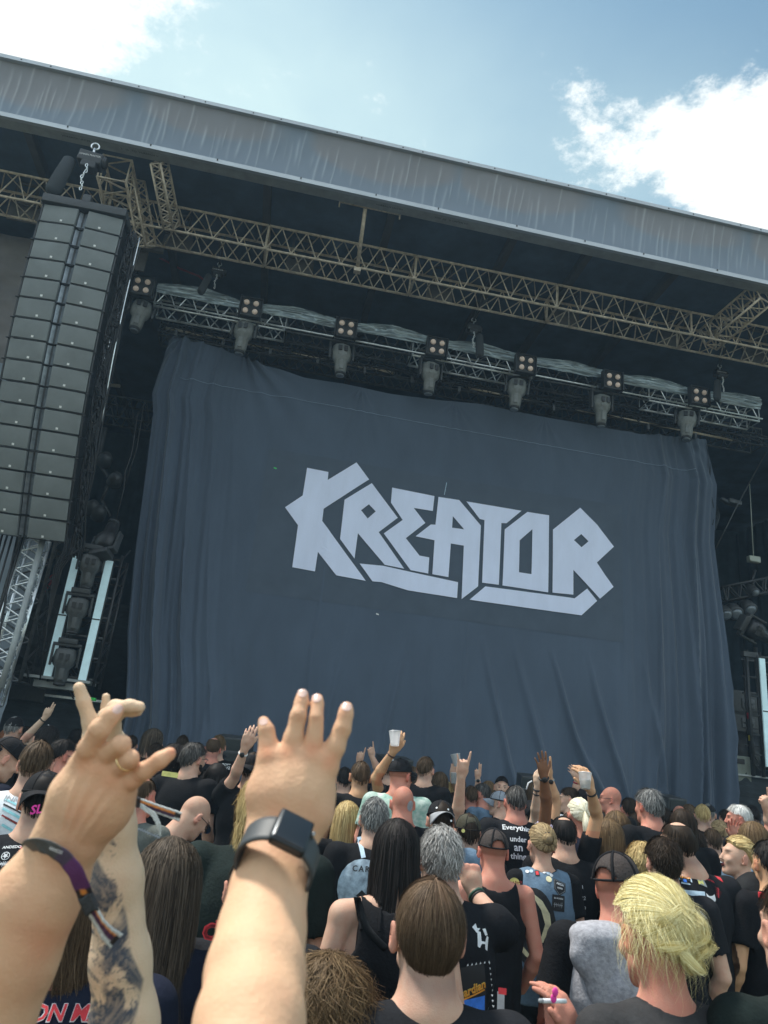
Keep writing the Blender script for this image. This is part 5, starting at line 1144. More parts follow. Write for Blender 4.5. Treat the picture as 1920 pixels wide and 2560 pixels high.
def make_cap(p, cap, HR, c, hs, capyaw):
    """cap: dict(mat, brim 'front'/'back'/'none', brimmat)"""
    m = cap.get('m', 'black'); nu, nv = 48, 20; u = np.linspace(0, 2*math.pi, nu, endpoint=False); v = np.linspace(0, 1, nv); U, Vv = np.meshgrid(u, v)
    CR = HR@np.array(Rz(capyaw)@Rx(cap.get('pitch', 4))); oc = A(0, -.010, .022)*hs; R3 = A(.086, .104, .106)*hs
    lim = cap.get('lim', 1.50); Vc = Vv*lim; flat = 1-.10*np.clip(np.cos(Vc)-.75, 0, 1)*2
    dirs = np.stack([np.sin(Vc)*np.sin(U), -np.sin(Vc)*np.cos(U), np.cos(Vc)*flat], -1); seamr = 1+.008*np.abs(np.cos(3*U))*np.sin(Vc)
    pos = oc+dirs*R3*seamr[..., None]; Vt = c+pos.reshape(-1, 3)@CR.T; i = np.arange(nu*nv).reshape(nv, nu); j = np.roll(i, -1, 1)
    Q = np.stack([i[:-1], i[1:], j[1:], j[:-1]], -1).reshape(-1, 4)
    if cap.get('hole'):    # opening above the strap at the rear of a cap worn backwards/forwards
        ql = np.argwhere(np.ones((nv-1, nu), bool)); ub = u[ql[:, 1]]+.065; ub = np.minimum(np.abs(ub), np.abs(2*math.pi-ub)) if cap.get('brim', 'front') == 'front' else np.abs(ub-math.pi)
        hole = ((ub/.62)**2+((1-v[ql[:, 0]])/.34)**2 < 1) & (v[ql[:, 0]] < .93); Q = Q[~hole]
    o = link('cap', qmesh('cap', Vt, Q), CM[m], p.root); p.cap = o
    md = o.modifiers.new('s', 'SOLIDIFY'); md.thickness = .003
    # sweat band and button
    mb = MB(); pts = [c+CR@(oc+A(math.sin(a)*R3[0]*1.01, -math.cos(a)*R3[1]*1.01, math.cos(lim)*R3[2]+.004)) for a in np.linspace(0, 2*math.pi, 33)]; mb.tube(pts, .0045*hs, 5, False); mb.sphere(c+CR@(oc+A(0, 0, R3[2]*.97)), .007*hs)
    for q in range(3):
        a = q*math.pi/3+math.pi/6; mb.tube([c+CR@(oc+A(math.sin(a)*math.sin(t_)*R3[0]*1.012, -math.cos(a)*math.sin(t_)*R3[1]*1.012, math.cos(t_)*(1-.10*max(0, math.cos(t_)-.75)*2)*R3[2]*1.006)) for t_ in np.linspace(-lim, lim, 22)], .0022*hs if m != 'mesh' else .006*hs, 4)
    mb.build('seams', CM[cap.get('trim', 'black')], o)
    br = cap.get('brim', 'front')
    if br != 'none':
        sg = 1 if br == 'front' else -1; na, nb = 17, 8; Vb = []
        for b in range(nb):
            for a in range(na):
                t_ = (a/(na-1)-.5)*2; an = t_*1.05; r0x, r0y = R3[0]*1.0, R3[1]*1.0; inner = A(math.sin(an)*r0x, sg*math.cos(an)*r0y, 0); ext = .076*hs*math.cos(t_*1.45)**.6 if abs(t_) < 1 else 0
                f = b/(nb-1); q = inner+A(0, sg*ext*f, 0)*1.0+A(math.sin(an)*.004, 0, 0); z_ = math.cos(lim)*R3[2]+.004-.022*f*hs-.062*hs*(t_**2)*(.25+.75*f)+.006*f; Vb.append(c+CR@(oc+A(q[0], q[1], z_)))
        fa = [(b*na+a, b*na+a+1, (b+1)*na+a+1, (b+1)*na+a) for b in range(nb-1) for a in range(na-1)]
        bo = link('brim', mesh('brim', Vb, fa, True), CM[cap.get('bm', m)], o); md = bo.modifiers.new('s', 'SOLIDIFY'); md.thickness = .004
# ---------------------------------------------------------------- prints and patches laid on cloth
def bvh_of(o):
    me = o.data; n = len(me.vertices); co = np.zeros(n*3); me.vertices.foreach_get('co', co); m = len(me.polygons); lv = np.zeros(m*4, int); me.polygons.foreach_get('vertices', lv)
    return BVHTree.FromPolygons([Vector(v) for v in co.reshape(-1, 3)], lv.reshape(-1, 4).tolist())
def decal(p, me2d, px, py, wpx, mat_, name, off=.003, target=None, rot=0, label=None, sub=None, ang=None):
    """me2d: flat mesh about the origin, 1 unit = wpx photo pixels; placed on the garment seen at px,py"""
    o = target or p.shirt; key = o.name
    if not hasattr(p, 'bv'): p.bv = {}
    if key not in p.bv: p.bv[key] = bvh_of(o)
    bv = p.bv[key]; d0 = ray(px, py).normalized(); h = bv.ray_cast(CAM, d0)
    if h[0] is None: h = (CAM+d0*p.D,)+(-d0,)
    Dh = (Vector(h[0])-CAM).dot(FW); sc1 = wpx*Dh/FPX
    nrm = Vector(h[1]); nrm = nrm if nrm.dot(d0) < 0 else -nrm; nrm = (nrm*.6-d0*.6).normalized() if ang is None else Vector(ang).normalized()
    right = (RT-nrm*RT.dot(nrm)).normalized(); up = nrm.cross(right); ca, sa = math.cos(RAD(rot)), math.sin(RAD(rot)); r2 = right*ca+up*sa; u2 = up*ca-right*sa
    subdiv_long(me2d, sub or (.02/sc1), 6)
    c0 = Vector(h[0]); last = 0
    for v in me2d.vertices:
        s0 = c0+r2*v.co.x*sc1+u2*v.co.y*sc1+nrm*.12; hh = bv.ray_cast(s0, -nrm, .35)
        if hh[0] is not None: v.co = Vector(hh[0])+nrm*off
        else: v.co = c0+r2*v.co.x*sc1+u2*v.co.y*sc1-nrm*.02
    me2d.update(); dd = link(name, me2d, mat_, o)
    dd.location = (0, 0, 0)
    if label: dd['label'] = label
    return dd
def poly2d(polys): return fill2d(polys)
def rect2d(w_, h_): return fill2d([[(-w_/2, -h_/2), (w_/2, -h_/2), (w_/2, h_/2), (-w_/2, h_/2)]])
def disc2d(r=.5, n=28, sq=1): return fill2d([[(r*math.cos(a), r*sq*math.sin(a)) for a in np.linspace(0, 2*math.pi, n, endpoint=False)]])
def txt2d(s, bold=.0, shear=0, space=1.0):
    me = text_mesh(s, 1, bold, shear, space); xs = [v.co.x for v in me.vertices]; ys = [v.co.y for v in me.vertices]; me.transform(Matrix.Translation((-(max(xs)+min(xs))/2, -(max(ys)+min(ys))/2, 0))); k = 1/(max(xs)-min(xs)); me.transform(Matrix.Scale(k, 4)); return me
INK = {k: mat('print_'+k, c, .75, n_scale=30, n_amt=.2) for k, c in dict(white=(.7, .72, .74), red=(.55, .03, .04), pink=(.75, .05, .35), teal=(.25, .55, .6), black=(.012, .012, .014), blue=(.04, .20, .75), orange=(.75, .30, .03), yellow=(.70, .66, .22), grey=(.3, .32, .34), gold=(.85, .60, .12), ice=(.42, .55, .66), dkred=(.25, .03, .03), green=(.06, .30, .12), orange2=(.85, .22, .02), cream=(.66, .62, .40)).items()}
# ================================================================ the crowd, one record per person (head centre x, y, head width in the photograph)
MP = make_person
def arm(side, *p, **k): return dict(side=side, p=list(p), **k)
C_ = {}
def add(key, *a, **k): C_[key] = MP(*a, **k); return C_[key]
# --- far left
add('L1', 36, 1822, 44, 'man in black cap with grey hair at the back of the far left', yaw=-20, hair='short', hc='grey', cap=dict(m='black'))
add('L2', 87, 1846, 40, 'pale-armed person with sunglasses pointing two fingers up at the far left', yaw=-75, skin_='pale', hair='short', hc='dbrown', glasses=True, cap=dict(m='black', brim='back'), arms=[arm('R', (52, 1858), (113, 1793), (133, 1752), pose='two', dd=(-.35, -.3, -.3), n=(.2, -1, 0))])
add('L3', 121, 1850, 50, 'person with dark shoulder-length hair turned right beside the pale raised arm', yaw=-50, hair='bob', hc='black')
add('L4b', 22, 1852, 48, 'person with long auburn hair behind the shaved man at the far left', hair='long', hc='auburn', hairL=.25)
add('L4', 14, 1895, 74, 'shaved man in backward black cap bowing his head at the left edge', yaw=-65, tilt=25, bx=-.1, skin_='fair', hair='shaved', cap=dict(m='black', brim='back', pitch=-10), top='navy')
add('L9', 193, 1845, 36, 'dark-haired head just left of the ringed hand', hair='curly', hc='black')
add('L6', 158, 1890, 58, 'person with dark hair and sunglasses between the brown-haired man and the ringed hand', yaw=-60, hair='short', hc='black', skin_='red', glasses=True)
add('L5', 90, 1912, 84, 'man with short brown hair in white t-shirt with teal stripes', hair='short', hc='brown', top='white', skin_='fair')
add('L7', 104, 2002, 104, 'person in black cap with pink lettering and patched black vest at the left', yaw=10, hair='short', hc='black', cap=dict(m='black', brim='back', pitch=-6), top='vest', build=1.05)
add('L10', 327, 1862, 34, 'dark-haired head right behind the ringed hand', hair='short', hc='dbrown')
add('L11', 383, 1856, 48, 'older person with grey brown hair showing the right cheek before the curtain', yaw=-60, hair='bob', hc='greybrown', top='black')
add('L12', 388, 1888, 44, 'brown-haired head below the older grey brown head', hair='short', hc='dbrown')
add('L13', 432, 1902, 66, 'person with dark curly hair left of the bearded man', hair='curly', hc='black', top='vest')
add('L14', 484, 1897, 60, 'bearded man with dark grey hair and glasses in black t-shirt looking right', yaw=-48, hair='messy', hc='pepper', glasses=True, skin_='fair', build=1.1)
add('L16', 545, 1866, 40, 'brown-haired man beside the small speaker stack', hair='short', hc='lbrown')
add('L17', 532, 1872, 38, 'man with reddish bald crown beside the mint cap', hair='fringe', hc='brown', skin_='red')
add('L15', 533, 1892, 40, 'person in mint green cap with black brim in the left middle', yaw=-60, hair='short', hc='brown', cap=dict(m='mint', brim='front', bm='black'), top='vest')
add('L18', 539, 1950, 62, 'long dark-haired person in backward black cap with blue backpack', hair='wavy', hc='black', hairL=.26, cap=dict(m='black', brim='none', hole=True), top='black')
add('L24', 352, 1992, 58, 'balding man in grey plaid shirt right of the ringed hand', yaw=-35, hair='thin', hc='brown', skin_='red', top='plaid', D=4.6)
add('L19', 487, 2040, 66, 'bald man bowing his head to the right in faded black t-shirt', yaw=-62, tilt=34, bx=-.14, hair='shaved', skin_='fair', top='faded', glasses=True, build=1.12)
add('L20', 632, 1922, 58, 'brown-haired person raising an arm with white smartwatch left of the large spread hand', yaw=-25, hair='short', hc='dbrown', skin_='fair', arms=[arm('L', (585, 1945), (612, 1872), (628, 1822), pose='relax', dd=(-.15, -.2, -.2), s=1.15)], cap=dict(m='black', brim='back'))
add('L20b', 668, 2025, 84, 'blond person mostly hidden behind the large spread hand in dark green t-shirt', yaw=-20, hair='wavy', hc='blond', hairL=.17, top='green', build=1.15, D=3.0)
add('L25', 630, 2225, 130, 'person with red outlined letter on black t-shirt behind the watch arm', hair='short', hc='dbrown', top='faded', build=1.05, D=2.5)
add('L22', 412, 2222, 172, 'person with very long grey brown hair at the lower left', hair='wavy', hc='greybrown', hairL=.62, top='navy', tilt=12, hs=1.0)
add('L23', 195, 2255, 130, 'person in navy shirt with red and white lettering behind the tattooed arm', hair='long', hc='brown', hairL=.22, top='navy', skin_='red', build=1.1, D=1.9)
add('L26', 812, 2548, 135, 'person with tousled blond brown hair at the lower middle edge', hair='curly', hc='lbrown', top='black', D=1.75)
# --- centre
add('C5a', 897, 1940, 40, 'low brown head whose raised finger points behind the spread hand', hair='short', hc='brown', arms=[arm('L', (898, 1935), (897, 1905), (906, 1868), pose='point', dd=(-.3, -.3, -.3))])
add('C5b', 944, 1960, 42, 'person pointing one finger up beside the hand holding the highest cup', hair='long', hc='dbrown', arms=[arm('L', (945, 1925), (930, 1892), (924, 1850), pose='point', dd=(-.3, -.3, -.3))])
add('C4', 900, 1942, 54, 'brown-haired man in black t-shirt stretching up the highest plastic cup', hair='short', hc='brown', skin_='tan', top='black', arms=[arm('R', (940, 1945), (982, 1880), (996, 1845), pose='cupg', dd=(-.25, -.3, -.3), ts=1, s=1.2)])
add('C6b', 975, 1925, 40, 'person in white cap behind the black cap', yaw=-20, hair='short', hc='brown', cap=dict(m='white', brim='front'))
add('C6', 1002, 1938, 58, 'man with black cap and glasses looking right in green leaf print shirt', yaw=-55, hair='buzz', skin_='red', top='hawaii', glasses=True, cap=dict(m='black', brim='front'))
add('C7', 1064, 1925, 46, 'man with short brown hair and black collar standing tall in the middle', yaw=-35, hair='short', hc='brown', skin_='fair')
add('C7b', 1098, 1960, 42, 'brown long-haired head left of the horned hand', hair='long', hc='brown', hairL=.2)
add('C8', 1054, 1990, 46, 'person with straight blond hair left of the studded cap', hair='long', hc='dblond', hairL=.25)
add('C9', 1112, 1980, 42, 'person with curly whitish blond hair by the horned hand', hair='curly', hc='blond', top='brown')
add('C10', 1085, 1995, 48, 'person with dark curly hair and glasses behind the studded cap', yaw=40, hair='curly', hc='dbrown', glasses=True)
add('C3', 1006, 2008, 58, 'bald man with tattooed scalp and neck', hair='shaved', skin_='red', top='black', build=1.1)
add('C1', 866, 2050, 66, 'person with long wavy blond hair below the spread hand', hair='wavy', hc='blond', hairL=.42, top='black')
add('C2', 935, 2048, 80, 'man with thick grey hair in black t-shirt with round pale print', hair='messy', hc='grey', top='black', build=1.08)
add('C11', 1100, 2052, 70, 'person in black studded cap with light grey brim at the back', tilt=-4, hair='short', hc='dbrown', cap=dict(m='black', brim='back', bm='greybrim', pitch=-18), top='denim')
add('C19', 1177, 1992, 38, 'man with very short brown hair right of the horned hand', hair='short', hc='brown', skin_='red')
add('C20', 1204, 1986, 38, 'dark-haired man in denim collar showing his left cheek', yaw=50, hair='short', hc='pepper', skin_='red', top='denim')
add('C21', 1220, 1978, 36, 'person with long light brown hair behind the denim collar man', hair='long', hc='lbrown', hairL=.2)
add('C17', 1172, 2090, 60, 'hidden person making the horns sign with a bracelet in mid crowd', hair='short', hc='brown', skin_='fair', D=5.5, arms=[arm('L', (1143, 2052), (1153, 1942), (1160, 1895), pose='horns', dd=(-.35, -.4, -.4), s=1.1, ts=1)])
add('C17b', 1138, 1985, 34, 'person holding up a tilted cup beside the horns sign', hair='short', hc='dbrown', arms=[arm('R', (1135, 1955), (1130, 1935), (1138, 1905), pose='cupg', dd=(-.2, -.2, -.2))])
add('C18', 1205, 2010, 36, 'hidden person raising two fingers with grey wristwatch in mid crowd', hair='short', hc='black', arms=[arm('R', (1197, 1975), (1194, 1945), (1197, 1905), pose='two', dd=(-.3, -.3, -.3))])
add('C15', 1168, 2082, 68, 'person in olive cap with small yellow badge', hair='short', hc='dbrown', cap=dict(m='olive', brim='front', hole=True), top='black')
add('C12', 988, 2132, 112, 'dark-haired woman in black camisole with a shoulder bag strap', hair='long', hc='black', hairL=.42, fm=.9, tank=True, top='black', skin_='fair', D=2.8, hs=.88)
add('C13', 1100, 2148, 122, 'grey-haired man in patched black denim vest pointing ahead', hair='messy', hc='lgrey', top='vest', skin_='fair', build=1.12, arms=[arm('R', (1262, 2335), (1186, 2232), (1174, 2160), pose='point', dd=(-.05, .15, .2), s=1.15, ts=-1)])
add('C16', 1232, 2128, 78, 'sunburnt man in dark mesh cap and black tank top with neck tattoo', hair='buzz', skin_='red', cap=dict(m='mesh', brim='front', hole=True), top='black', tank=True, build=.93)
add('C14', 1070, 2334, 190, 'nearest man with combed back brown hair and bare neck seen from behind', hair='comb', hc='brown', top='faded', skin_='fair', hs=1.0, build=1.0, tilt=-9)
# --- right of centre
add('D1', 1254, 1968, 38, 'young dark-haired man facing the camera before the curtain', yaw=165, hair='short', hc='black', skin_='fair')
add('D1b', 1216, 1985, 30, 'person in black headscarf left of the young man facing back', hair='short', hc='black', yaw=20, cap=dict(m='black', brim='none'))
add('D2', 1247, 2008, 44, 'person in grey cap showing a left profile', yaw=65, hair='shaved', skin_='fair', cap=dict(m='grey', brim='front'))
add('D3', 1287, 2005, 56, 'man with short grey hair in black t-shirt with white gothic lettering', hair='short', hc='pepper', skin_='red', top='faded', build=1.15)
add('D6', 1332, 1984, 38, 'brown-haired head behind the tattooed raised forearm', hair='long', hc='brown', hairL=.2)
add('D4', 1326, 2036, 48, 'person in black cap with white lettering and brim at the back', hair='short', hc='black', cap=dict(m='black', brim='back', pitch=-20))
add('D5a', 1352, 2105, 60, 'person raising a tattooed forearm with festival wristband', hair='long', hc='dbrown', skin_='pale', D=6.35, arms=[arm('L', (1338, 2045), (1344, 1968), (1341, 1935), pose='relax', dd=(-.1, -.15, -.15), n=(-.8, -.4, 0))])
add('D5b', 1408, 2090, 60, 'dark-skinned person in white t-shirt with a flat raised hand and wristwatch', hair='bob', hc='black', skin_='brown', top='lav', D=5.7, arms=[arm('L', (1366, 2008), (1359, 1940), (1352, 1885), pose='open', dd=(-.2, -.25, -.25), s=1.05, ts=1)])
add('D5c', 1425, 2070, 50, 'hidden person raising an arm with round wristwatch behind the flat dark hand', hair='short', hc='brown', skin_='tan', D=6.4, arms=[arm('L', (1391, 2005), (1374, 1945), (1378, 1908), pose='open', dd=(.0, 0, 0), n=(.9, -.3, 0))])
add('D7', 1422, 2000, 44, 'dark-haired man looking left with combed back hair', yaw=72, hair='short', hc='dbrown', skin_='fair', top='white')
add('D11', 1448, 1992, 40, 'person in black clothes reaching up a hand with red cuff beside the right cup', hair='short', hc='black', arms=[arm('L', (1440, 1975), (1443, 1948), (1430, 1922), pose='relax', dd=(-.1, -.1, -.1))])
add('D8', 1462, 2000, 44, 'dark hooded head between the platinum ponytail and the right cup', hair='short', hc='black', cap=dict(m='black', brim='none'))
add('D12', 1526, 1998, 42, 'bald man with glasses looking left before the curtain', yaw=66, hair='shaved', skin_='red', glasses=True, top='black')
add('D10', 1520, 2098, 48, 'hidden person stretching up the plastic cup of beer at the right', hair='long', hc='lbrown', skin_='tan', top='black', D=5.2, arms=[arm('L', (1492, 2040), (1477, 1975), (1466, 1940), pose='cupg', dd=(-.1, -.2, -.2), s=1.25, n=(.3, -1, .2), ts=-1)])
add('D9', 1446, 2040, 60, 'woman with platinum blond hair tied in a low ponytail', hair='pony', hc='plat', hairL=.20, fm=.9, skin_='red', top='navy')
add('D16', 1398, 2042, 42, 'dark-haired head with parting behind the balding man in time print shirt', hair='short', hc='dbrown')
add('D15', 1274, 2105, 56, 'person with dark red bob hair in black', hair='bob', hc='red', fm=.9, top='black')
add('D14', 1408, 2088, 64, 'balding dark-haired man in black t-shirt with digital time print', hair='thin', hc='black', skin_='fair', top='black', build=1.12)
add('D13', 1353, 2112, 72, 'woman with brown blond bun in light denim vest covered in badges', hair='bun', hc='dblond', fm=.9, skin_='fair', top='black', vest='denim')
add('D17', 1490, 2132, 70, 'blond woman with orange tinted sunglasses on her head looking left', yaw=70, hair='bob', hc='blond', fm=.9, top='black', skin_='red')
add('D18b', 1532, 2040, 44, 'blond long-haired head below the bald man with glasses', hair='long', hc='dblond', hairL=.2)
add('D18', 1540, 2075, 66, 'person with long wavy light brown hair holding up a phone', hair='wavy', hc='lbrown', hairL=.30, fm=.95, arms=[arm('R', (1570, 2140), (1546, 2108), (1556, 2085), pose='grip', dd=(-.1, -.1, -.1), s=1.1)])
add('D19', 1572, 2025, 42, 'man with short brown hair thinning at the crown beside the tall grey-haired man', hair='short', hc='dbrown', skin_='red')
add('E1', 1621, 2016, 66, 'tall grey-haired man in plain black t-shirt on the right', yaw=20, hair='messy', hc='grey', skin_='red', top='black', build=1.1)
add('E2', 1660, 2046, 38, 'small dark head right behind the tall grey-haired man', hair='short', hc='dbrown')
add('E3', 1679, 2040, 34, 'dark-haired head under the right front speaker', hair='curly', hc='dbrown')
add('E4', 1698, 2038, 32, 'bald pink head below the right front speaker', hair='shaved', skin_='red')
add('E6', 1722, 2038, 38, 'long dark-haired head left of the blond fringe and beret', hair='long', hc='brown', hairL=.2)
add('E5', 1706, 2066, 60, 'person with long dark brown hair behind the balding man on the right', hair='long', hc='dbrown', hairL=.26)
add('E7', 1756, 2040, 40, 'person with blond highlighted hair before the black beret', hair='short', hc='blond', yaw=-20)
add('E9', 1770, 2036, 38, 'man wearing a black beret near the right end of the curtain', yaw=-30, hair='short', hc='grey', skin_='fair', cap=dict(m='black', brim='none', lim=1.25, pitch=12))
add('E8', 1750, 2068, 40, 'man with cropped brown hair in navy shirt below the beret', hair='short', hc='brown', top='navy')
add('E10', 1797, 2082, 42, 'woman with blond ponytail near the right skirt', hair='pony', hc='dblond', hairL=.14, fm=.9)
add('E11', 1846, 2048, 50, 'white-haired man with a hand before his face at the right', yaw=65, hair='short', hc='white', skin_='red', arms=[arm('L', (1832, 2115), (1834, 2095), (1832, 2060), pose='open', dd=(-.3, -.3, -.3), n=(0, 1, 0))])
add('E12', 1882, 2105, 70, 'person with smooth shoulder-length light brown hair at the right edge', hair='long', hc='lbrown', hairL=.24, top='denim')
add('E13', 1845, 2142, 72, 'laughing blond woman looking left in black t-shirt with white gothic word', yaw=82, hair='bun', hc='blond', fm=.9, skin_='fair', top='black', tilt=-8)
add('E15b', 1735, 2112, 56, 'person with dark curly hair in black t-shirt with blue lettering', hair='curly', hc='dbrown', top='black')
add('E15', 1692, 2110, 78, 'balding dark-haired man in black vest covered in band patches', hair='thin', hc='dbrown', skin_='fair', top='vest', build=1.05, yaw=15, bx=.07)
add('E14', 1922, 2160, 80, 'short dark-haired man with black backpack at the right edge', hair='short', hc='black', skin_='tan', top='black', build=1.05)
add('E18', 1602, 2155, 74, 'blond head partly hidden behind the grey green cap', hair='messy', hc='blond', top='black')
add('E16', 1657, 2156, 92, 'person with tousled dark brown hair and black patterned shirt', hair='messy', hc='dbrown', skin_='fair', top='faded')
add('E19', 1547, 2218, 118, 'older man in grey green mesh cap and heather grey hooded top looking right', yaw=-58, tilt=0, hair='buzz', skin_='red', cap=dict(m='mesh', brim='front', bm='green', hole=True), top='black', vest='heather', bx=.0, build=1.05, glasses=True, hs=1.06, roll=-6)
add('E21', 1990, 2330, 150, 'person in dark green t-shirt mostly outside the right edge', hair='short', hc='dbrown', top='green', skin_='fair', build=1.05, D=1.95)
add('E20', 1634, 2338, 222, 'woman with messy yellow blond updo in charcoal t-shirt holding a cigarette', hair='updo', hc='yblond', fm=.92, skin_='red', top='charcoal', hs=1.0, yaw=10, tilt=10, arms=[arm('L', (1530, 2790), (1440, 2585), (1395, 2490), pose='relax', dd=(-.02, -.10, -.08), n=(.75, -.65, .1), s=.95, ts=-1)])
add('E23', 1955, 2080, 60, 'person at the right edge lifting a finger', hair='short', hc='brown', arms=[arm('L', (1928, 2060), (1918, 2028), (1912, 1990), pose='point', dd=(-.1, -.1, -.1))])
# a few more of the packed rows, mostly hidden
for i, (x, y, w_, hs_, hcn, lab) in enumerate([(60, 1846, 40, 'short', 'dbrown', 'dark head low between the black caps at the far left'), (262, 1868, 34, 'short', 'black', 'dark head hidden behind the ringed hand'), (455, 1862, 34, 'short', 'dbrown', 'small dark head behind the curly dark head'), (690, 1935, 40, 'short', 'brown', 'head hidden behind the palm of the spread hand'),
      (860, 1950, 44, 'short', 'black', 'dark head just right of the spread hand'), (1030, 1945, 40, 'long', 'brown', 'brown head between the black cap and the tall short-haired man'), (1135, 2010, 40, 'short', 'black', 'dark head under the horned hand'), (1420, 2046, 40, 'short', 'dbrown', 'small dark head left of the platinum ponytail'),
      (1590, 2068, 48, 'long', 'dbrown', 'dark brown head below the short brown-haired man'), (1815, 2050, 36, 'short', 'dbrown', 'dark head at the right end of the curtain'), (1880, 2040, 36, 'short', 'black', 'small dark head by the right skirt'), (750, 2080, 60, 'short', 'dbrown', 'head hidden behind the dark smartwatch'), (1300, 2052, 40, 'short', 'dbrown', 'dark head between the red bob and the grey-haired man'), (1148, 1968, 34, 'short', 'brown', 'small head right behind the horns sign'), (1365, 2000, 34, 'long', 'dbrown', 'dark head between the clapping arms'), (1492, 2022, 36, 'short', 'black', 'dark head just left of the bald man with glasses'), (1640, 2100, 50, 'long', 'brown', 'brown head directly below the tall grey-haired man'), (1780, 2105, 44, 'short', 'brown', 'brown head below the blond ponytail'), (1900, 2060, 36, 'short', 'grey', 'small grey head at the right edge'), (300, 1905, 44, 'short', 'dbrown', 'head behind the knuckles of the ringed hand'), (700, 1985, 52, 'short', 'brown', 'head behind the back of the spread hand'), (505, 1965, 50, 'short', 'black', 'dark head left of the backward black cap')]):
    add('F%d' % i, x, y, w_, lab, hair=hs_, hc=hcn)
# ================================================================ the three raised arms close to the camera
def vy(p, D): return np.array(PD(p[0], p[1], D))
def hero(name, label, chains, vox, sk, torso, extra=None, noise=True):
    """chains: list of (points (x,y,depth,radius in photo pixels), blend, flat)"""
    pts = [[(vy(q, q[2]), q[3]*q[2]/FPX) for q in ch[0]] for ch in chains]
    allp = np.array([a for ch in pts for a, _ in ch]); mr = .06
    F = Field(allp.min(0)-mr, allp.max(0)+mr, vox)
    for ch, (raw, k, fl) in zip(pts, chains):
        for (a, ra), (b, rb) in zip(ch[:-1], ch[1:]): F.cone(a, b, ra, rb, k, flat=fl)
    V, Q = F.mesh(); V = smooth_mesh(V, Q, 2, .5)
    root = thing(name, label, 'person', (torso[0], torso[1], 0), 'concert goers raising arms beside the camera')
    col = np.ones((len(V), 3))
    if extra: V, col = extra(V, col, vnormals(V, Q))
    # coarse remainder of the body, outside the picture, in the same surface
    sh = np.array(torso[2]); tx, ty = torso[0], torso[1]; zt_ = torso[3]; el = allp[torso[4]]
    G = Field((min(tx-.35, el[0]-.12, sh[0]-.1), min(ty-.3, el[1]-.12), .9), (max(tx+.35, el[0]+.12, sh[0]+.1), max(ty+.3, el[1]+.12), zt_+.15), .014)
    hc = A(tx, ty, zt_); G.ell(hc+A(0, -.01, .02), (.077, .095, .09), .01); G.ell(hc+A(0, .03, -.04), (.06, .07, .08), .02); G.ell(hc+A(0, .108, -.02), (.012, .014, .022), .01)
    for s in (-1, 1): G.ell(hc+A(s*.08, 0, -.01), (.008, .018, .03), .005)
    G.cone(hc+A(0, -.02, -.05), hc+A(0, -.05, -.18), .058, .06, .02); G.ell(hc+A(0, -.05, -.40), (.17, .11, .22), .05); G.cone(hc+A(-.15, -.05, -.23), hc+A(.15, -.05, -.23), .055, .055, .04)
    oth = hc+A(-.19 if sh[0] > tx else .19, -.05, -.24); G.cone(oth, oth+A(0, 0, -.28), .05, .04, .02); G.cone(oth+A(0, 0, -.28), oth+A(0, .12, -.48), .04, .03, .02)
    G.cone(sh, el, .050, .030, .02)
    V2, Q2 = G.mesh(); V2 = smooth_mesh(V2, Q2, 1, .4)
    body = link('body', qmesh('body', np.concatenate([V, V2]), np.concatenate([Q, Q2+len(V)]), colors=np.concatenate([col, np.ones((len(V2), 3))])), SK[sk], root)
    T = Field((tx-.35, ty-.32, zt_-.95), (tx+.35, ty+.25, zt_-.08), .016)
    T.ell(hc+A(0, -.05, -.38), (.195, .135, .24), .04); T.ell(hc+A(0, -.05, -.66), (.18, .13, .27), .05); T.cone(hc+A(-.16, -.05, -.22), hc+A(.16, -.05, -.22), .065, .065, .04); T.cone(oth, oth+A(0, 0, -.16), .07, .062, .03)
    T.cone(sh, sh*.6+el*.4, .068, .062, .03); T.cone(hc+A(0, -.03, -.15), hc, .08, .12, .006, 's'); T.half((0, 0, zt_-.9), (0, 0, -1), 0)
    V3, Q3 = T.mesh(); link('t_shirt', qmesh('t_shirt', V3, Q3), TM['faded'], root)
    trousers(root, A(tx, ty, zt_), 0, 1.05, zt_-.86)
    class _P: pass
    p = _P(); p.c = A(tx, ty, zt_); p.root = root; p.D = 2.; hairdo(p, 'short', 'dbrown', 6., 1., np.eye(3), A(tx, ty, zt_), .1)
    p.body = body; p.shirt = body; return p
def spots(V, col, lst):
    for x, y, D, r_, m in lst:
        q = vy((x, y), D); d = np.linalg.norm((V-q) - np.outer((V-q)@np.array(FW), np.array(FW))*.75, axis=1); w_ = np.exp(-(d/(r_*D/FPX))**2)[:, None]; col = col*(1-w_*(1-np.array(m)))
    return col
def skin_detail(V, N_, a=.0009): return V+N_*(a*fnoise(V, 55, 3, 3)+.0018*fnoise(V, 18, 9, 2))[:, None]
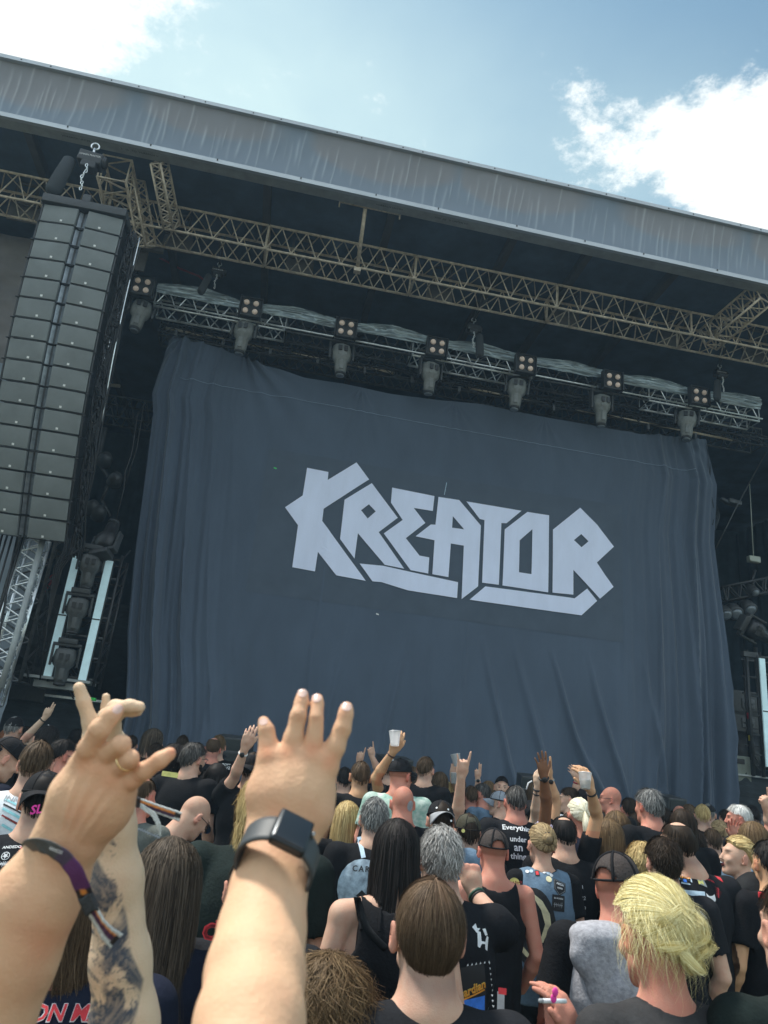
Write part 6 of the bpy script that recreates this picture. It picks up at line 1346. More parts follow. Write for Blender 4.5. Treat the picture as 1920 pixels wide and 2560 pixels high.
# --- right hand with ring
def ex1(V, col, N_):
    col = spots(V, col, [(225, 1895, .78, 26, (1, .80, .74)), (265, 1905, .78, 22, (1, .82, .76)), (292, 1930, .78, 20, (1, .84, .78)), (300, 1772, .76, 14, (1.12, 1.0, 1.05)), (430, 1882, .76, 14, (1.0, .74, .72)), (100, 2380, .72, 60, (1, .86, .82)), (240, 1822, .77, 12, (.92, .74, .70)), (350, 1935, .77, 10, (.92, .80, .78)), (230, 1990, .77, 40, (1, .90, .86))])
    # tendons over the back of the hand
    for a_, b_ in (((180, 2080), (225, 1895)), ((190, 2080), (262, 1905)), ((205, 2085), (290, 1935)), ((215, 2090), (305, 1965))):
        A_, B_ = vy(a_, .78), vy(b_, .78); u = B_-A_; t = np.clip((V-A_)@u/(u@u), 0, 1); q = (V-A_)-t[:, None]*u; q = q-np.outer(q@np.array(FW), np.array(FW)); d = np.linalg.norm(q, axis=1); face = np.clip(-(N_@np.array(FW)), 0, 1)
        V = V+N_*(.0022*np.exp(-(d/.0035)**2)*np.sin(np.pi*np.clip(t, .05, .95))*face)[:, None]
    for (x, y, rr) in ((241, 1822, 9), (250, 1812, 7), (262, 1862, 6), (352, 1932, 7), (345, 1940, 6)):     # knuckle creases
        q = vy((x, y), .77); d = (V-q); d = d-np.outer(d@np.array(FW), np.array(FW)); along = d@np.array(RT)*.6-d@np.array(UP)*-.8; V = V-N_*(.0007*np.exp(-(along/.0012)**2)*np.exp(-(np.linalg.norm(d, axis=1)/.009)**2))[:, None]
    return skin_detail(V, N_), col
H1 = hero('person', 'raised right hand with gold ring, little finger out and dark wristband at the left edge', [
    ([(168, 2100, .78, 75), (128, 2185, .775, 84), (80, 2262, .765, 101), (28, 2394, .755, 106), (-30, 2540, .745, 108), (-90, 2700, .73, 108)], .02, (FW, .85)),
    ([(155, 2085, .78, 44), (180, 1985, .78, 42), (206, 1915, .775, 33)], .02, None),
    ([(172, 2080, .78, 60), (215, 1990, .78, 62), (250, 1915, .775, 42)], .02, None),
    ([(200, 2080, .78, 56), (252, 2005, .78, 56), (282, 1938, .775, 38)], .02, None),
    ([(205, 2075, .78, 50), (265, 2020, .785, 50), (300, 1968, .78, 36)], .02, None),
    ([(205, 1912, .775, 34), (222, 1872, .765, 27), (249, 1824, .76, 24.5), (277, 1789, .765, 21), (292, 1774, .77, 18)], .004, None),
    ([(248, 1905, .775, 28), (274, 1882, .765, 25), (302, 1862, .755, 22.5), (306, 1880, .79, 18), (290, 1905, .82, 17)], .003, None),
    ([(280, 1935, .775, 27), (303, 1914, .765, 23), (326, 1897, .755, 19.5), (326, 1915, .79, 17), (308, 1940, .82, 16)], .0025, None),
    ([(296, 1970, .78, 29), (330, 1947, .77, 23), (362, 1927, .765, 19.5), (400, 1901, .765, 18), (424, 1885, .77, 15.5)], .004, None)],
    .0019, 'hero', (-.88, .10, (-.62, .10, 1.36), 1.58, 5), ex1)
# gold ring round the third finger
a_, b_ = vy((303, 1912), .765), vy((325, 1893), .755); ax_ = (b_-a_)/np.linalg.norm(b_-a_); e1 = np.cross(ax_, A(0, 1, 0)); e1 /= np.linalg.norm(e1); e2 = np.cross(ax_, e1); c_ = (a_*.45+b_*.55)
MB().tube([Vector(c_+(e1*math.cos(t)+e2*math.sin(t))*.0102+ax_*.0006*math.sin(t)) for t in np.linspace(0, 6.283, 28)], .0013, 6, False).build('gold_ring', mat('gold_ring', (.85, .62, .32), .25, .95), H1.root)
# nail of the index finger
def nail(root, x, y, D, wpx, hpx, rot, col=(.74, .50, .42)):
    me = disc2d(.5, 20, hpx/wpx); sc1 = wpx*D/FPX; ca, sa = math.cos(RAD(rot)), math.sin(RAD(rot)); c0 = Vector(PD(x, y, D-.03)); bv = bvh_of(root.body)
    subdiv_long(me, .2)
    for v in me.vertices:
        s0 = c0+(RT*(v.co.x*ca-v.co.y*sa)+UP*(v.co.x*sa+v.co.y*ca))*sc1; dr = (s0-CAM).normalized(); hh = bv.ray_cast(s0, dr, .08); v.co = (Vector(hh[0])-dr*.0006) if hh[0] is not None else s0+dr*.04
    me.polygons.foreach_set('use_smooth', [True]*len(me.polygons)); link('fingernail', me, NAIL, root.root)
NAIL = mat('nail', (.74, .50, .42), .25, coat=.3)
nail(H1, 294, 1772, .76, 22, 27, -50)
# festival bands: curved ribbon along measured points
def ribbon_band(root, pts, w0, name, cols, thick=.0012, parent=None, twist=None):
    """pts (x,y,depth,width px); cols: list of (t_end, colour) along the length"""
    n = len(pts); ts = np.linspace(0, 1, 60); P3 = np.array([vy(p, p[2]) for p in pts]); tt = np.linspace(0, 1, n); X = np.stack([np.interp(ts, tt, P3[:, i]) for i in range(3)], -1)
    k = np.array([.25, .5, .25]); 
    for _ in range(6): X[1:-1] = X[:-2]*.25+X[1:-1]*.5+X[2:]*.25
    W_ = np.interp(ts, tt, [p[3]*p[2]/FPX for p in pts]); T_ = np.gradient(X, axis=0); T_ /= np.linalg.norm(T_, axis=1, keepdims=True); S_ = np.cross(T_, np.array(FW)); S_ /= np.linalg.norm(S_, axis=1, keepdims=True); B_ = np.cross(T_, S_)
    tw = np.zeros(60) if twist is None else np.interp(ts, np.linspace(0, 1, len(twist)), twist); S2 = S_*np.cos(tw)[:, None]+B_*np.sin(tw)[:, None]
    m_ = 9; V = []; C2 = []
    for j in range(m_):
        f = j/(m_-1)-.5; V.append(X+S2*(W_*f)[:, None]-np.array(FW)*(.0012*np.sin(ts*40+j)*.3)[:, None])
        row = []
        for q, t in enumerate(ts):
            c0 = next(c for te, c in cols if t <= te); c0 = c0[min(len(c0)-1, int((f+.5)*len(c0)*.999))] if isinstance(c0, list) else c0; row.append(c0)
        C2.append(row)
    V = np.stack(V, 1).reshape(-1, 3); C2 = np.array(C2).transpose(1, 0, 2).reshape(-1, 3); i = np.arange(60*m_).reshape(60, m_); Q = np.stack([i[:-1, :-1], i[:-1, 1:], i[1:, 1:], i[1:, :-1]], -1).reshape(-1, 4)
    o = link(name, qmesh(name, V, Q, colors=C2), BANDM, parent or root); md = o.modifiers.new('s', 'SOLIDIFY'); md.thickness = thick; return o
BANDM = mat('woven_band', (.1, .1, .1), .55, attr='col', bump=.3, b_scale=400)
g_, pu, bl, orr, wh = (.06, .062, .06), (.10, .025, .12), (.02, .018, .022), (.75, .27, .05), (.62, .66, .66)
wb = ribbon_band(H1.root, [(66, 2122, .80, 30), (72, 2112, .745, 34), (95, 2110, .725, 35), (130, 2121, .72, 36), (162, 2142, .72, 38), (190, 2178, .72, 40), (208, 2222, .725, 40), (220, 2258, .73, 36)], 1, 'wristband', [(.5, g_), (.62, (.055, .04, .075)), (.86, pu), (.90, [bl, orr, bl]), (1.01, bl)])
ribbon_band(H1.root, [(216, 2240, .722, 34), (232, 2275, .72, 34)], 1, 'clasp', [(1.01, (.03, .035, .04))], .004, parent=wb)
ribbon_band(H1.root, [(228, 2268, .72, 34), (250, 2305, .72, 44), (272, 2335, .72, 52), (292, 2352, .72, 50)], 1, 'strap_end', [(.85, [wh, wh, (.07, .025, .08), (.07, .025, .08), orr, wh]), (1.01, [wh, bl, bl, bl, bl, wh])], parent=wb, twist=[.2, .5, .3, .1])
for s_, x, y, w_, rot in (('SUMMER', 90, 2113, 30, -6), ('BREEZE', 140, 2126, 34, -22)):
    me = txt2d(s_[:4] if 0 else '· · · ·' if s_ == 'SUMMER' else 'BREEZE', .012); c0 = PD(x, y, .7165); sc1 = w_*.7165/FPX; ca, sa = math.cos(RAD(rot)), math.sin(RAD(rot))
    for v in me.vertices: v.co = c0+(RT*(v.co.x*ca-v.co.y*sa)+UP*(v.co.x*sa+v.co.y*ca))*sc1
    if s_ == 'BREEZE': link('band_lettering', me, INK['white'], wb)
# --- tattooed forearm behind it
def ex2(V, col, N_):
    # tattoo ink: a mark in the skin; winding dark shapes on the camera side of the forearm
    pj = V-np.array(CAM); z_ = pj@np.array(FW); px = 960+FPX*(pj@np.array(RT))/z_; py = 1280-FPX*(pj@np.array(UP))/z_
    q = np.stack([px/44+.6*np.sin(py/37), py/60+.5*np.sin(px/23), px*0], -1); a_ = fnoise(q, 1.0, 71, 4); b_ = np.abs(fnoise(q, 1.6, 75, 3)); b2 = np.abs(fnoise(q, 2.6, 79, 2)); m = np.clip((a_+.10)*6, 0, 1)*(.85+.5*fnoise(q, 5, 5, 2))+np.clip((.06-b_)*16, 0, 1)*.8+np.clip((.04-b2)*20, 0, 1)*.5
    left = 233+np.clip((py-2150)*0, 0, 9); right = np.interp(py, [2060, 2110, 2150, 2200, 2300, 2380, 2450, 2560], [252, 262, 268, 300, 322, 330, 362, 340]); reg = np.clip((right-px)/8, 0, 1)*np.clip((py-2075)/40, 0, 1)
    m = np.clip(m, 0, 1)*reg*np.interp(py, [2070, 2200, 2300], [.65, .95, 1.]); m *= 1-.75*np.exp(-(((px-295)/14)**2+((py-2300)/20)**2))
    fl = np.exp(-(((px-283)/9)**2+((py-2118)/22)**2))*(vnoise(np.stack([px/5, py/6, px*0], -1), 1, 4) > .05); m = np.maximum(m, fl*.9)
    col = col*(1-np.clip(m, 0, 1)[:, None]*np.array([.90, .84, .70])); return skin_detail(V, N_), col
H2 = hero('person', 'raised pale forearm covered in dark tattoos behind the ringed hand', [
    ([(275, 2000, 1.08, 48), (283, 2060, 1.075, 50), (291, 2200, 1.07, 59), (302, 2400, 1.06, 68), (312, 2560, 1.05, 78), (320, 2700, 1.04, 84)], .02, None),
    ([(268, 2000, 1.08, 50), (252, 1900, 1.08, 46), (240, 1850, 1.08, 34)], .02, None), ([(278, 2000, 1.08, 46), (280, 1900, 1.08, 44), (280, 1850, 1.08, 30)], .02, None),
    ([(236, 1850, 1.08, 26), (226, 1806, 1.08, 20), (209, 1755, 1.08, 17), (198, 1720, 1.08, 15)], .006, None),
    ([(275, 1850, 1.09, 24), (268, 1800, 1.09, 14), (266, 1770, 1.09, 12), (265, 1742, 1.09, 10.5)], .006, None),
    ([(262, 1830, 1.07, 26), (264, 1790, 1.05, 18), (288, 1768, 1.03, 17), (325, 1765, 1.02, 15), (350, 1768, 1.02, 14)], .006, None),
    ([(282, 1840, 1.07, 24), (285, 1800, 1.05, 17), (305, 1778, 1.04, 15), (330, 1779, 1.035, 13), (346, 1779, 1.035, 12)], .004, None)],
    .0024, 'hero2', (-.60, .95, (-.38, 1.0, 1.34), 1.52, 5), ex2)
w2 = ribbon_band(H2.root, [(314, 1992, 1.10, 20), (325, 1996, 1.06, 22), (352, 2006, 1.05, 24)], 1, 'wristband', [(.5, pu), (1.01, bl)], .004)
ribbon_band(H2.root, [(350, 2006, 1.05, 22), (400, 2024, 1.045, 22), (452, 2042, 1.04, 24)], 1, 'strap_end', [(.86, [wh, (.05, .02, .06), (.05, .02, .06), orr, wh]), (1.01, [wh, bl, bl, wh])], parent=w2)
ribbon_band(H2.root, [(350, 2012, 1.05, 12), (385, 2036, 1.04, 13), (397, 2060, 1.035, 11), (401, 2090, 1.035, 3)], 1, 'white_tail', [(1.01, wh)], parent=w2)
# --- left hand with smartwatch
def ex3(V, col, N_):
    col = spots(V, col, [(672, 1874, .74, 20, (1, .78, .72)), (722, 1870, .74, 20, (1, .80, .74)), (782, 1868, .74, 22, (1, .74, .68)), (826, 1895, .74, 24, (1, .76, .70)), (755, 1732, .77, 13, (1.04, .88, .86)), (791, 1742, .77, 13, (1.02, .84, .82)), (864, 1765, .77, 14, (1.0, .80, .76)), (657, 1800, .76, 13, (1.02, .9, .88)),
                         (750, 1790, .75, 12, (.93, .84, .80)), (790, 1795, .75, 12, (.93, .84, .80)), (858, 1822, .75, 12, (.92, .82, .78)), (668, 1828, .75, 11, (.95, .88, .85)), (700, 2020, .72, 30, (1.02, .88, .84))])
    for a_, b_ in (((700, 2030), (675, 1880)), ((715, 2030), (725, 1872)), ((735, 2030), (780, 1870)), ((755, 2040), (826, 1905))):
        A_, B_ = vy(a_, .73), vy(b_, .74); u = B_-A_; t = np.clip((V-A_)@u/(u@u), 0, 1); q = (V-A_)-t[:, None]*u; q = q-np.outer(q@np.array(FW), np.array(FW)); d = np.linalg.norm(q, axis=1); face = np.clip(-(N_@np.array(FW)), 0, 1)
        V = V+N_*(.0014*np.exp(-(d/.004)**2)*np.sin(np.pi*np.clip(t, .05, .95))*face)[:, None]
    for (x, y) in ((750, 1788), (751, 1795), (790, 1793), (791, 1800), (859, 1819), (856, 1826), (667, 1826)):
        q = vy((x, y), .75); d = (V-q); d = d-np.outer(d@np.array(FW), np.array(FW)); al = d@np.array(UP); V = V-N_*(.0006*np.exp(-(al/.0011)**2)*np.exp(-((d@np.array(RT))/.006)**2)*(np.abs(al) < .006))[:, None]
    return skin_detail(V, N_, .0007), col
H3 = hero('person', 'large raised left hand with spread fingers and dark square smartwatch in the foreground', [
    ([(700, 2085, .72, 73), (686, 2140, .70, 76), (670, 2230, .665, 87), (653, 2330, .63, 100), (638, 2430, .59, 113), (624, 2560, .545, 125), (608, 2720, .50, 134)], .02, (FW, .85)),
    ([(670, 2070, .72, 42), (664, 1985, .73, 40), (673, 1895, .74, 29)], .016, None), ([(690, 2070, .72, 50), (708, 1985, .73, 54), (724, 1895, .74, 33)], .016, None),
    ([(718, 2070, .72, 50), (743, 1985, .73, 54), (778, 1897, .74, 33)], .016, None), ([(738, 2075, .72, 46), (775, 1995, .73, 44), (814, 1920, .74, 30)], .016, None),
    ([(752, 2080, .72, 38), (788, 2040, .725, 31), (806, 1985, .74, 24)], .016, None),
    ([(676, 1895, .74, 28), (671, 1862, .745, 21), (666, 1828, .75, 18), (659, 1805, .755, 14.5)], .005, None),
    ([(724, 1890, .74, 29), (734, 1845, .745, 23), (746, 1790, .75, 19), (754, 1755, .76, 16.5), (757, 1736, .765, 15)], .004, None),
    ([(778, 1890, .74, 29), (785, 1845, .745, 22), (791, 1795, .75, 18.5), (793.5, 1760, .76, 16.5), (793, 1748, .765, 15.5)], .0012, None),
    ([(814, 1915, .74, 31), (838, 1868, .745, 24), (856, 1822, .75, 20.5), (864, 1787, .755, 17.5), (866, 1771, .76, 16.5)], .005, None)],
    .0019, 'hero', (.02, -.38, (-.17, -.42, 1.42), 1.66, 6), ex3)
for x, y, w_, h_, ro in ((756, 1732, 24, 20, 0), (791, 1745, 24, 20, 2), (866, 1767, 26, 20, -8), (658, 1804, 22, 16, 12)): nail(H3, x, y, .755, w_, h_, ro)
# smartwatch
c0 = np.array(PD(729, 2082, .655)); R_v, U_v, F_v = np.array(RT), np.array(UP), np.array(FW)
e1 = R_v*84-U_v*43; e1 /= np.linalg.norm(e1); dn = -R_v*.16-U_v*.30-F_v*.97; e2 = dn-e1*(dn@e1); e2 /= np.linalg.norm(e2); nn = np.cross(e1, e2); nn = nn if nn@F_v < 0 else -nn
RW = Matrix((Vector(e1), Vector(np.cross(nn, e1)), Vector(nn))).transposed()
WT = link('smartwatch', MB().box(c0, (.0335, .038, .0095), RW, .0035).build('tmp', None).data, mat('watch_case', (.035, .04, .045), .3, .7), H3.root); bpy.data.objects.remove(bpy.data.objects['tmp'])
MB().box(Vector(c0)+Vector(nn)*.0046, (.029, .0335, .0022), RW, .001).build('watch_glass', mat('watch_glass', (.012, .016, .02), .32, coat=.25, spec=.5), WT)
MB().lathe(Vector(c0)+RW @ Vector((.018, .009, 0)), [(.0034, -.001), (.0034, .002)], RW @ Ry(90), 12).build('crown', mat('watch_crown', (.3, .3, .3), .3, .9), WT)
wc = c0-nn*.0335; nu, nv = 72, 7; Vb = []
e2n = np.array(RW @ Vector((0, 1, 0)))
for j in range(nv):
    for i in range(nu):
        t = math.pi/2+.44+(2*math.pi-.88)*i/(nu-1); Vb.append(wc+e1*math.cos(t)*.034+nn*math.sin(t)*.031+e2n*(.028*(j/(nv-1)-.5)))
bo = link('watch_band', mesh('band', Vb, [(j*nu+i, j*nu+i+1, (j+1)*nu+i+1, (j+1)*nu+i) for j in range(nv-1) for i in range(nu-1)], True), mat('band_rubber', (.05, .056, .06), .55), WT); md = bo.modifiers.new('s', 'SOLIDIFY'); md.thickness = .0024
# ================================================================ prints, patches, bracelets and the things people hold or carry
def dtxt(k, s, px, py, w_, m, rot=0, bold=.0, shear=0, target=None, name='lettering', off=.004, space=1.): return decal(C_[k], txt2d(s, bold, shear, space), px, py, w_, INK[m], name, off, target, rot)
def dpoly(k, polys, px, py, w_, m, rot=0, target=None, name='patch', off=.003): return decal(C_[k], poly2d(polys), px, py, w_, INK[m] if isinstance(m, str) else m, name, off, target, rot)
def drect(k, px, py, w_, h_, m, rot=0, target=None, name='patch', off=.003): return decal(C_[k], rect2d(1, h_/w_), px, py, w_, INK[m] if isinstance(m, str) else m, name, off, target, rot)
def ddisc(k, px, py, w_, m, rot=0, target=None, name='badge', off=.003, sq=1): return decal(C_[k], disc2d(.5, 20, sq), px, py, w_, INK[m] if isinstance(m, str) else m, name, off, target, rot)
def scrawl(seed, n=9, w_=.035, h_=.22):      # an unreadable jagged logo in one polygon set
    r = random.Random(seed); P_ = []
    for i in range(n):
        x = -.5+(i+.5)/n; P_.append([(x-w_, -h_*r.uniform(.4, 1)), (x+w_*.6, -h_*r.uniform(.2, .6)), (x+w_*r.uniform(.5, 1.6), h_*r.uniform(.4, 1)), (x-w_*.3, h_*r.uniform(.2, .7))])
    P_.append([(-.5, -.03), (.5, -.05), (.52, .02), (-.5, .03)]); 
    bm = bmesh.new()
    for q in P_:
        me = fill2d([q]); bm.from_mesh(me)
    me = bpy.data.meshes.new('scrawl'); bm.to_mesh(me); bm.free(); return me
def dscr(k, px, py, w_, m, seed=1, rot=0, target=None, n=9, off=.0045, h_=.22, name='band_logo'): return decal(C_[k], scrawl(seed, n, h_=h_), px, py, w_, INK[m], name, off, target, rot)
# white shirt with teal stripes
for i, (x, y, w_, h_, m, r_) in enumerate([(42, 2012, 70, 5, 'teal', -24), (36, 2024, 66, 4, 'black', -24), (38, 2038, 76, 6, 'teal', -26), (30, 2052, 60, 4, 'dkred', -26), (44, 2060, 70, 5, 'black', -26), (26, 2074, 50, 6, 'teal', -28)]): drect('L5', x, y, w_, h_, m, r_, name='stripe')
dtxt('L5', 'INKIL', 40, 1998, 56, 'grey', -8, .01)
# pink lettering on the cap, patches on the vest
dtxt('L7', 'SLE', 100, 2022, 46, 'pink', 8, .03, .25, target=C_['L7'].cap, off=.006)
dtxt('L7', 'ANDEDO', 30, 2118, 44, 'white', 6, .02); dtxt('L7', 'Su', 60, 2122, 22, 'red', 6, .02); ring = [[(.5*math.cos(a), .5*math.sin(a)) for a in np.linspace(0, 6.283, 24, endpoint=False)], [(.42*math.cos(a), .42*math.sin(a)) for a in np.linspace(0, 6.283, 24, endpoint=False)]]
dpoly('L7', ring, 14, 2140, 20, 'white'); star = [[((.46 if i % 2 else .2)*math.sin(i*math.pi/5), (.46 if i % 2 else .2)*math.cos(i*math.pi/5)) for i in range(10)]]; dpoly('L7', star, 14, 2140, 18, 'white', off=.005)
dscr('L7', 16, 2160, 38, 'white', 3); dtxt('L7', 'IIIII', 42, 2160, 22, 'red', 8, .03); dtxt('L7', 'ARK', 14, 2222, 66, 'ice', 4, .03, name='lettering')
drect('L13', 425, 1936, 40, 12, 'yellow', -8); ddisc('L13', 404, 1962, 20, 'white', sq=.9); dscr('L13', 412, 1985, 30, 'red', 8)
drect('L15', 566, 1915, 24, 12, 'black', -6); dtxt('L15', 'ROYT', 566, 1912, 20, 'white', -6, .03); dtxt('L15', '1972', 566, 1919, 18, 'white', -6, .03)
dscr('L19', 420, 2122, 44, 'ice', 5, -32); dscr('L19', 372, 2082, 60, 'grey', 6, -20, h_=.1)
# red and white lettering at the lower left
dtxt('L23', 'ON MA', 168, 2532, 176, 'white', 4, .05, .18, off=.003); dtxt('L23', 'ON MA', 168, 2532, 170, 'red', 4, .022, .18, off=.006)
dtxt('L25', 'C', 524, 2330, 36, 'red', 8, .06); dtxt('L25', 'C', 524, 2330, 30, 'black', 8, .03, off=.006); dtxt('L25', 'J', 542, 2322, 13, 'red', 12, .05); dtxt('L25', 'M', 522, 2385, 16, 'dkred', 0, .02)
# round pale print and strap on the grey-haired man
moon = mat('moon_print', (.40, .52, .62), .8, n_scale=22, n_amt=.6, col2=(.12, .16, .2))
ddisc('C2', 905, 2225, 128, moon, sq=1.1, name='round_print'); dtxt('C2', 'CAR', 903, 2172, 44, 'black', -4, .02, space=1.3, off=.006)
dpoly('C2', [[(-.5, .1), (-.2, .35), (0, .15), (.25, .5), (.5, .4), (.2, .0), (.45, -.4), (.1, -.2), (-.15, -.5), (-.1, -.1)]], 915, 2245, 52, 'black', off=.006, name='print_figure')
for q, (x, y) in enumerate([(880, 2262), (897, 2270), (915, 2278)]): dpoly('C2', [[(-.2, -.5), (.1, -.4), (.3, .5), (-.1, .4)]], x, y, 14, 'ice', q*14, off=.006, name='print_figure')
drect('C2', 903, 2118, 11, 62, 'ltg' if 'ltg' in INK else 'ice', 12, name='shoulder_strap', off=.006)
# guardian back patch with studs
bk = drect('C13', 1172, 2500, 106, 150, 'black', 6, name='back_patch', off=.004)
dtxt('C13', 'Guardian', 1172, 2476, 98, 'gold', 14, .035, .1, off=.006); dtxt('C13', 'Guardian', 1172, 2477, 97, 'orange', 14, .012, .1, off=.008); drect('C13', 1172, 2492, 96, 4, 'orange', 14, off=.007, name='underline')
drect('C13', 1172, 2535, 100, 66, 'blue', 4, off=.006, name='blue_artwork')
for i in range(7): dpoly('C13', [[(-.12, -.5), (.1, -.5), (.05, .1), (.35, .5), (0, .2), (-.3, .5), (-.08, .05)]], 1130+i*14, 2535+(i % 3)*5, 34, 'black' if i % 2 else 'ice', i*9-20, off=.008, name='artwork_tree')
for i in range(6): dpoly('C13', [[(-.5, -.5), (.5, -.3), (.2, .5)]], 1168+i*10.5, 2412-i*1.6, 5.5, 'white', off=.006, name='stud')
for i in range(11): dpoly('C13', [[(-.5, .5), (.5, .3), (0, -.5)]], 1222+i*1.4, 2408+i*13.5, 5.5, 'white', off=.006, name='stud')
for pl, x, y, w_ in (([[(-.5, .5), (-.2, .5), (-.1, -.05), (.25, 0), (.35, .4), (.5, .35), (.5, -.5), (.3, -.45), (.25, -.15), (-.05, -.2), (-.2, -.5), (-.4, -.45)]], 1206, 2352, 36), ([[(-.5, 0), (-.1, .5), (.1, .1), (.5, .2), (.1, -.4)]], 1190, 2322, 24), ([[(-.5, .3), (0, .5), (.5, -.3), (.1, -.5)]], 1212, 2330, 16)): dpoly('C13', pl, x, y, w_, 'white', -12, name='white_emblem')
drect('C13', 1252, 2505, 18, 44, 'grey', -6, name='patch'); drect('C13', 1256, 2478, 20, 14, 'red', -6, name='patch', off=.005)
dscr('C16', 1238, 2252, 62, 'grey', 12, -8, target=C_['C16'].body, h_=.16, name='neck_tattoo', off=.0015)
dscr('C3', 1006, 2058, 30, 'grey', 13, target=C_['C3'].body, h_=.3, name='neck_tattoo', off=.0015); ddisc('C3', 1026, 2015, 20, 'grey', target=C_['C3'].body, name='scalp_tattoo', off=.0015, sq=1.3)
ddisc('C15', 1158, 2077, 9, 'yellow', target=C_['C15'].cap, name='yellow_badge', off=.006)
for x, y in [(1092, 2020), (1120, 2024), (1080, 2043), (1106, 2042), (1090, 2068), (1116, 2072), (1128, 2052)]: ddisc('C11', x, y, 5 if (x, y) != (1106, 2042) else 8, 'white', target=C_['C11'].cap, name='stud', off=.006)
# gothic text
for s_, y, w_ in (('Everything', 2072, 80), ('under', 2098, 42), ('an', 2121, 22), ('thing', 2143, 40)): dtxt('D3', s_, 1296, y, w_, 'white', -4, .02, -.05)
dtxt('D4', 'Metal', 1334, 2030, 26, 'white', -6, .03, target=C_['D4'].cap, off=.006)
# badges and patches of the denim vest
k = 'D13'
for i, (x, y) in enumerate([(1318, 2179), (1328, 2178), (1360, 2180), (1370, 2183), (1378, 2188)]): ddisc(k, x, y, 9.5, 'white' if i % 2 == 0 else 'ice', name='button_badge', off=.004)
drect(k, 1343, 2183, 11, 15, 'black', name='patch'); drect(k, 1343, 2183, 7, 10, 'red', off=.005, name='patch'); ddisc(k, 1372, 2198, 15, 'cream', name='flower_badge', off=.004)
ddisc(k, 1286, 2209, 27, 'yellow', name='round_badge', off=.004); dtxt(k, 'Hard Rock', 1287, 2206, 38, 'dkred', 3, .03, off=.007); dtxt(k, 'CAFE', 1287, 2213, 12, 'dkred', 0, .03, off=.007); dtxt(k, 'XIN', 1291, 2239, 18, 'white', -5, .05)
sh_ = [[(-.5, .5), (.5, .4), (.5, -.2), (0, -.6), (-.45, -.2)]]
dpoly(k, sh_, 1399, 2218, 34, 'black', -12); dpoly(k, sh_, 1399, 2218, 30, 'grey', -12, off=.0045); dpoly(k, sh_, 1399, 2218, 28, 'black', -12, off=.006); dtxt(k, 'ARCH', 1399, 2211, 20, 'white', -14, .03, off=.008); dscr(k, 1399, 2221, 15, 'white', 22, -12, off=.008)
drect(k, 1396, 2258, 34, 36, 'black', -8); dtxt(k, 'IN FLAMES'[:2]+' RUHEN', 1396, 2246, 24, 'white', -8, .02, off=.006); dscr(k, 1395, 2262, 24, 'grey', 23, -8, off=.006, n=5, h_=.35)
dpoly(k, [[(.5*math.cos(a)*.62, .5*math.sin(a)) for a in np.linspace(0, 6.283, 26, endpoint=False)]], 1334, 2318, 178, 'black', -4, name='moon_patch', off=.005)
dpoly(k, [[(-.1, .5), (.18, .3), (.33, .05), (.35, -.18), (.18, -.46), (.12, -.42), (.22, -.15), (.15, .12)]], 1336, 2290, 116, 'cream', -2, name='pale_crescent', off=.008)
dpoly(k, [[(-.5, .25), (.5, 0), (-.5, -.3)]], 1328, 2288, 26, 'cream', 0, name='pale_spike', off=.008); dpoly(k, [[(-.5, -.2), (.2, .1), (.5, .5), (.3, -.15), (.0, -.3)]], 1343, 2345, 52, 'cream', -6, name='pale_spike', off=.008); dpoly(k, [[(-.5, .4), (-.2, .5), (.5, -.5), (-.1, -.15)]], 1318, 2385, 36, 'cream', 6, name='pale_spike', off=.008)
dtxt(k, 'EVANES', 1322, 2430, 34, 'white', -10, .02)
for s_, x, y, w_ in (('05 : 01:21', 1436, 2216, 44), (': 1:22', 1452, 2245, 26), (': 29', 1456, 2271, 18)): dtxt('D14', s_, x, y, w_, 'white', -3, .0)
# patched vest at the right
k = 'E15'
dtxt(k, 'RUTION', 1762, 2190, 30, 'red', -14, .02); dtxt(k, 'LODACTIL', 1768, 2199, 36, 'red', -14, .02)
cross = [[(-.12, .1), (-.35, .5), (.35, .5), (.12, .1), (.5, .3), (.5, -.3), (.12, -.1), (.35, -.5), (-.35, -.5), (-.12, -.1), (-.5, -.3), (-.5, .3)]]
dpoly(k, cross, 1711, 2195, 34, 'ice', -8); dpoly(k, cross, 1711, 2195, 27, 'black', -8, off=.005); dtxt(k, 'MOTOR', 1710, 2194, 32, 'orange', -6, .04, off=.007); drect(k, 1712, 2203, 8, 8, 'blue', -6, off=.008)
dpoly(k, [[(-.5, .5), (.2, .4), (.5, -.5), (-.2, -.4)]], 1752, 2202, 28, 'grey', -14); dpoly(k, [[(-.5, .2), (0, .1), (.2, .5), (.4, -.4), (0, -.2), (-.4, -.5)]], 1753, 2206, 17, 'yellow', -14, off=.006)
dpoly(k, [[(-.5, .5), (.2, .3), (.5, -.4), (-.2, -.3)]], 1797, 2196, 20, 'red', -22); dscr(k, 1795, 2232, 26, 'red', 31, 70, n=5, h_=.4)
drect(k, 1728, 2277, 76, 92, 'ice', -5, name='back_patch', off=.004); ddisc(k, 1718, 2268, 46, 'dkred', name='patch', off=.006, sq=1.15); ddisc(k, 1724, 2262, 17, 'red', off=.0075); ddisc(k, 1722, 2260, 11, 'white', off=.009); dtxt(k, '0', 1722, 2260, 5, 'black', 0, .04, off=.011)
for i in range(6): drect(k, 1746, 2280+i*7, 34, 1.6, 'grey', -5, name='print_line', off=.006)
dpoly(k, [[(-.4, .5), (-.2, .3), (.1, .35), (.3, .5), (.35, .1), (.2, -.1), (.45, -.45), (.2, -.5), (-.35, -.5), (-.2, -.15), (-.4, .1)]], 1780, 2252, 32, 'white', -6, name='cat_print'); dpoly(k, [[(-.5, .5), (.4, .4), (.5, -.5), (-.3, -.5)]], 1784, 2280, 20, 'white', -6, name='cat_print')
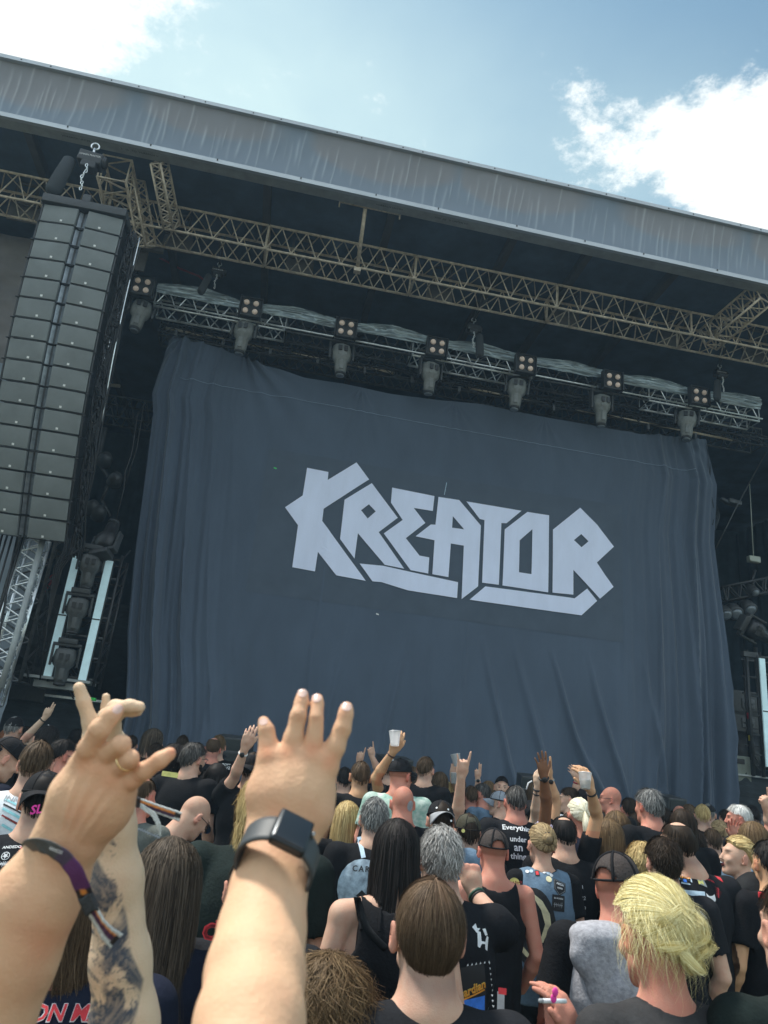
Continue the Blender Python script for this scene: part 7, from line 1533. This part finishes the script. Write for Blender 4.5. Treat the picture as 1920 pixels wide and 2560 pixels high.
dtxt('E15b', 'AWESOME', 1768, 2136, 52, 'blue', -16, .03); dtxt('E15b', 'Th', 1753, 2154, 20, 'white', -10, .04)
dtxt('E13', 'Fanom', 1878, 2226, 46, 'white', -6, .03)
for i in range(16): dscr('E16', 1660+random.uniform(-20, 110), 2240+random.uniform(0, 110), random.uniform(14, 30), 'grey', 50+i, random.uniform(0, 180), n=4)
dtxt('D15', 'SC', 1312, 2163, 18, 'white', -30, .06)
# beads of the leaf shirt etc. are in the cloth; tattooed scalp done. Camisole straps and shoulder bag
p = C_['C12']; bag = thing('shoulder_bag', 'black shoulder bag with broad strap and chain mail flap worn by the dark-haired woman', 'bag', tuple(p.c*[1, 1, 0]+A(-.1, -.2, .95)))
def strap_on(p, pts, width, m, name, parent, off=.006):
    bv = bvh_of(p.body); bs = bvh_of(p.shirt); L_ = []; R_l = []
    xs = np.linspace(0, len(pts)-1, 26)
    for t in xs:
        x = np.interp(t, range(len(pts)), [q[0] for q in pts]); y = np.interp(t, range(len(pts)), [q[1] for q in pts]); d = ray(x, y).normalized()
        h1 = bv.ray_cast(CAM, d); h2 = bs.ray_cast(CAM, d); ds = [h[3] for h in (h1, h2) if h[0] is not None]; D_ = min(ds) if ds else (L_[-1]-CAM).length if L_ else p.D; L_.append(CAM+d*(D_-off))
    V = []
    for i, q in enumerate(L_):
        t = (L_[min(i+1, 25)]-L_[max(i-1, 0)]).normalized(); s_ = t.cross(FW).normalized(); V += [q-s_*width/2, q, q+s_*width/2]
    o = link(name, mesh(name, V, [(i*3+j, i*3+j+1, (i+1)*3+j+1, (i+1)*3+j) for i in range(25) for j in range(2)], True), m, parent); md = o.modifiers.new('s', 'SOLIDIFY'); md.thickness = .003; return o
strap_on(p, [(893, 2242), (905, 2290), (918, 2320), (942, 2350), (965, 2372)], .024, TM['blackpack'], 'strap', bag)
MB().box(PD(941, 2348, p.D-.17), (.045, .012, .04), Rz(0), .004).build('buckle', M['bk'], bag)
strap_on(p, [(888, 2243), (896, 2290), (903, 2325)], .010, TM['black'], 'camisole_strap', p.root); strap_on(p, [(952, 2245), (950, 2300), (948, 2330)], .010, TM['black'], 'camisole_strap', p.root)
bc = Vector(PD(950, 2500, C_['C12'].D-.16)); MB().box(bc, (.20, .06, .20), Ry(24), .03).build('bag_body', TM['blackpack'], bag)
q = MB()
for i in range(7):
    for j in range(13):
        c = bc+Vector((-.04+.012*i+.006*(j % 2), -.04-.004*math.sin(i+j), .09-.014*j))+Vector((-.005*j, 0, 0)); q.tube([c+Vector((.0062*math.cos(a), -.003*math.sin(a+i), .0062*math.sin(a))) for a in np.linspace(0, 6.283, 9)], .0011, 4, False)
q.build('chain_mail_flap', M['silver'], bag)
# backpacks
def backpack(k, label, px, py, wpx, hpx, m):
    p = C_[k]; sc1 = p.D/FPX; t = thing('backpack', label, 'backpack', tuple(p.c*[1, 1, 0]+A(0, -.2, 1.1)))
    bz = CAM.z+0; c = Vector(PD(px, py, p.D-.02)); w_, h_ = wpx*sc1, hpx*sc1; F = Field(np.array(c)-A(w_, .2, h_)*.7, np.array(c)+A(w_, .2, h_)*.7, .012)
    F.ell(np.array(c)+A(0, 0, h_*.1), (w_*.5, .11, h_*.42), .04); F.ell(np.array(c)-A(0, .0, h_*.12), (w_*.52, .12, h_*.36), .05); F.ell(np.array(c)-A(0, .07, h_*.2), (w_*.38, .07, h_*.22), .03)
    V, Q = F.mesh(); V = V+vnormals(V, Q)*(.008*fnoise(V, 12, 3, 3))[:, None]; b = link('pack_body', qmesh('pack', V, Q), TM[m], t)
    for s in (-1, 1):
        q = MB(); q.tube([Vector(p.shd[(s+1)//2])*.55+Vector(p.shd[(1-s)//2])*.45*1+Vector((0, -.02-.08*i, .085-.03*i*i)) for i in range(4)], .018, 8); q.build('shoulder_strap', TM[m], t)
    MB().tube([c+Vector((w_*.3*math.cos(a), -.125, h_*.25+.03*math.sin(a))) for a in np.linspace(.2, 2.9, 10)], .006, 6).build('zip', M['bk'], t); return t, b
backpack('L18', 'blue backpack on the long-haired person in backward black cap', 548, 2075, 88, 150, 'bpack')
t, b = backpack('E14', 'black backpack with small red patch at the right edge', 1892, 2285, 130, 185, 'blackpack')
MB().box(PD(1908, 2238, C_['E14'].D-.17), (.055, .012, .03), None, .004).build('patch', INK['red'], t)
# grey hood
p = C_['E19']; hb = p.c+A(-.06, 0, 0); F = Field(hb+A(-.26, -.32, -.46), hb+A(.26, .15, -.05), .009); F.ell(hb+p.BR(A(0, -.085, -.165)), (.15, .085, .05), .04); F.ell(hb+p.BR(A(0, -.115, -.24)), (.15, .06, .09), .06); F.ell(hb+p.BR(A(0, -.125, -.35)), (.08, .045, .09), .05)
F.ell(p.c+A(0, .02, -.06), (.105, .12, .13), .02, op='s'); V, Q = F.mesh(); V = V+vnormals(V, Q)*(.007*fnoise(V, 14, 5, 3))[:, None]; link('hood', qmesh('hood', V, Q), TM['heather'], p.root)
# bracelets, watches
def bangle(k, side, t, r, w_, m, name='bracelet', dial=None):
    p = C_[k]; ap = p.AP[0 if side == 'L' else 1]; a, b = ap[2], ap[1]; c = Vector(a*(1-t)+b*t); ax = Vector(b-a).normalized(); R = frame(ax, FW); o = MB()
    o.tube([c+R @ Vector((r*math.cos(q), r*math.sin(q), 0)) for q in np.linspace(0, 6.283, 20)], w_, 6, False); ob = o.build(name, m, p.root)
    if dial: MB().lathe(c-FW*r*1.0+Vector(dial), [(.019, -.002), (.021, .006), (.017, .010)], frame(-FW*.8-RT*.2, UP), 16).build('dial', M['bk'], ob)
    return ob
bangle('L2', 'R', .10, .030, .008, M['rubber'], 'wristband'); bangle('L20', 'L', .16, .030, .008, M['white'], 'watch_band', (0, 0, 0)); bangle('C4', 'R', .10, .031, .006, mat('brown_beads', (.06, .025, .02), .5))
lb = mat('leather_band', (.07, .035, .025), .6)
for t_ in (.06, .13, .2): bangle('C17', 'R', t_, .031, .006, lb, 'leather_bracelet')
bangle('C18', 'R', .15, .030, .008, M['alud'], 'watch_band', (0, 0, 0)); bangle('D5a', 'L', .06, .031, .008, M['rubber'], 'wristband'); bangle('D5a', 'L', .2, .032, .006, M['rubber'], 'wristband'); bangle('D5b', 'L', .08, .032, .008, M['rubber'], 'watch_band', (0, 0, 0)); bangle('D5c', 'L', .10, .031, .007, M['alud'], 'watch_band', (0, 0, 0))
bangle('D10', 'L', .10, .030, .008, M['rubber'], 'wristband'); bangle('D11', 'L', .3, .032, .010, M['red'], 'red_cuff'); bangle('C13', 'R', .08, .033, .007, mat('green_beads', (.02, .07, .045), .5)); bangle('C13', 'R', .14, .034, .004, M['rubber']); bangle('D18', 'R', .10, .031, .008, M['rubber'], 'wristband')
for k, x, y in (('D5a', 1330, 1952), ('L2', 120, 1812)):
    p = C_[k]; q = Vector(PD(x, y, p.D-.35)); MB().tube([q, q+Vector((-.03 if k == 'D5a' else .04, 0, -.02)), q+Vector((-.05 if k == 'D5a' else .07, -.01, -.07))], .006, 4).build('band_tail', INK['white'], p.root)
dscr('D5a', 1341, 1985, 16, 'black', 44, 80, target=C_['D5a'].body, n=6, off=.001, h_=.5, name='forearm_tattoo'); dscr('E19', 1362, 2470, 30, 'black', 46, 70, target=C_['E19'].body, n=6, off=.001, name='arm_tattoo')
# cups
PL = mat('frosted_cup', (.95, .97, 1.0), .35, trans=.2, alpha=.72, spec=.4, n_scale=30, n_amt=.06); BEER = mat('beer', (.62, .42, .10), .15, trans=.4)
def cup(px, py, D, hpx, label, tilt=0, beer=0.0):
    h = .84*hpx*D/FPX; c = Vector(PD(px, py, D)); R = Ry(tilt) @ Rx(-8); t = thing('plastic_cup', label, 'cup', c, 'plastic cups held up in the crowd'); r0, r1 = h*.30, h*.42
    MB().lathe(c, [(r0*.02, -h/2), (r0, -h/2), (r1, h/2), (r1*1.04, h/2), (r1*1.04, h/2-.004), (r1*.94, h/2-.006), (r0*.9, -h/2+.006), (.001, -h/2+.006)], R, 20).build('cup_wall', PL, t)
    if beer: MB().lathe(c, [(r0*.86, -h/2+.008), (r0+(r1-r0)*beer-.004, -h/2+h*beer), (.001, -h/2+h*beer)], R, 18).build('beer', BEER, t); MB().lathe(c+R @ Vector((0, 0, -h/2+h*beer+.003)), [(r0+(r1-r0)*beer-.003, -.003), (r0+(r1-r0)*beer-.003, .005), (.001, .006)], R, 18).build('foam', INK['white'], t)
cup(987, 1846, C_['C4'].D-.36, 42, 'almost empty plastic cup held highest in the crowd', -3)
cup(1141, 1900, C_['C17b'].D-.25, 34, 'tilted plastic cup beside the horns sign', -14)
cup(1463, 1952, C_['D10'].D-.26, 46, 'plastic cup with some beer held up at the right', 2, .5)
cup(1136, 1946, C_['C17b'].D-.3, 30, 'half hidden glass of beer below the tilted cup', 0, .8)
# cigarette and phone
p = C_['E20']; cg = thing('cigarette', 'lit white cigarette between the fingers of the blond woman', 'cigarette', PD(1383, 2502, 1.5)); a, b = PD(1356, 2502, 1.47), PD(1414, 2503, 1.5); MB().tube([a, b], .0042, 10).build('paper', INK['white'], cg); MB().tube([a-(b-a)*.12, a], .0040, 10).build('ash', INK['grey'], cg)
for x, y in ((1388, 2480), (1384, 2496)): MB().sphere(PD(x, y, 1.465), .0065, None, 8, (1, .5, 1.3)).build('painted_nail', INK['pink'], p.root)
p = C_['D18']; ph = thing('phone', 'grey phone held up by the person with wavy light brown hair', 'phone', PD(1556, 2087, p.D-.2)); MB().box(PD(1554, 2086, p.D-.2), (.15, .009, .075), Ry(16), .004).build('phone_case', mat('phone_grey', (.16, .17, .19), .4), ph); MB().box(PD(1548, 2083, p.D-.21), (.03, .006, .022), Ry(16), .003).build('lens_block', M['bk'], ph)
# sunglasses pushed up on the blond head
p = C_['D17']; W = lambda x, y, z: Vector(p.c+p.HR@A(x, y, z)); sg = MB()
for s in (-1, 1): sg.sphere(W(s*.04, .07, .085), .028, Matrix(p.HR) @ Rx(50), 12, (1, .25, .8))
sgo = sg.build('orange_lenses', mat('orange_lens', (.85, .22, .03), .2, coat=.4), p.root); MB().tube([W(-.085, -.02, .03), W(-.082, .04, .07), W(-.04, .075, .09), W(.04, .075, .09), W(.082, .04, .07), W(.085, -.02, .03)], .004, 6).build('glasses_frame', M['bk'], p.root)
# beard, open mouth
p = C_['L14']; F = Field(p.c-.16, p.c+.14, .006); W2 = lambda x, y, z: p.c+p.HR@A(x, y, z); F.cone(W2(-.055, .03, -.06), W2(0, .085, -.098), .024, .026, .02); F.cone(W2(.055, .03, -.06), W2(0, .085, -.098), .024, .026, .02); F.cone(W2(0, .085, -.098), W2(0, .08, -.125), .026, .018, .01); V, Q = F.mesh(); V = V+vnormals(V, Q)*(.004*fnoise(V, 90, 3, 2))[:, None]; link('beard', qmesh('beard', V, Q, colors=np.tile([.02, .017, .015], (len(V), 1))), HM, p.root)
p = C_['E13']; W = lambda x, y, z: Vector(p.c+p.HR@A(x, y, z)); MB().sphere(W(0, .094, -.066), .017, Matrix(p.HR), 10, (1.2, .5, .85)).build('open_mouth', mat('mouth', (.12, .02, .02), .5), p.root); MB().box(W(0, .104, -.058), (.024, .004, .005), Matrix(p.HR)).build('teeth', INK['white'], p.root)
# small marks on the curtain cloth
for px, py, w_, h_, m, nm in ((688, 1171, .055, .022, M['green'], 'green_tape'), (943, 1536, .05, .022, M['white'], 'white_tape')):
    q = P(px, py, CY); y = CY-float(curt_off(q.x, q.z))-.012; MB().box((q.x, y, q.z), (w_, .006, h_), Ry(12)).build(nm, m, t_c if False else bpy.data.objects['stage_curtain'])
q = P(1116, 1212, CY); y = CY-float(curt_off(q.x, q.z))-.014; MB().box((q.x-.01, y, q.z-.08), (.012, .004, .26), Ry(6)).build('paint_scratch', INK['ice'], bpy.data.objects['stage_curtain'])
# ================================================================ thin stage haze
hz = MB().box((3.3, 11, 6.3), (60, 44, 15.0)); ho = hz.build('haze', None); ho['kind'] = 'stuff'
hm = bpy.data.materials.new('haze_air'); hm.use_nodes = True; nt = hm.node_tree; nt.nodes.clear(); o_ = nt.nodes.new('ShaderNodeOutputMaterial'); v_ = nt.nodes.new('ShaderNodeVolumePrincipled'); v_.inputs['Density'].default_value = .0022; v_.inputs['Color'].default_value = (.50, .76, 1, 1); v_.inputs['Anisotropy'].default_value = .2
nt.links.new(v_.outputs[0], o_.inputs['Volume']); ho.data.materials.append(hm)
